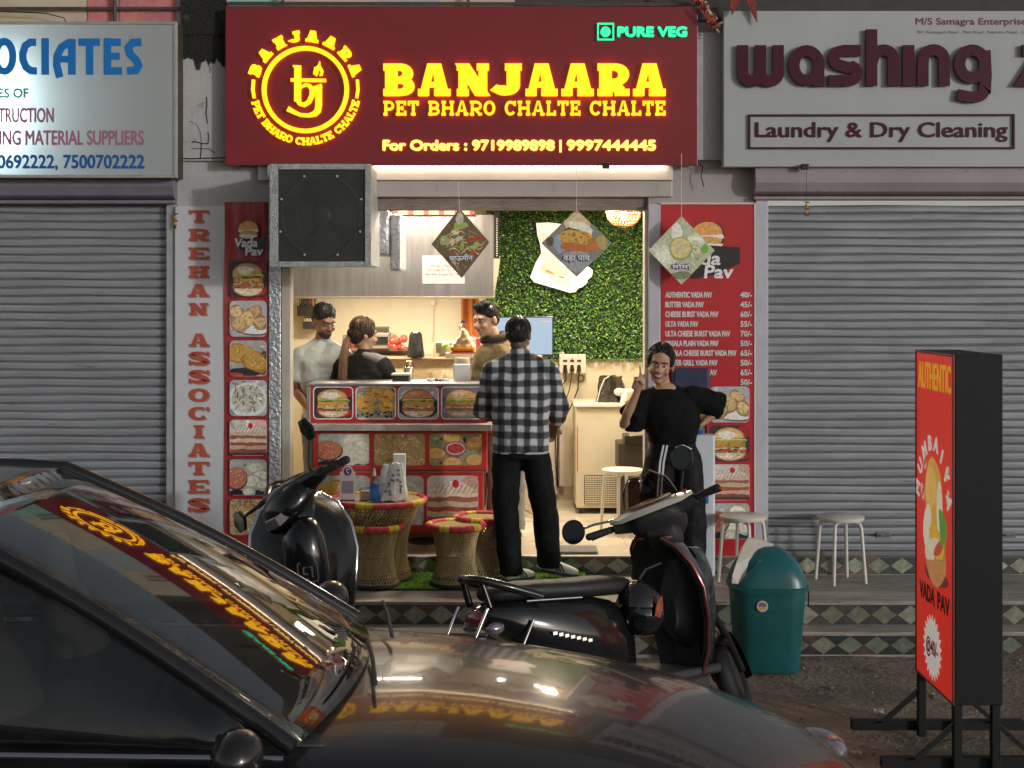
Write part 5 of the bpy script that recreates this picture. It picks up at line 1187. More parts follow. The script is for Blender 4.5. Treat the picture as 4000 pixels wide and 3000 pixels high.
for i, x in enumerate((2208, 2235, 2262)): mb.box(PX(x - 8, 2.7), PX(x + 8, 2.7), 2.696, 2.699, PZ(1414, 2.7), PZ(1405, 2.7))
mb.build('switch', mat('dark_switch', (.06, .03, .09), .4), sk)
mb = MB()
for x, h in ((2208, 34), (2235, 26), (2262, 26)): mb.tube([P(x, 1425, 2.68), P(x, 1425 + h, 2.68)], [.014, .022], 8)
mb.build('plug', M_blk, sk, smooth=50)
mb = MB()
mb.tube([P(2208, 1458, 2.68), P(2212, 1480, 2.68), P(2200, 1500, 2.68)], .006, 6); mb.tube([P(2235, 1450, 2.68), P(2225, 1520, 2.66), P(2200, 1590, 2.66), P(2172, 1660, 2.66), P(2170, 1740, 2.66), P(2176, 1900, 2.68)], .005, 6); mb.tube([P(2262, 1450, 2.68), P(2258, 1520, 2.66), P(2230, 1590, 2.66), P(2180, 1680, 2.66), P(2178, 1790, 2.66), P(2180, 1905, 2.68)], .006, 6)
mb.torus(P(2268, 1478, 2.68), UY, .03, .004, 18, 6); mb.build('cable', M_blk, sk, smooth=60)
fz = thing('chest_freezer', 'cream chest freezer with a vent grille low on its side', 'freezer', P(2420, 1990, 2.05))
M_frz = mat('freezer_cream', (.62, .56, .40), .4, var=.1, scale=3)
fy = 1.95
mb = MB(); mb.box(PX(2250, fy), PX(2640, fy), fy, fy + .6, PZ(1985, fy), PZ(1592, fy)); mb.build('cabinet', M_frz, fz, bevel=.012)
mb = MB(); mb.box(PX(2243, fy), PX(2648, fy), fy - .02, fy + .62, PZ(1591, fy), PZ(1578, fy)); mb.build('lid', mat('freezer_lid', (.7, .62, .48), .35), fz, bevel=.006)
mb = MB(); mb.box(PX(2282, fy), PX(2420, fy), fy - .006, fy - .0005, PZ(1968, fy), PZ(1856, fy)); mb.build('grille_frame', mat('grille_dark', (.05, .04, .03), .6), fz)
mb = MB()
for i in range(13): y = 1860 + i * 8.4; mb.box(PX(2285, fy), PX(2418, fy), fy - .016, fy - .007, PZ(y + 4.6, fy), PZ(y, fy))
for i in range(14): x = 2286 + i * 10; mb.box(PX(x, fy), PX(x + 2.5, fy), fy - .013, fy - .0065, PZ(1967, fy), PZ(1858, fy))
mb.build('grille_slat', M_frz, fz)
mb = MB(); mb.box(PX(2254, fy), PX(2257, fy), fy - .004, fy - .0004, PZ(1840, fy), PZ(1665, fy)); mb.build('red_stripe', mat('red_stripe', (.5, .03, .03), .4, var=0), fz)
mb = MB()
for x in (2262, 2630):
    for dy in (.05, .5): mb.box(PX(x, fy), PX(x + 18, fy), fy + dy, fy + dy + .05, FLOOR, PZ(1986, fy))
mb.build('foot', M_blk, fz)
t = thing('black_bag', 'shiny black carrier bag slumped on the freezer lid', 'bag', P(2385, 1577, 2.2)); mb = MB()
mb.rings([[P(2385, 1577 - hh, 2.2) + Vector((px2m(2.2) * wv * math.cos(2 * math.pi * i / 16) * (1 + .10 * math.sin(5 * i + hh)), .09 * math.sin(2 * math.pi * i / 16) * (1 + .2 * math.sin(3 * i)), .006 * math.sin(i * 2.1 + hh))) for i in range(16)] for hh, wv in ((0, 58), (14, 60), (40, 56), (70, 52), (98, 46), (108, 44))]); mb.build('bag_film', mat('black_film', (.03, .026, .022), .22, var=.5, scale=14, coat=.5, bump=.9, bscale=18), t, smooth=50)
mb = MB(); mb.tube([P(2330, 1577, 2.09), P(2345, 1520, 2.09), P(2362, 1480, 2.09), P(2380, 1470, 2.09)], .006, 6); mb.build('bag_handle', mat('white_cord', (.6, .55, .48), .6), t, smooth=60)
t = thing('white_bag', 'crumpled white plastic bag on the freezer beside the black bag', 'bag', P(2445, 1577, 2.05)); mb = MB()
for _ in range(14): mb.ell(P(2448 + rnd.uniform(-30, 30), 1550 + rnd.uniform(-36, 20), 2.08 + rnd.uniform(-.04, .04)), (rnd.uniform(.02, .05), .03, rnd.uniform(.02, .045)))
mb.build('bag_film', mat('white_film', (.70, .62, .52), .3, var=.15, bump=.8, bscale=30), t, voxel=.008)
t = thing('dark_crate', 'dark brown crate beside the freezer with black tray on it', 'crate', P(2470, 1830, 1.5)); mb = MB(); mb.box(PX(2415, 1.5), PX(2560, 1.5), 1.5, 1.85, PZ(1835, 1.5), PZ(1733, 1.5)); mb.box(PX(2425, 1.55), PX(2550, 1.55), 1.55, 1.8, FLOOR, PZ(1836, 1.5)); mb.build('crate_body', mat('dark_wood', (.045, .03, .02), .6, var=.5, scale=10, bump=.3, stretch=(1, 1, 8)), t, bevel=.004)
mb = MB(); mb.box(PX(2440, 1.45), PX(2535, 1.45), 1.45, 1.7, PZ(1732, 1.5), PZ(1700, 1.5)); mb.build('tray', mat('black_plastic'), t, bevel=.006)
t = thing('open_carton', 'white open carton flap beside the raised elbow', 'carton', P(2475, 1700, 1.4)); mb = MB(); mb.plane(P(2475, 1690, 1.4)); mb.solid([(-.07, .09), (-.02, .02), (.10, .04), (.11, -.01), (-.03, -.03), (-.06, .03)], -.02, .0); mb.build('flap', mat('white_card', (.66, .58, .48), .6), t)
t = thing('water_dispenser', 'white water cooler with blue taps behind the woman', 'water cooler', P(2735, 2175, -.15))
mb = MB(); mb.box(PX(2690, -.15), PX(2794, -.15), -.15, -.036, PLAT + .012, PZ(1698, -.15)); mb.build('cabinet', mat('cooler_white', (.62, .66, .70), .35, var=.08), t, bevel=.015)
mb = MB(); mb.box(PX(2712, -.16), PX(2748, -.16), -.17, -.151, PZ(1696, -.16), PZ(1680, -.16)); mb.box(PX(2742, -.16), PX(2768, -.16), -.165, -.151, PZ(1967, -.16), PZ(1935, -.16)); mb.build('blue_tap', mat('blue_plastic', (.02, .12, .45), .35), t, bevel=.004)
t = thing('navy_cushion', 'navy blue seat back behind the woman in front of the menu', 'cushion', P(2703, 1560, -.12)); mb = MB(); mb.box(PX(2625, -.12), PX(2773, -.12), -.14, -.06, PZ(1562, -.12), PZ(1438, -.12)); mb.build('pad', mat('navy_fabric', (.025, .03, .075), .6, var=.35, scale=10, bump=.2), t, bevel=.02)
mb = MB(); mb.tube([P(2640, 1560, -.09), P(2640, 2290, -.09)], .012, 8); mb.tube([P(2760, 1560, -.09), P(2760, 2290, -.09)], .012, 8); mb.build('post', M_blk, t)
t = thing('doormat', 'grey flat mat at the bay threshold', 'mat', P(2210, 2160, .15)); mb = MB(); mb.box(PX(2100, .1), PX(2335, .1), .04, .30, FLOOR + .013, FLOOR + .03); mb.build('mat_body', mat('grey_mat', (.24, .23, .21), .95, var=.2, scale=40, bump=.6, bscale=150), t, bevel=.005)

for i, (x, h, c, lb) in enumerate(((1350, 52, (.45, .40, .32), 'pale tin canister at the end of the low shelf'), (1378, 38, (.30, .05, .04), 'red tin canister beside the pale one on the low shelf'), (1400, 30, (.10, .12, .05), 'short dark green canister beside the grill'))):
    lathe_item('canister', lb, 'canister', x, 1360, 2.6, [(12, 0), (12, h * .85), (.1, h * .86)], mat('tin_%d' % i, c, .4, metal=.2), [('lid', [(12.5, h * .865), (12.5, h), (.1, h)], M_ss)], 'canisters on the low shelf')
t = item('wall_switch', 'small white switch box high on the kitchen wall', 'switch', None, P(1690, 1190, 2.78)); mb = MB(); mb.box(PX(1680, 2.78), PX(1702, 2.78), 2.77, 2.799, PZ(1192, 2.78), PZ(1172, 2.78)); mb.build('switch_plate', M_trim, t, bevel=.003)
mb = MB(); mb.tube([P(1691, 1192, 2.775), P(1692, 1260, 2.775), P(1688, 1330, 2.775)], .005, 6); mb.build('wire', M_trim, t)
for i, (x, c, lb) in enumerate(((1868, (.5, .05, .05), 'red packet behind the shoulder of the hooded boy'), (1852, (.5, .45, .4), 'pale packet beside the red one on the raised shelf'))):
    t = item('packet', lb, 'packet', 'packets on the raised shelf', P(x, 1378, 1.7)); mb = MB(); mb.box(PX(x - 9, 1.7), PX(x + 9, 1.7), 1.7, 1.76, PZ(1378, 1.7), PZ(1322, 1.7)); mb.build('wrapper', mat('packet_%d' % i, c, .35, var=.3, scale=25), t, bevel=.006)
# ---------------------------------------------------------------- green mat, cane table and stools
t = thing('turf_mat', 'short green artificial turf mat on the top step before the bay', 'mat', (PX(1830, -.3), -.3, PLAT + .013))
mb = MB(); mx0, mx1 = PX(1300, -.3), PX(2292, -.3); mb.box(mx0, mx1, -.56, -.03, PLAT + .0125, PLAT + .022); mb.build('mat_base', mat('turf_base', (.10, .20, .03), .9, var=.3, scale=30), t)
mb = MB(); r = random.Random(21)
for i in range(15000):
    x, y = r.uniform(mx0, mx1), r.uniform(-.56, -.03); h = r.uniform(.008, .016); a = r.uniform(0, 6.28); w = .0022
    mb.col = vary((.28, .52, .07), r, .4); p = Vector((x, y, PLAT + .022)); q = Vector((math.cos(a), math.sin(a), 0)) * w; tip = Vector((r.uniform(-.006, .006), r.uniform(-.006, .006), h))
    mb.poly([p - q, p + q, p + tip])
o = mb.build('turf_blade', attr_mat('turf_blade', .6, var=.2, scale=8), t, normals=False); o['kind'] = 'stuff'
M_rope = attr_mat('wrapped_cord', .6, var=.25, scale=120, bump=.5)
M_cane = mat('cane_stick', (.40, .29, .13), .5, var=.45, scale=30, stretch=(1, 1, .3))
M_black_rim = mat('black_foot_ring', (.014, .012, .011), .7)
def cane(name, label, cat, x, y, hgt, rt, rb, rw, group=None, seed=1, n=44, seat=True):
    t = thing(name, label, cat, (x, y, PLAT + .022), group); r = random.Random(seed)
    mb = MB()
    for sgn in (1, -1):
        for i in range(n):
            a = 2 * math.pi * (i + .2 * r.random()) / n; tw = sgn * R(80); rr = .0050 if sgn > 0 else .0045 * r.uniform(.8, 1.15)
            lo = Vector((rb * math.cos(a), rb * math.sin(a), .015)); hi = Vector((rt * .93 * math.cos(a + tw), rt * .93 * math.sin(a + tw), hgt - .01))
            off = .992 if sgn > 0 else .975
            mb.tube([Vector((lo.x * off, lo.y * off, lo.z)), Vector((hi.x * off, hi.y * off, hi.z))], rr, 6)
    mb.build('cane_lattice', M_cane, t, world=False, smooth=60)
    mb = MB(); k_ = math.cos(R(40)); mb.torus((0, 0, hgt * .5), UZ, (rb + rt * .93) / 2 * k_ * .99, .005, 30, 6); mb.torus((0, 0, .06), UZ, rb * .965, .004, 30, 6); mb.build('binding', mat('brown_binding', (.18, .11, .05), .7), t, world=False)
    mb = MB(); mb.torus((0, 0, .012), UZ, rb, .013, 30, 8); mb.build('foot_ring', M_black_rim, t, world=False, smooth=60)
    ph = r.random()
    def cf(u):
        u = (u + ph) % 1.0 ; s = (math.sin(u * 600) * .5 + .5) * .35 + .75
        c = (.60, .42, .03) if (u * 5) % 1.0 < .3 else (.52, .03, .04)
        return tuple(v * s for v in c)
    mb = MB(); mb.torus((0, 0, hgt), UZ, rt, .024 if seat else .021, 72, 10, cf); mb.build('cord_rim', M_rope, t, world=False, smooth=60)
    mb = MB(); mb.lathe((0, 0, hgt - .014), [(rt - .01, 0), (rt - .012, .018), (rt * .5, .012), (.001, .010)], 28); mb.build('woven_top', mat('woven_seat' if seat else 'cane_board', (.36, .25, .08) if seat else (.42, .30, .15), .7, var=.4, scale=40, bump=.6, bscale=90), t, world=False, smooth=50)
    return t
tabY = -.24
cane('cane_table', 'round cane table with red and yellow cord rim holding bottles and a card', 'table', PX(1475, tabY), tabY, .545, .325, .235, .17, None, 2, 62, False)
cane('cane_stool', 'low cane stool in front of the cane table', 'stool', PX(1462, -.46), -.46, .40, .185, .165, .12, 'cane stools with red and yellow rims', 5)
cane('cane_stool', 'cane stool at the edge of the turf beside the man in plaid', 'stool', PX(1780, -.44), -.44, .40, .185, .165, .12, 'cane stools with red and yellow rims', 8)
cane('cane_stool', 'cane stool half hidden behind the trousers of the man in plaid', 'stool', PX(1880, -.17), -.17, .41, .175, .16, .12, 'cane stools with red and yellow rims', 11)
TT = PLAT + .022 + .545 + .006
# things on the table
t = thing('pay_card', 'white payment card stand with purple round mark on the cane table', 'card', (PX(1358, -.36), -.36, TT)); cxx = PX(1358, -.36)
mb = MB(); mb.plane((cxx, -.36, TT)); mb.solid(rrect(-.052, 0, .052, .205, .008) , 0, .004); mb.solid(ellipse(0, .205, .038, .040, 20), 0, .0035); mb.build('card', mat('card_white', (.70, .68, .70), .35, var=.05), t)
mb = MB(); mb.plane((cxx, -.365, TT)); mb.solid(ellipse(0, .205, .027, .028, 20), 0, .001); mb.build('purple_mark', mat('purple_print', (.10, .03, .17), .4, var=0), t); mb = MB(); mb.plane((cxx, -.365, TT)); mb.solid([(-.05, .0), (.05, .0), (.05, .012), (-.05, .012)], 0, .001); mb.build('purple_foot', mat('purple_print', (.10, .03, .17), .4, var=0), t)
mb = MB(); mb.plane((cxx, -.367, TT)); mb.stroke([(-.012, .219), (.014, .219)], .005, 0, .0006); mb.stroke([(-.006, .219), (-.006, .20), (.002, .195), (.006, .20), (.006, .188)], .005, 0, .0006); mb.stroke([(-.002, .226), (.008, .219)], .005, 0, .0006); mb.build('mark_glyph', mat('white_ink'), t)
mb = MB(); mb.plane((cxx, -.3655, TT)); mb.solid(rrect(-.040, .055, .040, .14, .004), 0, .0005)
mb.col = (1, 1, 1); mb.build('printed_square', mat('grey_print', (.34, .33, .35), .5, var=.5, scale=160), t)
t = thing('spray_bottle', 'clear bottle of bright blue cleaner with white nozzle', 'bottle', (PX(1462, -.34), -.34, TT)); b0 = Vector((PX(1462, -.34), -.34, TT))
mb = MB(); mb.lathe(b0, [(.030, 0), (.033, .004), (.033, .12), (.001, .121)], 20); mb.build('blue_liquid', mat('blue_liquid', (.01, .13, .50), .15, var=.05, coat=.6), t, smooth=40)
mb = MB(); mb.lathe(b0, [(.0335, .1215), (.033, .145), (.018, .165), (.012, .17), (.001, .171)], 20); mb.build('clear_shoulder', M_clear, t, smooth=40)
mb = MB(); mb.lathe(b0, [(.013, .172), (.012, .19), (.008, .205), (.007, .222), (.001, .223)], 14); mb.build('nozzle', mat('white_plastic', (.72, .70, .68), .4), t, smooth=40)
t = thing('tall_box', 'plain grey white upright box behind the patterned bag', 'box', (PX(1560, -.16), -.16, TT)); mb = MB(); mb.box(PX(1537, -.16), PX(1583, -.16), -.18, -.10, TT, TT + .30); mb.build('carton', mat('pale_grey_card', (.50, .52, .52), .5), t, bevel=.003)
t = thing('patterned_bag', 'white plastic bag printed with dark sprigs standing on the table', 'bag', (PX(1535, -.30), -.30, TT)); c0 = Vector((PX(1532, -.30), -.30, TT)); r = random.Random(4)
prof = [(.0, .098), (.02, .104), (.06, .094), (.10, .082), (.14, .070), (.19, .056), (.23, .045), (.255, .034)]
mb = MB(); rs = []
for z, w in prof: rs.append([c0 + Vector((w * math.cos(2 * math.pi * i / 22) * (1 + .09 * math.sin(i * 2.7 + z * 40)) + z * .14, w * .62 * math.sin(2 * math.pi * i / 22) * (1 + .14 * math.sin(i * 1.9 + z * 25)), z + .006 * math.sin(i * 1.3))) for i in range(22)])
mb.rings(rs); mb.tube([c0 + Vector((-.055, 0, .12)), c0 + Vector((-.05, 0, .2)), c0 + Vector((-.04, .0, .245))], [.03, .026, .022], 8, sx=.6); mb.build('bag_film', mat('bag_white', (.66, .68, .68), .3, var=.10, bump=.7, bscale=28, coat=.2), t, smooth=50)
mb = MB()
for i in range(15):
    z = r.uniform(.02, .22); w = .10 - .22 * z; x = r.uniform(-.75, .75) * w; y = -w * .62 * math.sqrt(max(0, 1 - (x / w) ** 2)) - .010
    for q in range(5): a = R(36 * q + r.uniform(-8, 8)); d = Vector((math.cos(a), 0, math.sin(a))) * .012; cc = c0 + Vector((x + z * .14, y, z)); mb.bar(cc - d, cc + d, .0016, .001, UY)
mb.build('sprig_print', mat('dark_print', (.04, .05, .07), .5, var=0), t)
t = thing('napkin_box', 'clear plastic napkin box beside the blue bottle', 'box', (PX(1425, -.28), -.28, TT)); mb = MB(); mb.box(PX(1405, -.28), PX(1446, -.28), -.30, -.22, TT, TT + .08); mb.build('clear_box', M_clear, t, bevel=.004)
mb = MB(); mb.box(PX(1409, -.28), PX(1442, -.28), -.295, -.225, TT + .002, TT + .06); mb.build('napkins', mat('napkin', (.5, .46, .42), .8, var=.2), t)

# ---------------------------------------------------------------- white round stools
M_wst = mat('white_enamel', (.66, .63, .55), .35, var=.1, scale=8, spots=[((.35, .28, .2), 18, .72)])
def stool(x, y, z, label, rot=0.3, h=.455):
    t = thing('white_stool', label, 'stool', (x, y, z), 'white round metal stools', rot)
    mb = MB(); mb.lathe((0, 0, 0), [(.155, h - .028), (.163, h - .012), (.163, h - .004), (.158, h), (.001, h + .002)], 30); mb.build('seat', M_wst, t, world=False, smooth=40)
    for i in range(4):
        a = math.pi / 4 + i * math.pi / 2; c, s = math.cos(a), math.sin(a)
        mb = MB(); mb.tube([(c * .02, s * .02, h - .042), (c * .115, s * .115, h - .042), (c * .137, s * .137, h - .055), (c * .145, s * .145, h - .08), (c * .175, s * .175, .0)], .0125, 10); mb.build('leg', M_wst, t, world=False, smooth=60)
    return t
stool(PX(3283, -.24), -.24, PLAT + .001, 'white stool standing alone before the closed shutter')
stool(PX(2903, -.28), -.28, PLAT + .012, 'white stool behind the green bin', .9)
stool(PX(2432, 1.0), 1.0, FLOOR + .001, 'white stool inside the bay in front of the freezer', .5, .50)

# ---------------------------------------------------------------- swing bin
by = -1.42; t = thing('swing_bin', 'green plastic bin with domed lid and pale flap', 'bin', (PX(2995, by), by, 0)); bx = PX(2995, by)
def sring(z, a, b, n=28, p=4.0, cx=bx, cy=by): 
    out = []
    for i in range(n):
        q = 2 * math.pi * i / n; c, s_ = math.cos(q), math.sin(q)
        out.append((cx + a * math.copysign(abs(c) ** (2 / p), c), cy + b * math.copysign(abs(s_) ** (2 / p), s_), z))
    return out
s = px2m(by); M_bin = mat('green_bin_plastic', (.010, .095, .095), .38, var=.22, scale=5, bump=.08, spots=[((.03, .09, .085), 9, .64), ((.05, .06, .05), 3, .70)])
a1 = 146 * s; HB = PZ(2305, by - .1)
mb = MB(); mb.rings([sring(0.0, a1 * .80, .155), sring(.02, a1 * .83, .165), sring(HB - .03, a1 * .965, .20), sring(HB, a1 * .97, .203)]); mb.build('bin_body', M_bin, t, smooth=35)
lid = []
for z, k in ((0, 1.04), (.022, 1.05), (.028, 1.0), (.07, .97)): lid.append(sring(HB + z, a1 * k, .205 * k))
for z, k in ((.12, .90), (.175, .74), (.215, .54), (.238, .36), (.25, .18), (.253, .02)): lid.append(sring(HB + z, a1 * k, .205 * min(1, k * 1.04), p=3.2))
mb = MB(); mb.rings(lid); mb.build('bin_lid', mat('green_lid_plastic', (.012, .105, .108), .32, var=.15, scale=5), t, smooth=40)
def lid_y(z):        # front of the dome at height z
    f = max(0.0, min(1.0, (z - HB - .07) / .18)); return by - .205 * (1 - f ** 1.6) ** .6 - .014
fl = [(2846, 2262), (2850, 2235), (2868, 2195), (2898, 2148), (2930, 2112), (2968, 2114), (3034, 2138), (3006, 2160), (2952, 2192), (2905, 2232), (2870, 2266)]
mb = MB(); A_ = []; B_ = []
for x, y in fl:
    z = PZ(y, by - .1); p_ = Vector((PX(x, by - .1), lid_y(z), z)); A_.append(mb.vert(p_)); B_.append(mb.vert(p_ + Vector((.012, .05, -.004))))
mb.face(A_); mb.face(B_[::-1])
for q in range(len(A_)): mb.face([A_[q], B_[q], B_[(q + 1) % len(A_)], A_[(q + 1) % len(A_)]])
mb.build('flap', mat('pale_flap', (.60, .55, .47), .4, var=.1), t)
mb = MB(); mb.plane((PX(2978, by - .2), by - .2035, PZ(2368, by - .2))); mb.col = (.5, .45, .4); mb.k = 20; mb.flat(ellipse(0, 0, .034, .034, 20)); mb.col = (.35, .08, .12); mb.flat(ellipse(0, .010, .024, .012, 16)); mb.col = (.5, .4, .08); mb.flat(ellipse(0, -.012, .024, .010, 16)); mb.col = (.1, .12, .3); mb.flat([(-.024, -.002), (.024, -.002), (.024, .005), (-.024, .005)]); mb.build('sticker', attr_mat('sticker_print', .4), t, normals=False)
mb = MB(); mb.tube([(bx + a1 * 1.0, by - .1, HB + .03), (bx + a1 * 1.03, by - .1, HB - .02), (bx + a1 * 1.02, by - .1, HB - .10)], .005, 6); mb.build('handle_hook', M_blk, t)
# ---------------------------------------------------------------- standing lightbox sign
sd_ = thing('standing_sign', 'tall narrow red lightbox on black legs at the roadside', 'standing sign', (2.19, -3.05, 0))
M_blkp = mat('black_painted_steel', (.008, .008, .008), .6, var=.3, scale=10, spec=.3)
X0, X1, YN, YF, Z0, Z1 = 2.085, 2.315, -3.36, -2.74, .33, 1.985
mb = MB(); mb.box(X0 + .004, X1, YN, YF, Z0, Z1); mb.build('case', M_blkp, sd_, bevel=.004)
mb = MB(); mb.box(X0 - .002, X0 + .003, YN + .004, YF - .004, Z0 + .004, Z1 - .004); mb.build('red_face', mat('red_lightbox_face', (.52, .030, .022), .35, var=.10, scale=3, bump=.25, bscale=5, emit=(.8, .03, .015), estr=.42), sd_)
mb = MB()
for y0_, y1_, za, zb_ in ((YN, YN + .012, Z0, Z1), (YF - .012, YF, Z0, Z1), (YN + .0125, YF - .0125, Z0, Z0 + .012), (YN + .0125, YF - .0125, Z1 - .012, Z1)): mb.box(X0 - .007, X0 + .0035, y0_, y1_, za, zb_)
mb.build('face_frame', mat('dark_red_frame', (.22, .05, .04), .4, metal=.3), sd_, bevel=.002)
U_, V_, N_ = -UY, UZ, -UX
W2, H2 = YF - YN, Z1 - Z0
def sp(): return MB().plane((X0 - .003, YF, Z0), U_, V_, N_)
# picture px to face coordinates (fx 0..1 along, fy 0..1 up)
mb = sp(); mb.text('AUTHENTIC', .075 * W2, H2 * .888, .135, .86 * W2, h1=.001, bold=.004); mb.build('lettering', mat('yellow_ink', (.72, .40, .015), .4, var=.05, emit=(.72, .40, .015), estr=.4), sd_)
mb = sp(); mb.text('VADA', .12 * W2, H2 * .245, .085, .40 * W2, h1=.001, bold=.004); mb.build('lettering', mat('black_ink', (.02, .015, .015), .45, var=0), sd_)
mb = sp(); mb.text('PAV', .60 * W2, H2 * .245, .085, .30 * W2, h1=.001, bold=.004); mb.build('lettering', mat('black_ink', (.02, .015, .015), .45, var=0), sd_)
mb = sp(); cxs, cys, rs_ = .48 * W2, H2 * .46, .23
word = 'MUMBAIYA'
for i, c in enumerate(word):
    a = R(165 - 150 * i / 7); p0 = mb.o; 
    rd = U_ * math.cos(a) + V_ * math.sin(a); td = U_ * math.sin(a) - V_ * math.cos(a)
    q = MB(); mb.o, u0, v0 = p0 + U_ * (cxs + rs_ * 1.02 * math.cos(a)) + V_ * (cys + .10 + rs_ * 1.35 * math.sin(a)), mb.u, mb.v
    mb.u, mb.v = td, rd; mb.text(c, 0, 0, .075, None, h1=.001, bold=.004, align='C'); mb.o, mb.u, mb.v = p0, u0, v0
mb.build('lettering', mat('lit_white_vinyl', (.7, .66, .6), .45, var=.05, emit=(.7, .64, .58), estr=.4), sd_)
mb = sp(); mb.clip = (.02, W2 - .02, .02, H2); r = random.Random(9)
bx_, by_ = .52 * W2, H2 * .46
def bb(dx, dy, a, b, c, ang=0, w=.12): mb.col = c; mb.flat(ellipse(bx_ + dx, by_ + dy, a, b, 18, ang, w, r))
bb(.02, -.20, .19, .05, (.20, .02, .03), 0); bb(.02, -.14, .17, .11, (.60, .26, .08)); bb(-.05, .0, .15, .13, (.75, .66, .48)); bb(.06, .02, .15, .12, (.14, .30, .05), 20, .3); bb(.04, .0, .13, .12, (.75, .42, .03), -10, .2); bb(-.04, -.08, .13, .05, (.72, .64, .42), 20); bb(.07, -.06, .09, .03, (.55, .08, .04), 30)
bb(-.02, .20, .15, .16, (.70, .37, .06)); bb(-.06, .22, .09, .11, (.78, .48, .12)); bb(.08, .14, .05, .12, (.75, .68, .5)); bb(.12, .05, .04, .10, (.12, .28, .05), 10, .3); bb(-.10, .07, .05, .06, (.75, .68, .5))
for dx, dy in ((-.20, .18), (.22, .2), (.20, .32), (-.16, .34)): bb(dx, dy, .025, .045, (.6, .5, .4), r.uniform(-40, 40)); bb(dx + .005, dy, .012, .03, (.5, .05, .04), r.uniform(-40, 40))
mb.build('burger_print', attr_mat('lightbox_print', .4, estr=.4), sd_, normals=False)
mb = sp(); star = []
for i in range(44): a = 2 * math.pi * i / 44; q = .155 if i % 2 else .120; star.append((.46 * W2 + q * math.cos(a), H2 * .115 + q * 1.05 * math.sin(a)))
mb.solid(star, 0, .001); mb.build('price_burst', mat('lit_white_vinyl', (.7, .66, .6), .45, var=.05, emit=(.7, .64, .58), estr=.4), sd_)
mb = sp(); mb.o = mb.o + N_ * .0012; mb.text('@40/-', .46 * W2, H2 * .095, .075, .19, h1=.001, bold=.002, align='C'); mb.build('lettering', mat('red_vinyl', (.5, .03, .03), .45, var=0), sd_)
for (x, y) in ((X0 + .02, YF - .02), (X0 + .02, YN + .02), (X1 - .03, YF - .02), (X1 - .03, YN + .02)):
    mb = MB(); mb.bar((x, y, .0), (x, y, Z0 + .01), .04); mb.build('leg', M_blkp, sd_, bevel=.003)
for y in (YF - .02, YN + .02):
    mb = MB(); mb.bar((X0 - .33, y + .045, .045), (X1 + .33, y + .045, .045), .045, .05); mb.bar((X0 - .18, y + .002, .07), (X0 + .015, y + .002, .24), .024); mb.bar((X1 + .17, y + .002, .07), (X1 - .025, y + .002, .24), .024); mb.build('foot_bar', M_blkp, sd_, bevel=.003)
# litter
for x, y, sz, lb, c in ((3430, 2790, .06, 'crumpled white paper scrap beside the sign foot', (.6, .5, .52)), (3345, 2950, .045, 'flattened pale scrap on the earth nearer the road', (.4, .33, .27))):
    d = CAMZ * F / (y - 1150); X = (x - 2000) * d / F; t = thing('paper_scrap', lb, 'litter', (X, d - DIST, 0), 'paper scraps on the ground'); mb = MB(); r = random.Random(int(x))
    pts = [[Vector((sz * (i / 4 - .5) * r.uniform(.8, 1.3), sz * (j / 4 - .5) * r.uniform(.8, 1.2), r.uniform(.004, sz * .55))) for i in range(5)] for j in range(5)]
    mb.grid(pts); mb.build('sheet', mat('scrap_%d' % x, c, .7), t, world=False)
r = random.Random(77)
mb = MB()
for i in range(260):
    x, y = r.uniform(-1.5, 4), r.uniform(-3.9, -1.2); q = r.uniform(.006, .022); mb.col = vary((.2, .16, .12), r, .5)
    mb.ell((x, y, q * .2), (q, q * r.uniform(.6, 1), q * .5), 7, 5)
o = mb.build('pebbles', attr_mat('pebble', .9, var=.3), None); o['kind'] = 'stuff'; o['label'] = 'small stones and grit scattered over the earth'
# cloth bundle and flags above the laundry sign
t = thing('red_pennant', 'red cloth pennants and tinsel tied above the grey laundry sign', 'pennant', P(2890, 90, -.17)); mb = MB()
for pts in (((2845, -30), (2905, -30), (2860, 60), (2850, 20)), ((2900, -20), (2950, -20), (2958, 90), (2930, 40)), ((2720, 20), (2770, 60), (2800, 95), (2760, 80))):
    mb.plane((0, -.19, 0)); mb.solid([(PX(a, -.19), PZ(b, -.19)) for a, b in pts], 0, .012)
mb.build('cloth', mat('dark_red_cloth', (.25, .03, .02), .7, var=.5, scale=14, bump=.5), t)
mb = MB(); r = random.Random(2)
for i in range(110):
    u = r.random(); p = P(2715 + 90 * u + r.uniform(-16, 16), -20 + 130 * u + r.uniform(-16, 16), -.14 + r.uniform(-.03, .02)); d = Vector((r.uniform(-1, 1), r.uniform(-1, 0), r.uniform(-1, 1))).normalized() * .018
    mb.col = r.choice([(.5, .38, .15), (.45, .05, .04), (.6, .5, .3), (.3, .02, .02)]); n_ = d.cross(UY).normalized() * .007; mb.poly([p - d - n_, p - d + n_, p + d + n_, p + d - n_])
mb.build('tinsel', attr_mat('tinsel', .3, metal=.5), t, normals=False)

for lb, pts in (('thin black cable hanging from the corner of the glowing red board', [(2722, 600), (2728, 640), (2745, 652), (2738, 690), (2750, 730)]), ('slack wire looped under the upper rail over the pale boxed sign', [(0, 44), (180, 52), (250, 70), (262, 95)])):
    t = thing('loose_cable', lb, 'cable', P(pts[0][0], pts[0][1], -.06)); mb = MB(); mb.tube([P(a, b, -.06) for a, b in pts], .004, 6); mb.build('wire', M_blk, t, smooth=60)
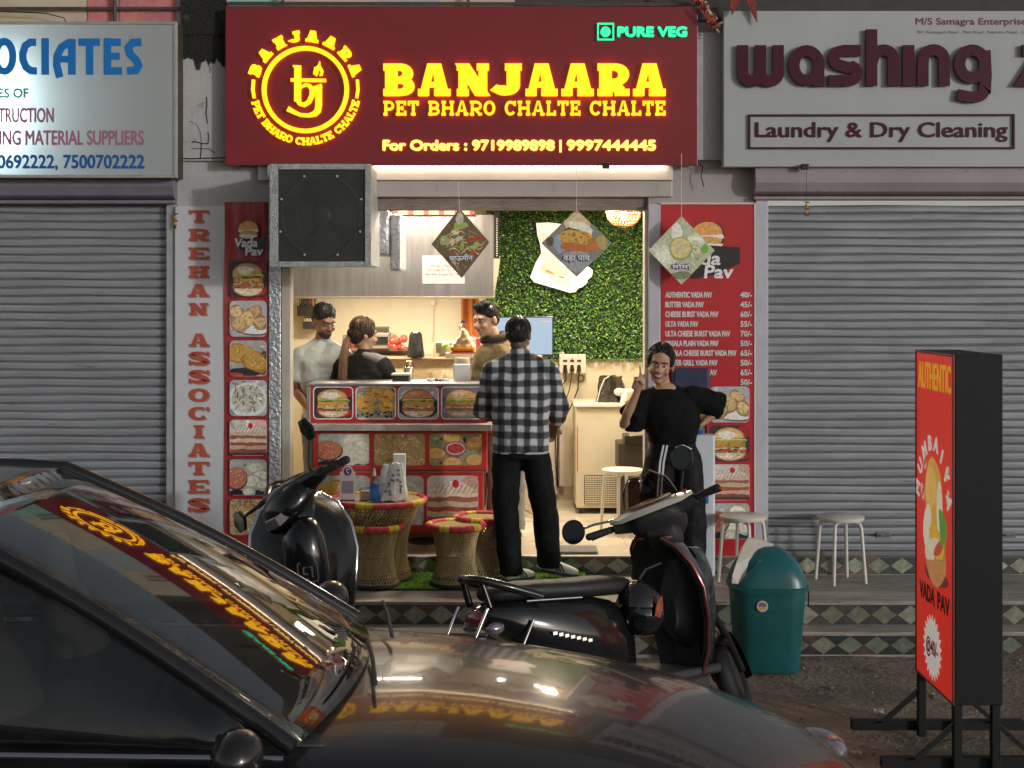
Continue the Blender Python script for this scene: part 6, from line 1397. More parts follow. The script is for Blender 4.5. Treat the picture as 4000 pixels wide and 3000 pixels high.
# ---------------------------------------------------------------- people
def V3(*a): return Vector(a)
def lerp(a, b, t): return a + (b - a) * t
def torso(mb, J, face, prof, n=22, pw=2.4):
    """loft round the spine: prof = (t, half width, half depth, forward shift); t 0 pelvis, 1 chest, 2 neck"""
    ang = R(face); sd = V3(math.cos(ang), math.sin(ang), 0); fw = V3(math.sin(ang), -math.cos(ang), 0); rs = []
    for t, a, b, f in prof:
        c = lerp(J['pel'], J['che'], t) if t <= 1 else lerp(J['che'], J['nek'], t - 1)
        ring = []
        for i in range(n):
            q = 2 * math.pi * i / n; x, y = math.cos(q), math.sin(q)
            ring.append(c + fw * f + sd * (a * math.copysign(abs(x) ** (2 / pw), x)) + fw * (b * math.copysign(abs(y) ** (2 / pw), y)))
        rs.append(ring)
    mb.rings(rs)
def slope(mb, J, r0, r1):
    for s in 'LR': mb.capsule([J['nek'] - V3(0, 0, .035), lerp(J['nek'], J['sh' + s], .55) - V3(0, 0, .03), J['sh' + s] - V3(0, 0, .01)], [r0, (r0 + r1) / 2, r1], 12)
def hand(mb, w, fd, sd, pal, pose, thumb=1):
    """palm, four jointed fingers and a thumb; fd finger direction, sd towards the thumb side, pal palm normal"""
    fd = Vector(fd).normalized(); sd = (Vector(sd) - fd * fd.dot(Vector(sd))).normalized(); pal = Vector(pal); pal = (pal - fd * fd.dot(pal) - sd * sd.dot(pal)).normalized()
    w = Vector(w)
    mb.capsule([w - fd * .01, w + fd * .03, w + fd * .082], [.020, .016, .013], 12, sx=1.0); mb.tube([w, w + fd * .04, w + fd * .088], [.022, .017, .013], 12, True, 2.35, sd)
    for i, (off, ln) in enumerate(((.030, .070), (.010, .079), (-.010, .073), (-.029, .058))):
        b = w + fd * (.084 - .004 * abs(i - 1)) + sd * off; pts = [b - fd * .012, b]; d = fd.copy()
        curl = {'relaxed': (22, 28, 22), 'grip': (55, 60, 45), 'V': (2, 3, 2) if i < 2 else (80, 95, 60)}[pose]
        if pose == 'V' and i < 2: d = (fd + sd * (.24 if i == 0 else -.20)).normalized()
        ax = sd
        for k, c in enumerate(curl):
            cc, ss = math.cos(R(c)), math.sin(R(c)); perp = pal - d * d.dot(pal); perp = perp.normalized()
            d = (d * cc + perp * ss).normalized(); pts.append(pts[-1] + d * ln * (.44, .32, .24)[k])
        mb.capsule(pts, [.0095, .0095, .009, .0082, .0072], 8)
    t0 = w + fd * .022 + sd * .030
    if pose == 'V': mb.capsule([w + fd * .02 + sd * .022, t0 + fd * .02 + pal * .014, t0 + fd * .046 + pal * .024 - sd * .022, t0 + fd * .060 + pal * .026 - sd * .04], [.013, .012, .0105, .009], 8)
    else: mb.capsule([w + fd * .015 + sd * .018, t0 + sd * .012 + fd * .01, t0 + sd * .022 + fd * .036 + pal * .008, t0 + sd * .024 + fd * .06 + pal * .016], [.013, .0115, .010, .0085], 8)
def head_matrix(J, head, k=1.0):
    return Matrix.Translation(J['hed']) @ Matrix.Rotation(R(head[0]), 4, 'Z') @ Matrix.Rotation(R(head[1]), 4, 'X') @ Matrix.Rotation(R(head[2] if len(head) > 2 else 0), 4, 'Y') @ Matrix.Scale(k, 4)
def person(label, loc, J, face, head, skin, shirt=None, pants=None, hair=None, group=None, fem=False, hands=(), beard=False, smile=False, k=1.03, voxel=.0075):
    t = thing('person', label, 'person', loc, group); L0 = Vector(loc)
    J = {a: Vector(b) + L0 for a, b in J.items()}; M = head_matrix(J, head, k)
    sk = mat(skin[0], skin[1], .5, var=.10, scale=10, rvar=.1)
    mb = MB()
    a = .155 if fem else .165
    torso(mb, J, face, [(-.12, a * .80, .09, 0), (0, a, .11, 0), (.45, a * .78, .095, 0), (1, a * .96, .11, 0), (1.45, a * .98, .09, 0), (1.75, a * .66, .07, 0), (1.95, .062, .06, 0)])
    for s in 'LR':
        sh, el, wr = J['sh' + s], J['el' + s], J['wr' + s]
        f_ = .88 if fem else 1
        mb.capsule([sh, lerp(sh, el, .5), el, lerp(el, wr, .35), lerp(el, wr, .8), wr], [.052 * f_, .046 * f_, .040 * f_, .041 * f_, .030 * f_, .026 * f_], 12)
        hi, kn, an = J['hi' + s], J['kn' + s], J['an' + s]
        mb.capsule([hi, lerp(hi, kn, .5), kn, lerp(kn, an, .35), an], [.085, .075, .054, .055, .036], 12)
        toe = J['to' + s]; mb.capsule([an - V3(0, 0, .035), lerp(an, toe, .6) - V3(0, 0, .045), toe - V3(0, 0, .02)], [.036, .034, .026], 10)
    mb.capsule([J['nek'] - V3(0, 0, .03), lerp(J['nek'], J['hed'], .5), M @ V3(0, .025, -.06)], [.060 if not fem else .050, .052 if not fem else .044, .050 if not fem else .043], 14)
    slope(mb, J, .05, .045)
    for h in hands: hand(mb, *h)
    mb.xf = M
    mb.ell((0, .012, .032), (.077, .097, .092), 18, 12); mb.ell((0, -.030, -.030), (.062, .064, .074), 16, 10); mb.ell((0, -.030, -.070), (.052, .052, .045)); mb.ell((0, -.066, -.094), (.026, .022, .020))
    mb.ell((0, -.078, .028), (.052, .018, .016)); mb.capsule([(0, -.088, .008), (0, -.102, -.018), (0, -.108, -.032)], [.008, .0105, .013], 8); mb.ell((-.012, -.094, -.034), (.010, .012, .008)); mb.ell((.012, -.094, -.034), (.010, .012, .008))
    for s in (-1, 1): mb.ell((s * .080, .012, -.008), (.010, .022, .033)); mb.ell((s * .042, -.070, -.035), (.020, .020, .022))
    mb.ell((0, -.088, -.062), (.024, .012, .012)); mb.xf = None
    mb.build('body', sk, t, voxel=voxel, smoothing=3)
    ink = mat('dark_eye', (.012, .008, .006), .25, var=0)
    for s in (-1, 1):
        mb = MB(); mb.xf = M; mb.ell((s * .030, -.0845, .002), (.0130, .0095, .0055)); mb.xf = None
        e = mb.build('eye', mat('eye_white', (.40, .35, .31), .25, var=0), t, smooth=60)
        mb = MB(); mb.xf = M; mb.ell((s * .030, -.0915, .002), (.0062, .004, .0062)); mb.xf = None; mb.build('iris', ink, e, smooth=60)
        mb = MB(); mb.xf = M; mb.capsule([(s * .012, -.0955, .020), (s * .030, -.0965, .026), (s * .050, -.084, .020)], [.0035, .0042, .003], 6); mb.xf = None; mb.build('eyebrow', ink, t, smooth=60)
    mb = MB(); mb.xf = M
    if smile: mb.capsule([(-.027, -.086, -.056), (-.013, -.097, -.063), (0, -.0995, -.065), (.013, -.097, -.063), (.027, -.086, -.056)], [.003, .006, .0072, .006, .003], 8)
    else: mb.capsule([(-.024, -.091, -.060), (0, -.0995, -.058), (.024, -.091, -.060)], [.004, .006, .004], 8)
    mb.xf = None; mo = mb.build('mouth', mat('lip', (.24, .07, .055), .4, var=0), t, smooth=60)
    if smile: mb = MB(); mb.xf = M; mb.capsule([(-.016, -.097, -.0595), (0, -.1030, -.0635), (.016, -.097, -.0595)], [.003, .0052, .003], 8); mb.xf = None; mb.build('teeth', mat('teeth', (.7, .66, .58), .3, var=0), mo, smooth=60)
    if beard:
        mb = MB(); mb.xf = M; mb.ell((0, -.040, -.082), (.056, .052, .036)); mb.ell((0, -.070, -.096), (.034, .026, .022)); mb.capsule([(-.026, -.092, -.050), (0, -.103, -.046), (.026, -.092, -.050)], [.004, .006, .004], 8); mb.xf = None
        mb.build('beard', mat('stubble', (.045, .022, .014), .8, var=.4, scale=60, bump=.4, bscale=200), t, voxel=.006)
    if hair:
        mb = MB(); mb.xf = M
        for c, r_ in hair['ell']: mb.ell(c, r_, 16, 10)
        for pts, rr in hair.get('tubes', ()): mb.capsule(pts, rr, 10)
        mb.xf = None
        mb.build('hair', mat(hair['mat'], tuple(v * .6 for v in hair['col']), .5, var=.45, scale=26, bump=1.0, bscale=90, spec=.25, stretch=hair.get('st', (1, 1, .35))), t, voxel=.007, smoothing=2)
        if hair.get('tail'):
            mb = MB()
            for j in range(9):
                o_ = V3(random.Random(j).uniform(-.016, .016), random.Random(j + 9).uniform(-.012, .012), 0)
                mb.capsule([Vector(p) + L0 + o_ * (0.4 + i * .35) for i, p in enumerate(hair['tail'])], [.012, .019, .021, .018, .010], 7)
            mb.build('ponytail', mat('brown_tail', (.17, .085, .042), .45, var=.5, scale=40, bump=.6, bscale=120, stretch=(3, 3, .3)), t, smooth=60)
    return t, J, M
def tube_part(mb, pts, rad, sx=1.0, side=None, n=14): mb.capsule(pts, rad, n, sx, side)
def sleeve(mb, J, s, upto, r0, r1, r2=None):
    sh, el, wr = J['sh' + s], J['el' + s], J['wr' + s]
    if upto <= 1: mb.tube([sh, lerp(sh, el, upto * .5), lerp(sh, el, upto)], [r0, (r0 + r1) / 2, r1], 14); mb.ell(sh, (r0 * .92, r0 * .92, r0 * .86))
    else: mb.capsule([sh, lerp(sh, el, .5), el, lerp(el, wr, .5), lerp(el, wr, upto - 1)], [r0, (r0 + r1) / 2, r1, (r1 + r2) / 2, r2], 14)
def shoe(parent, an, toe, m, sole_m, rise=0.0, stripe=None):
    an, toe = Vector(an), Vector(toe); d = toe - an; d.z = 0; L_ = d.length; d.normalize(); side = V3(-d.y, d.x, 0)
    heel = V3(an.x, an.y, 0) - d * .055; z0 = min(an.z, toe.z) - .085
    base = lambda u: Vector((heel.x, heel.y, an.z - .085)) + d * (L_ + .085) * u + V3(0, 0, (toe.z - an.z + .075) * 0)
    mb = MB(); prof = [(0, .030, .055, .0), (.15, .038, .075, 0), (.35, .040, .085, 0), (.6, .044, .060, 0), (.85, .042, .045, 0), (1.0, .020, .028, 0)]
    tilt = rise
    rs = []
    for u, w, h, _ in prof:
        c = base(u) + V3(0, 0, tilt * (1 - u)); rs.append([c + side * (w * math.cos(2 * math.pi * i / 14)) + V3(0, 0, .02 + max(-.004, h * math.sin(2 * math.pi * i / 14))) for i in range(14)])
    mb.rings(rs); o = mb.build('shoe', m, parent, smooth=60)
    mb = MB(); rs = []
    for u, w, h, _ in prof: c = base(u) + V3(0, 0, tilt * (1 - u)); rs.append([c + side * sx * (w + .004) + V3(0, 0, z) for sx, z in ((-1, 0), (1, 0), (1, .022), (-1, .022))])
    mb.rings(rs); mb.build('sole', sole_m, o)
    if stripe:
        mb = MB()
        for q in range(3):
            u = .40 + .09 * q
            for sx in (-1, 1): c = base(u) + V3(0, 0, tilt * (1 - u)); mb.bar(c + side * sx * .045 + V3(0, 0, .026) + d * .02, c + side * sx * .032 + V3(0, 0, .078) - d * .012, .011, .006)
        mb.build('stripe', stripe, o)
SK1, SK2, SK3 = ('skin_warm_brown', (.26, .125, .065)), ('skin_light_brown', (.42, .235, .14)), ('skin_dark_brown', (.12, .06, .035))
HB_ = lambda c, m, x=(): dict(col=c, mat=m, ell=[((0, .019, .052), (.087, .100, .090)), ((0, .05, .0), (.078, .066, .06))] + list(x))
FOLD = bpy.data.textures.new('cloth_folds', 'CLOUDS'); FOLD.noise_scale = .11; FOLD.noise_depth = 2
def folds(t, names, strength=.020):
    for o in t.children:
        if o.name.split('.')[0] in names:
            d = o.modifiers.new('folds', 'DISPLACE'); d.texture = FOLD; d.strength = strength; d.mid_level = .5; d.texture_coords = 'LOCAL'
            sm = o.modifiers.new('settle', 'SMOOTH'); sm.iterations = 1
# loose strands over the hair mass
def strands(t, M, c, r_, n, seed, colour, front=-.35, low=-.5):
    r = random.Random(seed); mb = MB(); mb.xf = M
    for _ in range(n):
        a = r.uniform(0, 2 * math.pi); da = r.uniform(-.25, .25); e0 = r.uniform(.5, 1.45); e1 = r.uniform(low, .35); pts = []
        if math.sin(a) < front: e1 = max(e1, r.uniform(.35, .6))
        for i in range(6):
            e = e0 + (e1 - e0) * i / 5; q = a + da * i / 5; kk = 1.0 + r.uniform(-.004, .012)
            pts.append((c[0] + r_[0] * kk * math.cos(e) * math.cos(q), c[1] + r_[1] * kk * math.cos(e) * math.sin(q), c[2] + r_[2] * kk * math.sin(e)))
        mb.tube(pts, [.0012, .0022, .0024, .0022, .0018, .0008], 5)
    mb.xf = None; mb.build('hair_strands', mat('strand_' + str(seed), colour, .35, var=.3, scale=50), t, smooth=60)
# -- customer in plaid shirt, seen from behind
loc = (.06, -.36, PLAT + .022)
J = dict(pel=(0, 0, .93), che=(-.005, 0, 1.30), nek=(-.012, .03, 1.575), hed=(-.015, .06, 1.685), shL=(-.185, .0, 1.45), elL=(-.262, .06, 1.17), wrL=(-.13, .27, 1.12), shR=(.182, .0, 1.45), elR=(.262, .07, 1.18), wrR=(.235, .25, 1.06),
         hiL=(-.095, 0, .90), knL=(-.105, -.02, .50), anL=(-.065, .0, .09), toL=(.06, .09, .05), hiR=(.09, 0, .90), knR=(.165, .03, .52), anR=(.20, .13, .12), toR=(.37, .09, .07))
cu, CJ, CM = person('man in black and white plaid shirt and black trousers with his back turned', loc, J, 180, (165, 14), SK3, hair=dict(col=(.012, .011, .011), mat='black_hair', ell=[((0, .018, .034), (.086, .104, .096)), ((0, .05, -.01), (.074, .066, .058))]),
    hands=[(V3(.235, .25, 1.06) + Vector(loc), (-.1, .3, -.95), (-.6, .6, .1), (-.6, -.6, 0), 'relaxed'), (V3(-.13, .27, 1.12) + Vector(loc), (.6, .7, 0), (0, 0, 1), (.5, -.5, 0), 'grip')])
# plaid cloth
m = bpy.data.materials.new('plaid_cloth'); m.use_nodes = True; nt = m.node_tree; N = nt.nodes; L = nt.links; b = N['Principled BSDF']; b.inputs['Roughness'].default_value = .85
tc = N.new('ShaderNodeTexCoord'); sep = N.new('ShaderNodeSeparateXYZ'); nz = N.new('ShaderNodeTexNoise'); nz.inputs['Scale'].default_value = 7; nz.inputs['Detail'].default_value = 3
vm = N.new('ShaderNodeVectorMath'); vm.operation = 'SCALE'; vm.inputs[3].default_value = .035; va = N.new('ShaderNodeVectorMath'); va.operation = 'ADD'
L.new(tc.outputs['Object'], nz.inputs['Vector']); L.new(nz.outputs['Color'], vm.inputs[0]); L.new(tc.outputs['Object'], va.inputs[0]); L.new(vm.outputs[0], va.inputs[1]); L.new(va.outputs[0], sep.inputs[0])
outs = []
for ax, ph in (('X', .4), ('Z', .2)):
    mu = N.new('ShaderNodeMath'); mu.operation = 'MULTIPLY_ADD'; mu.inputs[1].default_value = 2 * math.pi / .088; mu.inputs[2].default_value = ph; L.new(sep.outputs[ax], mu.inputs[0])
    si = N.new('ShaderNodeMath'); si.operation = 'SINE'; L.new(mu.outputs[0], si.inputs[0])
    mr = N.new('ShaderNodeMapRange'); mr.inputs[1].default_value = -.35; mr.inputs[2].default_value = .35; L.new(si.outputs[0], mr.inputs[0]); outs.append(mr.outputs[0])
ad = N.new('ShaderNodeMath'); ad.operation = 'ADD'; L.new(outs[0], ad.inputs[0]); L.new(outs[1], ad.inputs[1])
cr = N.new('ShaderNodeValToRGB'); cr.color_ramp.elements[0].position = 0; cr.color_ramp.elements[0].color = (.010, .010, .012, 1); cr.color_ramp.elements[1].position = 1; cr.color_ramp.elements[1].color = (.52, .52, .53, 1)
e_ = cr.color_ramp.elements.new(.5); e_.color = (.085, .085, .09, 1)
dv = N.new('ShaderNodeMath'); dv.operation = 'MULTIPLY'; dv.inputs[1].default_value = .5; L.new(ad.outputs[0], dv.inputs[0]); L.new(dv.outputs[0], cr.inputs[0]); L.new(cr.outputs[0], b.inputs['Base Color'])
bp = N.new('ShaderNodeBump'); bp.inputs['Strength'].default_value = .9; bp.inputs['Distance'].default_value = .03; L.new(nz.outputs['Fac'], bp.inputs['Height']); L.new(bp.outputs[0], b.inputs['Normal']); MATS['plaid_cloth'] = m
mb = MB(); torso(mb, CJ, 180, [(-.10, .198, .145, 0), (.1, .196, .15, 0), (.5, .194, .145, 0), (1, .202, .145, 0), (1.4, .20, .12, 0), (1.72, .15, .09, 0), (1.9, .082, .075, 0), (1.98, .070, .070, 0)])
sleeve(mb, CJ, 'L', 1.85, .076, .078, .060); sleeve(mb, CJ, 'R', 1.55, .076, .080, .066); slope(mb, CJ, .078, .074); mb.build('shirt', m, cu, voxel=.011, smoothing=4)
mb = MB(); torso(mb, CJ, 180, [(-.135, .192, .13, 0), (-.10, .198, .138, 0), (-.06, .196, .136, 0)]); mb.build('undershirt', mat('pale_hem', (.5, .5, .5), .8), cu, voxel=.010)
M_trou = mat('black_trousers', (.0045, .0045, .005), .8, var=.3, scale=6, bump=.9, bscale=9, spec=.22)
def trousers(J, parent, m, wa, kn, cu_, an_lift=.02, name='trousers', top=.05, tw=.185, td=.125, face=180):
    mb = MB(); torso(mb, J, face, [(-.22, tw * .92, td, 0), (0, tw, td * 1.05, 0), (top * 3, tw * .93, td * .92, 0)])
    for s in 'LR':
        hi, k_, an = J['hi' + s], J['kn' + s], J['an' + s]
        mb.ell(hi, (wa, wa, wa)); mb.tube([hi, lerp(hi, k_, .5), k_, lerp(k_, an, .5), an + V3(0, 0, an_lift - .015), an + V3(0, 0, an_lift - .04)], [wa, (wa + kn) / 2, kn, (kn + cu_) / 2, cu_, cu_], 16)
    return mb.build(name, m, parent, voxel=.010, smoothing=5)
trousers(CJ, cu, M_trou, .105, .092, .082, .0, tw=.192, td=.13)
M_wsh = mat('white_leather', (.60, .60, .55), .45, var=.12); M_sole = mat('dark_sole', (.06, .05, .045), .7)
shoe(cu, CJ['anL'], CJ['toL'], M_wsh, M_sole, 0, M_blk); shoe(cu, CJ['anR'] - V3(0, 0, .02), CJ['toR'], M_wsh, M_sole, .03, M_blk)
ph = thing('phone_wallet', 'pale folded paper in the hand of the man in plaid', 'paper', V3(.24, .30, .98) + Vector(loc)); mb = MB(); q = V3(.245, .28, 1.04) + Vector(loc); mb.bar(q + V3(-.03, -.02, .05), q + V3(.03, .03, -.06), .07, .012); mb.build('folded_sheet', mat('white_paper'), ph, bevel=.003)
# -- smiling woman with raised two fingers
loc = (1.09, -.46, PLAT + .013)
J = dict(pel=(.0, .02, .90), che=(-.01, 0, 1.16), nek=(-.065, -.005, 1.385), hed=(-.088, -.015, 1.502), shL=(-.185, -.01, 1.275), elL=(-.345, -.10, 1.105), wrL=(-.25, -.16, 1.345), shR=(.115, .01, 1.285), elR=(.345, .07, 1.215), wrR=(.205, .03, 1.10),
         hiL=(-.085, .02, .86), knL=(-.13, .0, .47), anL=(-.17, .02, .08), toL=(-.22, -.12, .05), hiR=(.09, .02, .86), knR=(.13, .02, .47), anR=(.12, .03, .08), toR=(.18, -.10, .05))
wo, WJ, WM = person('smiling woman in oversized black tee holding up two fingers', loc, J, 5, (-8, 4, 7), SK2, fem=True, smile=True, k=1.09,
    hair=dict(col=(.012, .009, .008), mat='black_long_hair', ell=[((0, .024, .050), (.0865, .100, .091)), ((0, .065, .0), (.072, .055, .07)), ((-.064, .005, .035), (.026, .058, .05)), ((.064, .005, .035), (.026, .058, .05)), ((0, .115, .0), (.034, .034, .034))]),
    hands=[(V3(-.25, -.16, 1.345) + Vector(loc), (.10, -.08, 1), (1, -.15, 0), (.1, -1, -.1), 'V'), (V3(.205, .03, 1.10) + Vector(loc), (-.7, -.3, -.5), (0, -1, .2), (-.6, .4, 0), 'relaxed')])
M_tee = mat('black_tee', (.0045, .0042, .0045), .9, var=.25, scale=8, bump=1.0, bscale=8, spec=.2)
mb = MB(); torso(mb, WJ, 5, [(.26, .160, .128, 0), (.42, .165, .135, 0), (.55, .18, .145, 0), (.8, .198, .15, 0), (1.0, .195, .145, 0), (1.4, .18, .12, 0), (1.68, .135, .085, 0), (1.80, .085, .072, 0)])
sleeve(mb, WJ, 'L', .74, .080, .082); mb.tube([lerp(WJ['shL'], WJ['elL'], .4), lerp(WJ['shL'], WJ['elL'], .7) + V3(.035, .02, -.03), lerp(WJ['shL'], WJ['elL'], .85) + V3(.055, .045, -.075)], [.08, .078, .06], 12); sleeve(mb, WJ, 'R', .98, .088, .092)
mb.capsule([lerp(WJ['shR'], WJ['elR'], .6), lerp(WJ['shR'], WJ['elR'], .9) + V3(-.02, 0, -.05)], [.075, .05], 12)
slope(mb, WJ, .050, .066); mb.build('tee', M_tee, wo, voxel=.010, smoothing=5)
M_track = mat('black_trackpants', (.0045, .0045, .005), .7, var=.3, scale=6, bump=1.0, bscale=8, spec=.25)
trousers(WJ, wo, M_track, .108, .104, .108, .0, 'track_pants', .13, .165, .125, 5)
mb = MB()
for dx in (-.012, .012):
    pts = [Vector(loc) + V3(-.065 + dx, -.135, .97), Vector(loc) + V3(-.088 + dx, -.138, .86), Vector(loc) + V3(-.10 + dx, -.128, .72), Vector(loc) + V3(-.112 + dx, -.118, .50), Vector(loc) + V3(-.125 + dx, -.112, .30)]
    mb.tube(pts, .0075, 6, True, .35, UY)
mb.build('white_stripe', mat('white_tape', (.62, .62, .62), .6, var=.1), wo, smooth=60)
mb = MB(); mb.tube([Vector(loc) + V3(.0, -.14, .955), Vector(loc) + V3(.05, -.15, .965), Vector(loc) + V3(.11, -.135, .945), Vector(loc) + V3(.05, -.152, .935), Vector(loc) + V3(.015, -.15, .955)], [.004, .012, .006, .011, .006], 8); mb.build('waist_tie', mat('white_tape'), wo, smooth=60)
for s in 'LR': shoe(wo, WJ['an' + s], WJ['to' + s], M_blk, M_sole)
# -- three people behind the counter
loc = (-1.47, 1.0, FLOOR)
J = dict(pel=(.0, .05, .93), che=(-.01, 0, 1.22), nek=(-.015, -.0, 1.525), hed=(.005, -.02, 1.655), shL=(-.17, -.03, 1.395), elL=(-.215, -.06, 1.13), wrL=(-.09, -.17, .98), shR=(.145, .05, 1.39), elR=(.22, .0, 1.13), wrR=(.12, -.15, 1.02),
         hiL=(-.09, .05, .9), knL=(-.09, .05, .48), anL=(-.09, .05, .08), toL=(-.06, -.08, .05), hiR=(.09, .05, .9), knR=(.09, .05, .48), anR=(.09, .05, .08), toR=(.12, -.08, .05))
m1, J1, M1 = person('bearded man in pale grey tee looking down behind the counter', loc, J, 30, (38, 20), SK1, beard=True, hair=HB_((.014, .010, .009), 'cropped_hair'),
    hands=[(V3(-.09, -.17, .98) + Vector(loc), (.9, -.3, -.2), (0, -.2, 1), (0, -.5, -.5), 'grip'), (V3(.12, -.15, 1.02) + Vector(loc), (-.5, -.7, -.2), (0, -.2, 1), (-.5, .5, 0), 'grip')])
mb = MB(); torso(mb, J1, 30, [(-.1, .18, .13, 0), (.4, .178, .13, 0), (1, .19, .13, 0), (1.4, .19, .115, 0), (1.72, .135, .085, 0), (1.9, .078, .072, 0)]); sleeve(mb, J1, 'L', .80, .078, .072); sleeve(mb, J1, 'R', .80, .078, .072)
slope(mb, J1, .066, .068); mb.build('tee', mat('grey_tee', (.40, .42, .40), .9, var=.06, scale=8, bump=.8, bscale=9), m1, voxel=.010, smoothing=5)
trousers(J1, m1, mat('grey_jeans', (.16, .16, .17), .8), .095, .075, .065, 0, tw=.18, td=.125, face=30)
loc = (-1.145, .88, FLOOR)
J = dict(pel=(.0, .0, .90), che=(.0, .0, 1.15), nek=(-.005, .01, 1.425), hed=(-.005, .03, 1.555), shL=(-.155, .0, 1.305), elL=(-.235, .02, 1.05), wrL=(-.10, .20, 1.0), shR=(.145, .0, 1.31), elR=(.215, .03, 1.05), wrR=(.10, .22, 1.0),
         hiL=(-.085, 0, .86), knL=(-.085, 0, .47), anL=(-.085, 0, .08), toL=(-.09, .12, .05), hiR=(.085, 0, .86), knR=(.085, 0, .47), anR=(.085, 0, .08), toR=(.09, .12, .05))
m2, J2, M2 = person('woman in black jacket with long ponytail turned away behind the counter', loc, J, 185, (118, 8), SK2, fem=True,
    hair=dict(col=(.045, .024, .015), mat='brown_hair', ell=[((0, .016, .048), (.088, .102, .091)), ((0, .06, -.01), (.080, .060, .075)), ((-.066, .0, .02), (.028, .06, .05)), ((.066, .0, .02), (.028, .06, .05)), ((0, .105, .0), (.03, .03, .03))],
              tail=[(-.105, .02, 1.57), (-.13, -.06, 1.50), (-.145, -.13, 1.38), (-.15, -.15, 1.24), (-.15, -.145, 1.10)]))
mb = MB(); torso(mb, J2, 185, [(-.1, .19, .14, 0), (.4, .185, .14, 0), (1, .195, .14, 0), (1.4, .19, .12, 0), (1.7, .14, .095, 0), (1.93, .088, .08, 0)]); sleeve(mb, J2, 'L', 1.9, .084, .080, .06); sleeve(mb, J2, 'R', 1.9, .084, .080, .06)
slope(mb, J2, .070, .074); mb.build('jacket', mat('black_jacket', (.0055, .005, .005), .8, var=.3, bump=.9, bscale=9, spec=.25), m2, voxel=.010, smoothing=4)
mb = MB(); mb.capsule([J2['nek'] + V3(.02, -.07, -.03), J2['nek'] + V3(.10, -.05, -.055), J2['nek'] + V3(.165, -.01, -.075)], [.03, .045, .035], 10); mb.build('grey_hood', mat('grey_hood', (.20, .18, .16), .9), m2, voxel=.009)
trousers(J2, m2, M_trou, .092, .07, .06, 0, tw=.175, td=.12)
loc = (-.10, .80, FLOOR)
J = dict(pel=(.05, .05, .93), che=(.035, .02, 1.22), nek=(-.035, .0, 1.53), hed=(-.10, -.02, 1.665), shL=(-.11, -.05, 1.395), elL=(-.16, -.06, 1.12), wrL=(-.10, -.05, .90), shR=(.17, .07, 1.40), elR=(.23, .1, 1.13), wrR=(.2, .02, .93),
         hiL=(-.03, .05, .9), knL=(-.03, .05, .48), anL=(-.03, .05, .09), toL=(-.08, -.08, .05), hiR=(.13, .05, .9), knR=(.13, .05, .48), anR=(.13, .05, .09), toR=(.1, -.08, .05))
m3, J3, M3 = person('young man in olive hoodie and pale jeans glancing back over the counter', loc, J, -40, (-42, 8, -4), SK2, hair=dict(col=(.016, .011, .009), mat='swept_hair', ell=[((0, .019, .052), (.087, .100, .090)), ((0, .05, .0), (.078, .066, .06)), ((0, -.055, .115), (.055, .045, .028)), ((.02, -.02, .125), (.06, .05, .028))]),
    hands=[(V3(-.10, -.05, .90) + Vector(loc), (.3, -.2, -.9), (.4, -.8, 0), (.6, .3, 0), 'relaxed'), (V3(.2, .02, .93) + Vector(loc), (-.2, -.2, -.9), (-.4, -.8, 0), (-.6, .3, 0), 'relaxed')])
mb = MB(); torso(mb, J3, -40, [(-.1, .185, .14, 0), (.4, .18, .14, 0), (1, .19, .14, 0), (1.4, .185, .12, 0), (1.7, .14, .10, 0), (1.86, .10, .09, 0)]); sleeve(mb, J3, 'L', 1.9, .080, .074, .055); sleeve(mb, J3, 'R', 1.9, .080, .074, .055)
slope(mb, J3, .074, .072); mb.build('hoodie', mat('olive_fleece', (.16, .115, .045), .95, var=.2, bump=.7, bscale=10), m3, voxel=.010, smoothing=4)
mb = MB(); mb.torus(J3['nek'] + V3(.0, .02, .0), V3(-.2, -.1, 1), .085, .034, 26, 10); mb.capsule([J3['nek'] + V3(.07, .05, .01), J3['nek'] + V3(.14, .09, -.05)], [.05, .04], 10); mb.build('hood', mat('dark_hood', (.035, .025, .014), .95), m3, voxel=.009)
trousers(J3, m3, mat('pale_jeans', (.36, .40, .44), .8, var=.2, bump=.5, bscale=14), .095, .075, .07, 0, tw=.18, td=.125, face=-40)
for mm, JJ in ((m1, J1), (m2, J2), (m3, J3)):
    for s in 'LR': shoe(mm, JJ['an' + s], JJ['to' + s], M_blk if mm is not m3 else M_wsh, M_sole)

CL = ('shirt', 'tee', 'jacket', 'hoodie', 'trousers', 'track_pants')
for t_ in (cu, wo, m1, m2, m3): folds(t_, CL, .026)
strands(cu, CM, (0, .02, .034), (.086, .104, .096), 110, 1, (.012, .011, .011))
strands(wo, WM, (0, .024, .050), (.0865, .100, .091), 150, 2, (.016, .011, .009), low=-.1)
strands(m1, M1, (0, .019, .052), (.087, .100, .090), 90, 3, (.014, .010, .009), low=.1)
strands(m2, M2, (0, .016, .048), (.088, .102, .091), 150, 4, (.12, .065, .035), low=-.3)
strands(m3, M3, (0, .019, .052), (.087, .100, .090), 110, 5, (.022, .015, .011), low=.0)
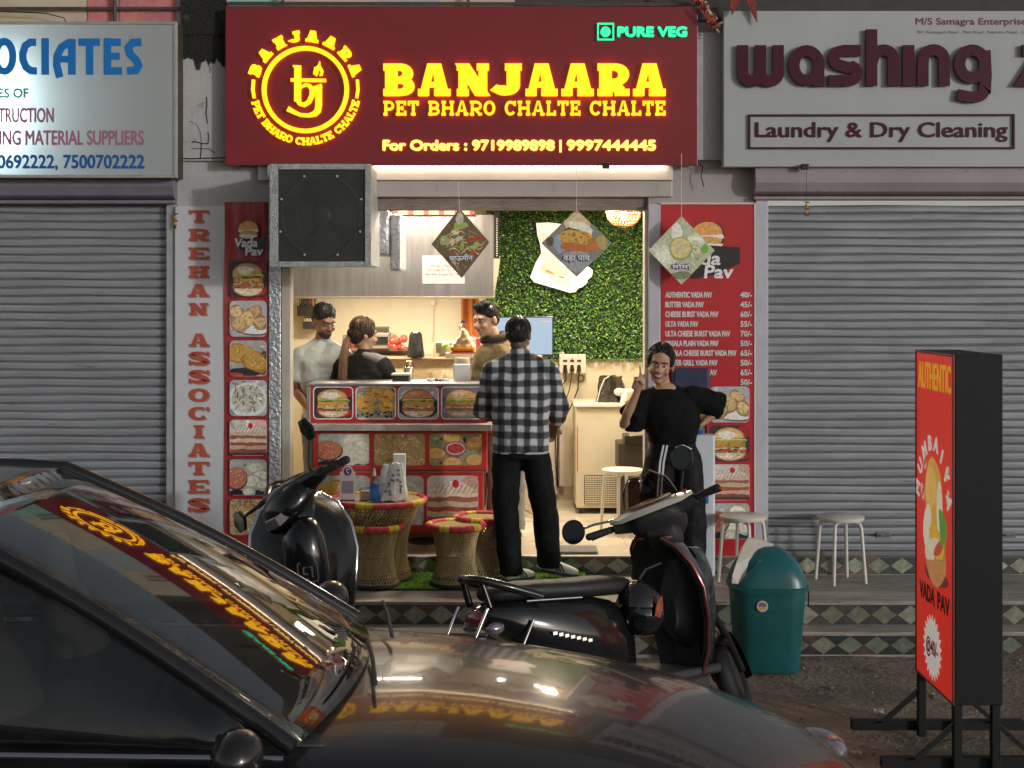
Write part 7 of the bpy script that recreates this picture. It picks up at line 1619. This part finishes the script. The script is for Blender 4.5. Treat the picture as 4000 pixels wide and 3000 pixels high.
# ---------------------------------------------------------------- scooters
M_chrome = mat('chrome', (.62, .62, .63), .10, metal=1.0, var=.05)
M_rub = mat('black_rubber'); M_matte = mat('matte_black_plastic', (.026, .026, .027), .6, var=.3, scale=20, bump=.1, bscale=200, spec=.4)
M_seat = mat('seat_vinyl', (.016, .015, .014), .55, var=.2, scale=10, bump=.15, bscale=120)
M_visor = glass_mat('smoked_visor', (.46, .43, .40), .10)
M_lens = mat('headlight_lens', (.30, .27, .30), .08, metal=.6, var=.3, scale=22, coat=1.0)
def rsec(x, z, a, b, n=20, p=2.6, dz=0):
    out = []
    for i in range(n):
        q = 2 * math.pi * i / n; c, s = math.cos(q), math.sin(q)
        out.append((x, a * math.copysign(abs(c) ** (2 / p), c), z + b * math.copysign(abs(s) ** (2 / p), s)))
    return out
def scooter(label, loc, heading, lean, steer, scale, paint, trim, mirror, visor=False, rise=0.0, white_top=None):
    t = thing('scooter', label, 'scooter', loc, 'black parked scooters')
    B = Matrix.Translation(loc) @ Matrix.Rotation(R(heading), 4, 'Z') @ Matrix.Rotation(R(lean), 4, 'X') @ Matrix.Scale(scale, 4)
    piv = Vector((.98, 0, .80)); ax = Vector((-.40, 0, .916)).normalized()
    S = B @ Matrix.Translation(piv) @ Matrix.Rotation(R(steer), 4, ax) @ Matrix.Translation(-piv)
    SC_ = S @ Matrix.Translation(ax * rise)
    def mk(st=False): m_ = MB(); m_.xf = (SC_ if st == 2 else S) if st else B; return m_
    def fin(m_, name, material, par=None, **k): m_.xf = None; return m_.build(name, material, par or t, **k)
    m_ = mk(); m_.rings([rsec(-.33, .735, .03, .03), rsec(-.27, .73, .09, .065), rsec(-.12, .685, .145, .12), rsec(.08, .63, .168, .165), rsec(.28, .575, .165, .20), rsec(.44, .53, .14, .205), rsec(.55, .50, .10, .18), rsec(.58, .50, .06, .14)]); fin(m_, 'rear_body', paint, smooth=60)
    m_ = mk(); m_.rings([rsec(-.27, .825, .05, .012), rsec(-.24, .83, .105, .035), rsec(-.05, .83, .135, .048), rsec(.2, .81, .142, .050), rsec(.42, .80, .13, .052), rsec(.56, .785, .09, .045), rsec(.62, .77, .05, .03)]); fin(m_, 'seat', M_seat, smooth=60)
    m_ = mk(); m_.box(.46, 1.06, -.16, .16, .285, .335); m_.box(.50, 1.0, -.125, .125, .20, .284); fin(m_, 'floorboard', M_matte, bevel=.015)
    prof = [(.285, 1.075, .15), (.42, 1.095, .195), (.58, 1.09, .228), (.74, 1.055, .252), (.86, 1.01, .235), (.95, .965, .185), (1.0, .935, .11)]
    def shield(dx, kw):
        return [[(x - dx - (.13 * abs(u) ** 2.2) + (.03 * (1 - abs(u)) if dx == 0 else 0), u * w * kw, z) for u in [i / 8 - 1 for i in range(17)]] for z, x, w in prof]
    m_ = mk(); f_, b_ = shield(0, 1), shield(.045, .97)
    m_.grid(f_); fin(m_, 'leg_shield', paint, smooth=60)
    m_ = mk(); m_.grid(b_); fin(m_, 'inner_panel', M_matte, smooth=60)
    m_ = mk(); edge = [r_[0] for r_ in f_] + f_[-1][1:-1] + [r_[-1] for r_ in f_[::-1]]; m_.tube([Vector(e) + Vector((-.02, 0, 0)) for e in edge], .013, 8); fin(m_, 'shield_trim', trim, smooth=60)
    m_ = mk(); m_.rings([rsec(.86, .62, .07, .10), rsec(.93, .66, .10, .22), rsec(1.02, .64, .11, .27)]); m_.box(.97, 1.03, -.10, .10, .32, .46); fin(m_, 'glove_box', M_matte, smooth=45)
    m_ = mk(); m_.rings([rsec(1.02, .64, .12, .30), rsec(1.10, .66, .10, .27), rsec(1.135, .68, .075, .20), rsec(1.15, .68, .03, .10)]); fin(m_, 'nose_cover', paint, smooth=60)
    m_ = mk(); m_.plane((1.153, 0, .70), Vector((0, -1, 0)), Vector((-.12, 0, 1)).normalized()); m_.stroke(rrect(-.045, -.045, .045, .045, .012), .006, 0, .004, True); m_.stroke([(-.02, -.025), (-.02, .02), (.0, .03), (.02, .02), (.02, -.005), (0, -.01)], .008, 0, .004); m_.stroke([(.0, -.03), (.025, -.03)], .007, 0, .004); fin(m_, 'badge', mat('dull_badge', (.10, .10, .10), .3, metal=.6))
    m_ = mk(); m_.torus((.0, 0, .23), UY, .172, .056, 30, 10); ty = fin(m_, 'rear_wheel', M_rub, smooth=60)
    m_ = mk(); m_.tube([(0, -.04, .23), (0, .04, .23)], .125, 20); fin(m_, 'rim', mat('alloy_dark', (.12, .12, .12), .35, metal=.7), ty, smooth=30)
    m_ = mk(); m_.box(-.08, .42, .06, .13, .17, .34); m_.tube([(.2, -.11, .40), (.0, -.13, .32), (-.12, -.14, .30)], [.03, .055, .05], 12); fin(m_, 'engine_case', mat('engine_alloy', (.2, .2, .2), .4, metal=.7, var=.3), bevel=.01)
    m_ = mk(); m_.tube([(-.02, .135, .80), (-.17, .13, .855), (-.30, .105, .90), (-.345, .06, .915), (-.345, -.06, .915), (-.30, -.105, .90), (-.17, -.13, .855), (-.02, -.135, .80)], .021, 10); m_.tube([(-.325, .085, .91), (-.29, .09, .78)], .018, 8); m_.tube([(-.325, -.085, .91), (-.29, -.09, .78)], .015, 8); fin(m_, 'grab_rail', M_blk, smooth=60)
    m_ = mk(); m_.ell((-.325, 0, .725), (.03, .085, .045)); fin(m_, 'tail_lamp', mat('red_lens', (.25, .01, .01), .12, coat=1), smooth=60)
    for s in (-1, 1):
        m_ = mk(); m_.ell((-.28, s * .105, .68), (.05, .028, .03)); fin(m_, 'turn_signal', M_lens, smooth=60)
    m_ = mk()
    for s in (-1, 1):
        m_.tube([(-.33, s * .13, .78), (-.42, s * .13, .64), (-.36, s * .135, .52), (-.18, s * .165, .48), (.05, s * .175, .50)], .008, 8); m_.tube([(-.10, s * .165, .70), (-.20, s * .17, .55), (-.36, s * .135, .52)], .008, 8)
    m_.tube([(-.42, -.13, .64), (-.42, .13, .64)], .008, 8); m_.tube([(-.12, -.15, .79), (.12, -.155, .775), (.2, -.16, .77)], .006, 8); fin(m_, 'crash_guard', M_chrome, smooth=60)
    m_ = mk()
    for s in (-1, 1): m_.plane((.05, s * .1685, .60), Vector((1, 0, -.25)).normalized() * -s * -1, UZ, Vector((0, s, 0)));
    for i in range(7): m_.box(.0 + .034 * i, .024 + .034 * i, -.178, -.166, .615 - .010 * i, .630 - .010 * i)
    fin(m_, 'side_emblem', mat('silver_emblem', (.6, .6, .62), .2, metal=.9, var=0))
    # steered group
    m_ = mk(1); m_.torus((1.30, 0, .23), UY, .172, .054, 30, 10); fw = fin(m_, 'front_wheel', M_rub, smooth=60)
    m_ = mk(1); m_.tube([(1.30, -.035, .23), (1.30, .035, .23)], .125, 20); fin(m_, 'rim', mat('alloy_dark'), fw, smooth=30)
    m_ = mk(1); rows = []
    for i in range(15):
        q = R(-12 + 150 * i / 14); rr = .252 + .012 * math.sin(q); rows.append([(1.30 + rr * math.cos(q) * (1 if abs(u) < .9 else .96), u * .082, .23 + (rr - .05 * u * u) * math.sin(q)) for u in (-1, -.7, -.35, 0, .35, .7, 1)])
    m_.grid(rows); fin(m_, 'front_fender', paint, smooth=60)
    m_ = mk(1)
    for s in (-1, 1): m_.tube([(1.30, s * .075, .23), (1.20, s * .075, .42), (1.10, s * .06, .58)], .020, 8)
    m_.tube([(1.10, 0, .55), (.93, 0, .98)], .03, 10); fin(m_, 'fork', M_matte, smooth=60)
    m_ = mk(2)
    rr_ = lambda x, z, a, b: rsec(x, z, a, b, 22, 2.4)
    m_.rings([rr_(.80, 1.045, .085, .022), rr_(.83, 1.04, .125, .05), rr_(.90, 1.03, .155, .075), rr_(.98, 1.005, .145, .085), rr_(1.05, .975, .105, .07), rr_(1.08, .955, .06, .04)]); m_.rings([rr_(.86, .97, .07, .05), rr_(.93, .93, .10, .09), rr_(1.0, .92, .08, .08)])
    m_.tube([(.885, -.235, 1.06), (.90, -.12, 1.05), (.90, .12, 1.05), (.885, .235, 1.06)], [.03, .05, .05, .03], 12); cw = fin(m_, 'handlebar_cowl', paint if not white_top else M_matte, smooth=60)
    m_ = mk(2); m_.rings([[(x, y, z) for y, z in ((-a, zz - .03), (a, zz - .03), (a * .8, zz + .012), (-a * .8, zz + .012))] for x, a, zz in ((1.025, .10, .985), (1.075, .085, .965), (1.095, .05, .955))]); fin(m_, 'headlight', M_lens, cw, smooth=30)
    if white_top:
        m_ = mk(2); m_.rings([[(x, y, zz + (.012 if abs(y) < a * .7 else 0)) for y in (-a, -a * .6, 0, a * .6, a)] + [(x, y, zz - .02) for y in (a, 0, -a)] for x, a, zz in ((.795, .17, 1.080), (.83, .235, 1.098), (.89, .20, 1.112), (.95, .13, 1.105), (.98, .08, 1.09))]); fin(m_, 'top_cover', white_top, cw, smooth=40)
        m_ = mk(2); m_.plane((.80, -.0, 1.108), Vector((0, -1, 0)), Vector((.93, 0, .22)).normalized()); m_.solid(ellipse(-.0, .055, .125, .05, 24), 0, .008); fin(m_, 'instrument_panel', mat('dial_glass', (.35, .26, .16), .08, var=.4, scale=18, coat=1), cw)
        m_ = mk(2); m_.box(.845, .875, -.205, -.18, 1.105, 1.118); fin(m_, 'red_switch', mat('red_plastic', (.45, .02, .03), .35), cw)
    else:
        m_ = mk(2); m_.plane((.80, -.0, 1.072), Vector((0, -1, 0)), Vector((.93, 0, .35)).normalized()); m_.solid(ellipse(0, .05, .10, .045, 24), 0, .008); fin(m_, 'instrument_panel', mat('dial_dark', (.03, .03, .035), .1, coat=1), cw)
    if visor:
        rows = []
        for i in range(9):
            v = i / 8; hw = .165 - .055 * v ** 1.6 - (.05 * max(0, v - .75) * 4) ; rows.append([(1.035 - .085 * v - .10 * abs(u) ** 2, u * hw, 1.03 + .25 * v) for u in [j / 5 - 1 for j in range(11)]])
        m_ = mk(2); m_.grid(rows); o_ = fin(m_, 'windscreen', M_visor, smooth=60); sd__ = o_.modifiers.new('thick', 'SOLIDIFY'); sd__.thickness = .004
        m_ = mk(2); m_.tube([rows[k][0] for k in range(9)] + rows[8][1:-1] + [rows[8 - k][-1] for k in range(9)], .0028, 6); fin(m_, 'windscreen_edge', mat('screen_edge', (.25, .23, .2), .3, var=0), smooth=60)
    for s in (-1, 1):
        m_ = mk(2); m_.capsule([(.885, s * .235, 1.06), (.855, s * .30, 1.062), (.83, s * .365, 1.062)], [.017, .019, .020], 10)
        for q in range(7): c = Vector((.875, s * .255, 1.06)).lerp(Vector((.833, s * .358, 1.062)), q / 6); m_.torus(c, (-.35, s, 0), .018, .003, 12, 5)
        fin(m_, 'grip', M_rub, smooth=60)
        m_ = mk(2); m_.tube([(.915, s * .225, 1.06), (.925, s * .30, 1.055), (.905, s * .375, 1.05)], [.008, .007, .006], 8); fin(m_, 'brake_lever', M_matte if not visor else mat('grey_lever', (.06, .06, .06), .35, metal=.5), smooth=60)
    for s, (st_, hd_, rad, hexa, fd) in mirror.items():
        m_ = mk(2); m_.tube(st_, [.007] * len(st_), 8); mr = fin(m_, 'mirror', M_matte if s < 0 or not visor else M_chrome, smooth=60)
        h = Vector(hd_); d = Vector(fd).normalized()
        m_ = mk(2); n_ = 6 if hexa else 24; m_.lathe(h, [(rad * .55, .024), (rad * .96, .012), (rad, 0), (rad * .93, -.003)], n_, -d); fin(m_, 'mirror_housing', M_blk, mr, smooth=30 if not hexa else 20)
        m_ = mk(2); m_.disc(h + d * .0035, d, rad * .9, .0015, n_); fin(m_, 'mirror_glass', mat('mirror_dark', (.05, .05, .055), .05, metal=.9, var=0) if visor else mat('mirror_silver', (.6, .6, .6), .05, metal=1, var=0), mr)
    m_ = mk(); m_.tube([(.42, .14, .26), (.38, .22, .03)], .010, 8); fin(m_, 'side_stand', M_matte)
    return t, B, S
M_pblk = mat('black_scooter_paint', (.006, .006, .007), .2, var=.1, coat=.35, spec=.3)
M_pgry = mat('dark_grey_scooter_paint', (.009, .009, .010), .18, var=.1, coat=.5, spec=.4)
h1 = 20
sc1, B1, S1 = scooter('black scooter with clear windscreen and round mirrors parked facing the bin', (.155, -3.18, 0), 34, -9, 44, 1.0, M_pgry, mat('chrome_red_trim', (.42, .16, .15), .15, metal=.9, var=.2),
    {1: ([(.91, .15, 1.07), (.92, .17, 1.10), (.88, .33, 1.12), (.872, .44, 1.12)], (.86, .445, 1.12), .066, False, (-1, .1, .05)), -1: ([(.91, -.17, 1.07), (.90, -.17, 1.12), (.86, -.23, 1.22)], (.85, -.245, 1.275), .066, False, (-.8, .3, .1))},
    visor=True, rise=.075, white_top=mat('cream_cover', (.55, .50, .42), .3, var=.1, coat=.3))
sc2, B2, S2 = scooter('black scooter with many sided mirrors parked nose out behind the car', (-1.285, -1.25, 0), -78, 5, -58, 1.15, M_pblk, M_chrome,
    {1: ([(.90, .17, 1.07), (.89, .19, 1.13), (.86, .225, 1.22)], (.85, .235, 1.275), .062, True, (-.9, .2, .1)), -1: ([(.90, -.16, 1.07), (.91, -.24, 1.07), (.93, -.38, 1.05), (.935, -.44, 1.037)], (.94, -.445, 1.035), .058, True, (1, -.1, .1))})
# helmet hung on the first scooter
hp = P(2512, 2395, -2.85)
he = thing('helmet', 'glossy black helmet hanging from the hook of the scooter with the windscreen', 'helmet', hp - Vector((0, 0, .13)))
mb = MB(); mb.ell(hp, (.118, .125, .118), 24, 16); mb.ell(hp + Vector((-.02, 0, .07)), (.10, .11, .10), 20, 12); mb.build('shell', mat('helmet_gloss', (.010, .010, .011), .08, var=.05, coat=1), he, voxel=.007, smoothing=4)
mb = MB(); rows = []
for i in range(7):
    q = R(62 - 62 * i / 6 * .8); rows.append([hp + Vector((.128 * math.sin(R(a)) * math.cos(q) - .012, -.133 * math.cos(R(a)) * math.cos(q), .03 + .128 * math.sin(q))) for a in range(-95, 60, 14)])
mb.grid(rows); mb.build('visor', mat('helmet_visor', (.02, .016, .016), .05, coat=1, var=0), he, smooth=60)
mb = MB(); mb.plane(hp + Vector((.045, -.131, .015)), Vector((1, .25, 0)).normalized(), UZ); mb.solid([(0, 0), (.03, -.01), (.045, .05), (.04, .10), (.02, .08), (.01, .05)], -.004, .002); mb.build('decal', mat('orange_decal', (.35, .07, .02), .35, var=.5, scale=40), he)
mb = MB(); mb.tube([hp + Vector((-.03, .02, .15)), hp + Vector((.02, .06, .21)), hp + Vector((.10, .10, .235))], .007, 6); mb.build('strap', M_matte, he)

# ---------------------------------------------------------------- the passing car, shown at rest
CX, CYc = -.65, -5.35
car = thing('car', 'dark car crossing in front of the shop with glossy sloping windscreen', 'car', (CX, CYc, 0))
M_paint = mat('dark_car_paint', (.020, .018, .018), .25, metal=.3, var=.10, scale=4, coat=.6)
M_wind = glass_mat('windscreen_glass', (.6, .62, .6), .0, 1.0, 2.3); M_sideg = glass_mat('side_glass', (.5, .5, .5), .0, 1.0, 1.6)
M_int = mat('cabin_plastic', (.05, .047, .045), .7, var=.2)
ST = [(1.27, .42, .46, .46), (1.25, .50, .54, .58), (1.17, .565, .62, .69), (1.02, .63, .70, .765), (.80, .70, .785, .81), (.50, .79, .88, .84), (.10, .85, .945, .86), (-.30, .90, .99, .87), (-.62, .925, .985, .87), (-1.2, .945, .955, .87), (-1.9, .96, .965, .865), (-2.35, .965, .975, .84), (-2.55, .93, .945, .78), (-2.63, .75, .76, .72), (-2.64, .5, .51, .66)]
def crosssec(x, zs, zc, w):
    zb = .24 if x > -2.6 and x < 1.3 else .30
    half = [(w * .90, zb), (w * .97, zb + .08), (w, min(zs - .08, .50)), (w * .995, zs - .10), (w * .975, zs - .035), (w * .93, zs), (w * .80, zs + (zc - zs) * .45), (w * .55, zs + (zc - zs) * .78), (w * .28, zs + (zc - zs) * .96)]
    return [(x, CYc + y, z) for y, z in half] + [(x, CYc, zc)] + [(x, CYc - y, z) for y, z in half[::-1]] + [(x, CYc, zb)]
mb = MB(); mb.rings([crosssec(*s_) for s_ in ST]); mb.build('body', M_paint, car, smooth=40, subsurf=1)
def bez(a, b, bulge, n=9): return [a.lerp(b, i / (n - 1)) + bulge * (4 * (i / (n - 1)) * (1 - i / (n - 1))) for i in range(n)]
def gpatch(rows, name, m, par=car, th=.005):
    mb = MB(); mb.grid(rows); o = mb.build(name, m, par, smooth=60, normals=True)
    if th: q = o.modifiers.new('thick', 'SOLIDIFY'); q.thickness = th
    return o
def ws_row(v):       # v 0 base .. 1 roof edge
    z_c = .985 + (1.555 - .985) * v; xe = -.60 - 1.07 * v; xc = -.48 - 1.13 * v; hw = .775 - .175 * v; zc2 = z_c + .035 * math.sin(math.pi * v) + .012
    ze = .965 + (1.53 - .965) * v + .03 * math.sin(math.pi * v)
    return [Vector((xe + (xc - xe) * (1 - u * u), CYc + u * hw, ze + (zc2 - ze) * (1 - u * u))) for u in [j / 8 - 1 for j in range(17)]]
gpatch([ws_row(i / 10) for i in range(11)], 'windscreen', M_wind)
roof = []
for i in range(11):
    v = i / 10; x0_ = ws_row(1)[8].x
    row0 = ws_row(1)
    roof.append([Vector((p_.x + (-2.30 - p_.x) * v, CYc + (p_.y - CYc) * (1 + .02 * v), p_.z + .035 * math.sin(math.pi * min(1, v * .8)) - .045 * v)) for p_ in row0])
gpatch(roof, 'roof', M_paint, th=.03)
rb = [Vector((-2.585 - .05 * (1 - u * u), CYc + u * .72, .95 + .01 * (1 - u * u))) for u in [j / 8 - 1 for j in range(17)]]
gpatch([[a.lerp(b, i / 6) + Vector((-.03 * math.sin(math.pi * i / 6), 0, .02 * math.sin(math.pi * i / 6))) for a, b in zip(roof[-1], rb)] for i in range(7)], 'rear_window', M_sideg)
wsL = [ws_row(i / 10) for i in range(11)]
for s, idx in ((1, 16), (-1, 0)):
    Ap = [r_[idx] for r_ in wsL]; top = [r_[idx] for r_ in roof]
    mb = MB(); mb.tube([p_ + Vector((0, s * .008, 0)) for p_ in Ap] + [p_ + Vector((0, s * .008, 0)) for p_ in top] + [rb[idx] + Vector((.02, 0, 0))], .026, 8); mb.build('pillar', M_paint, car, smooth=60)
    belt = lambda x: Vector((x, CYc + s * .815, .955 + .012 * (-x - .6)))
    def side(x0, x1, n=8):
        rows = []
        for i in range(n + 1):
            x = x0 + (x1 - x0) * i / n; b_ = belt(x)
            if x > top[0].x:
                f = (x - Ap[0].x) / (Ap[-1].x - Ap[0].x) * 10; k0 = max(0, min(9, int(f))); tp = Ap[k0].lerp(Ap[k0 + 1], f - k0)
            else:
                f = (x - top[0].x) / (top[-1].x - top[0].x) * 10; k0 = max(0, min(9, int(f))); tp = top[k0].lerp(top[k0 + 1], f - k0)
            rows.append([b_.lerp(tp, j / 6) + Vector((0, s * .025 * math.sin(math.pi * j / 6), 0)) for j in range(7)])
        return rows
    gpatch(side(-.72, -1.66), 'side_window', M_sideg); gpatch(side(-1.72, -2.26), 'side_window', M_sideg)
    gpatch(side(-1.66, -1.72, 2), 'door_pillar', M_paint, th=.02)
    mb = MB(); mb.tube([belt(-.62) + Vector((0, s * .012, -.004)), belt(-1.5) + Vector((0, s * .012, -.004)), belt(-2.35) + Vector((0, s * .012, -.004))], .010, 6); mb.build('belt_trim', mat('chrome'), car, smooth=60)
    mb = MB(); mb.ell((-.72, CYc + s * .96, 1.0), (.07, .10, .065)); mb.tube([(-.72, CYc + s * .80, .965), (-.72, CYc + s * .90, .985)], .02, 8); mr = mb.build('wing_mirror', M_paint, car, smooth=60)
    for x in (-1.42, -2.05):
        mb = MB(); mb.capsule([(x - .07, CYc + s * .885, .84), (x + .07, CYc + s * .885, .84)], .014, 8); mb.build('door_handle', M_paint, car, smooth=60)
    for x in (.72, -1.92):
        mb = MB(); mb.torus((x, CYc + s * .75, .29), UY, .205, .09, 32, 10); w_ = mb.build('wheel', M_rub, car, smooth=60)
        mb = MB(); mb.tube([(x, CYc + s * .70, .29), (x, CYc + s * .835, .29)], .17, 20); mb.build('rim', mat('alloy_dark'), w_, smooth=30)
    mb = MB(); mb.ell((1.12, CYc + s * .56, .56), (.12, .15, .06)); mb.build('headlight', M_lens, car, smooth=60)
mb = MB(); mb.box(1.23, 1.28, CYc - .34, CYc + .34, .36, .46); mb.build('grille', M_matte, car, bevel=.01)
for k_ in (-.32, .28):
    mb = MB(); mb.tube([(-.42, CYc + k_, 1.012), (-.46, CYc + k_ + .30, 1.02), (-.50, CYc + k_ + .52, 1.02)], .007, 6); mb.build('wiper', M_matte, car)
mb = MB(); mb.box(-.98, -.52, CYc - .70, CYc + .70, .80, .955); mb.box(-2.4, -.5, CYc - .78, CYc + .78, .30, .34); mb.build('dashboard', M_int, car, bevel=.03)
mb = MB(); mb.torus((-1.05, CYc - .36, 1.0), (-.9, 0, .45), .175, .016, 28, 8); mb.build('steering_wheel', M_int, car, smooth=60)
for x, y in ((-1.35, -.36), (-1.35, .36), (-2.1, -.33), (-2.1, .33)):
    mb = MB(); mb.rings([rsec(0, 0, .001, .001)] * 2) if False else None
    mb.capsule([(x - .05, CYc + y, .50), (x - .16, CYc + y, .85), (x - .24, CYc + y, 1.10)], [.12, .11, .08], 12, 1.9, UY); mb.capsule([(x - .25, CYc + y, 1.18), (x - .27, CYc + y, 1.30)], [.05, .045], 10, 1.8, UY); mb.capsule([(x + .35, CYc + y, .48), (x - .05, CYc + y, .46)], .09, 12, 2.4, UY)
    mb.build('car_seat', mat('seat_fabric', (.26, .24, .21), .9, var=.2, scale=20), car, smooth=60)

for o_ in [c for c in car.children] + [g for c in car.children for g in c.children]:
    o_.data.transform(Matrix.Diagonal((1, 1, 1.06, 1)))
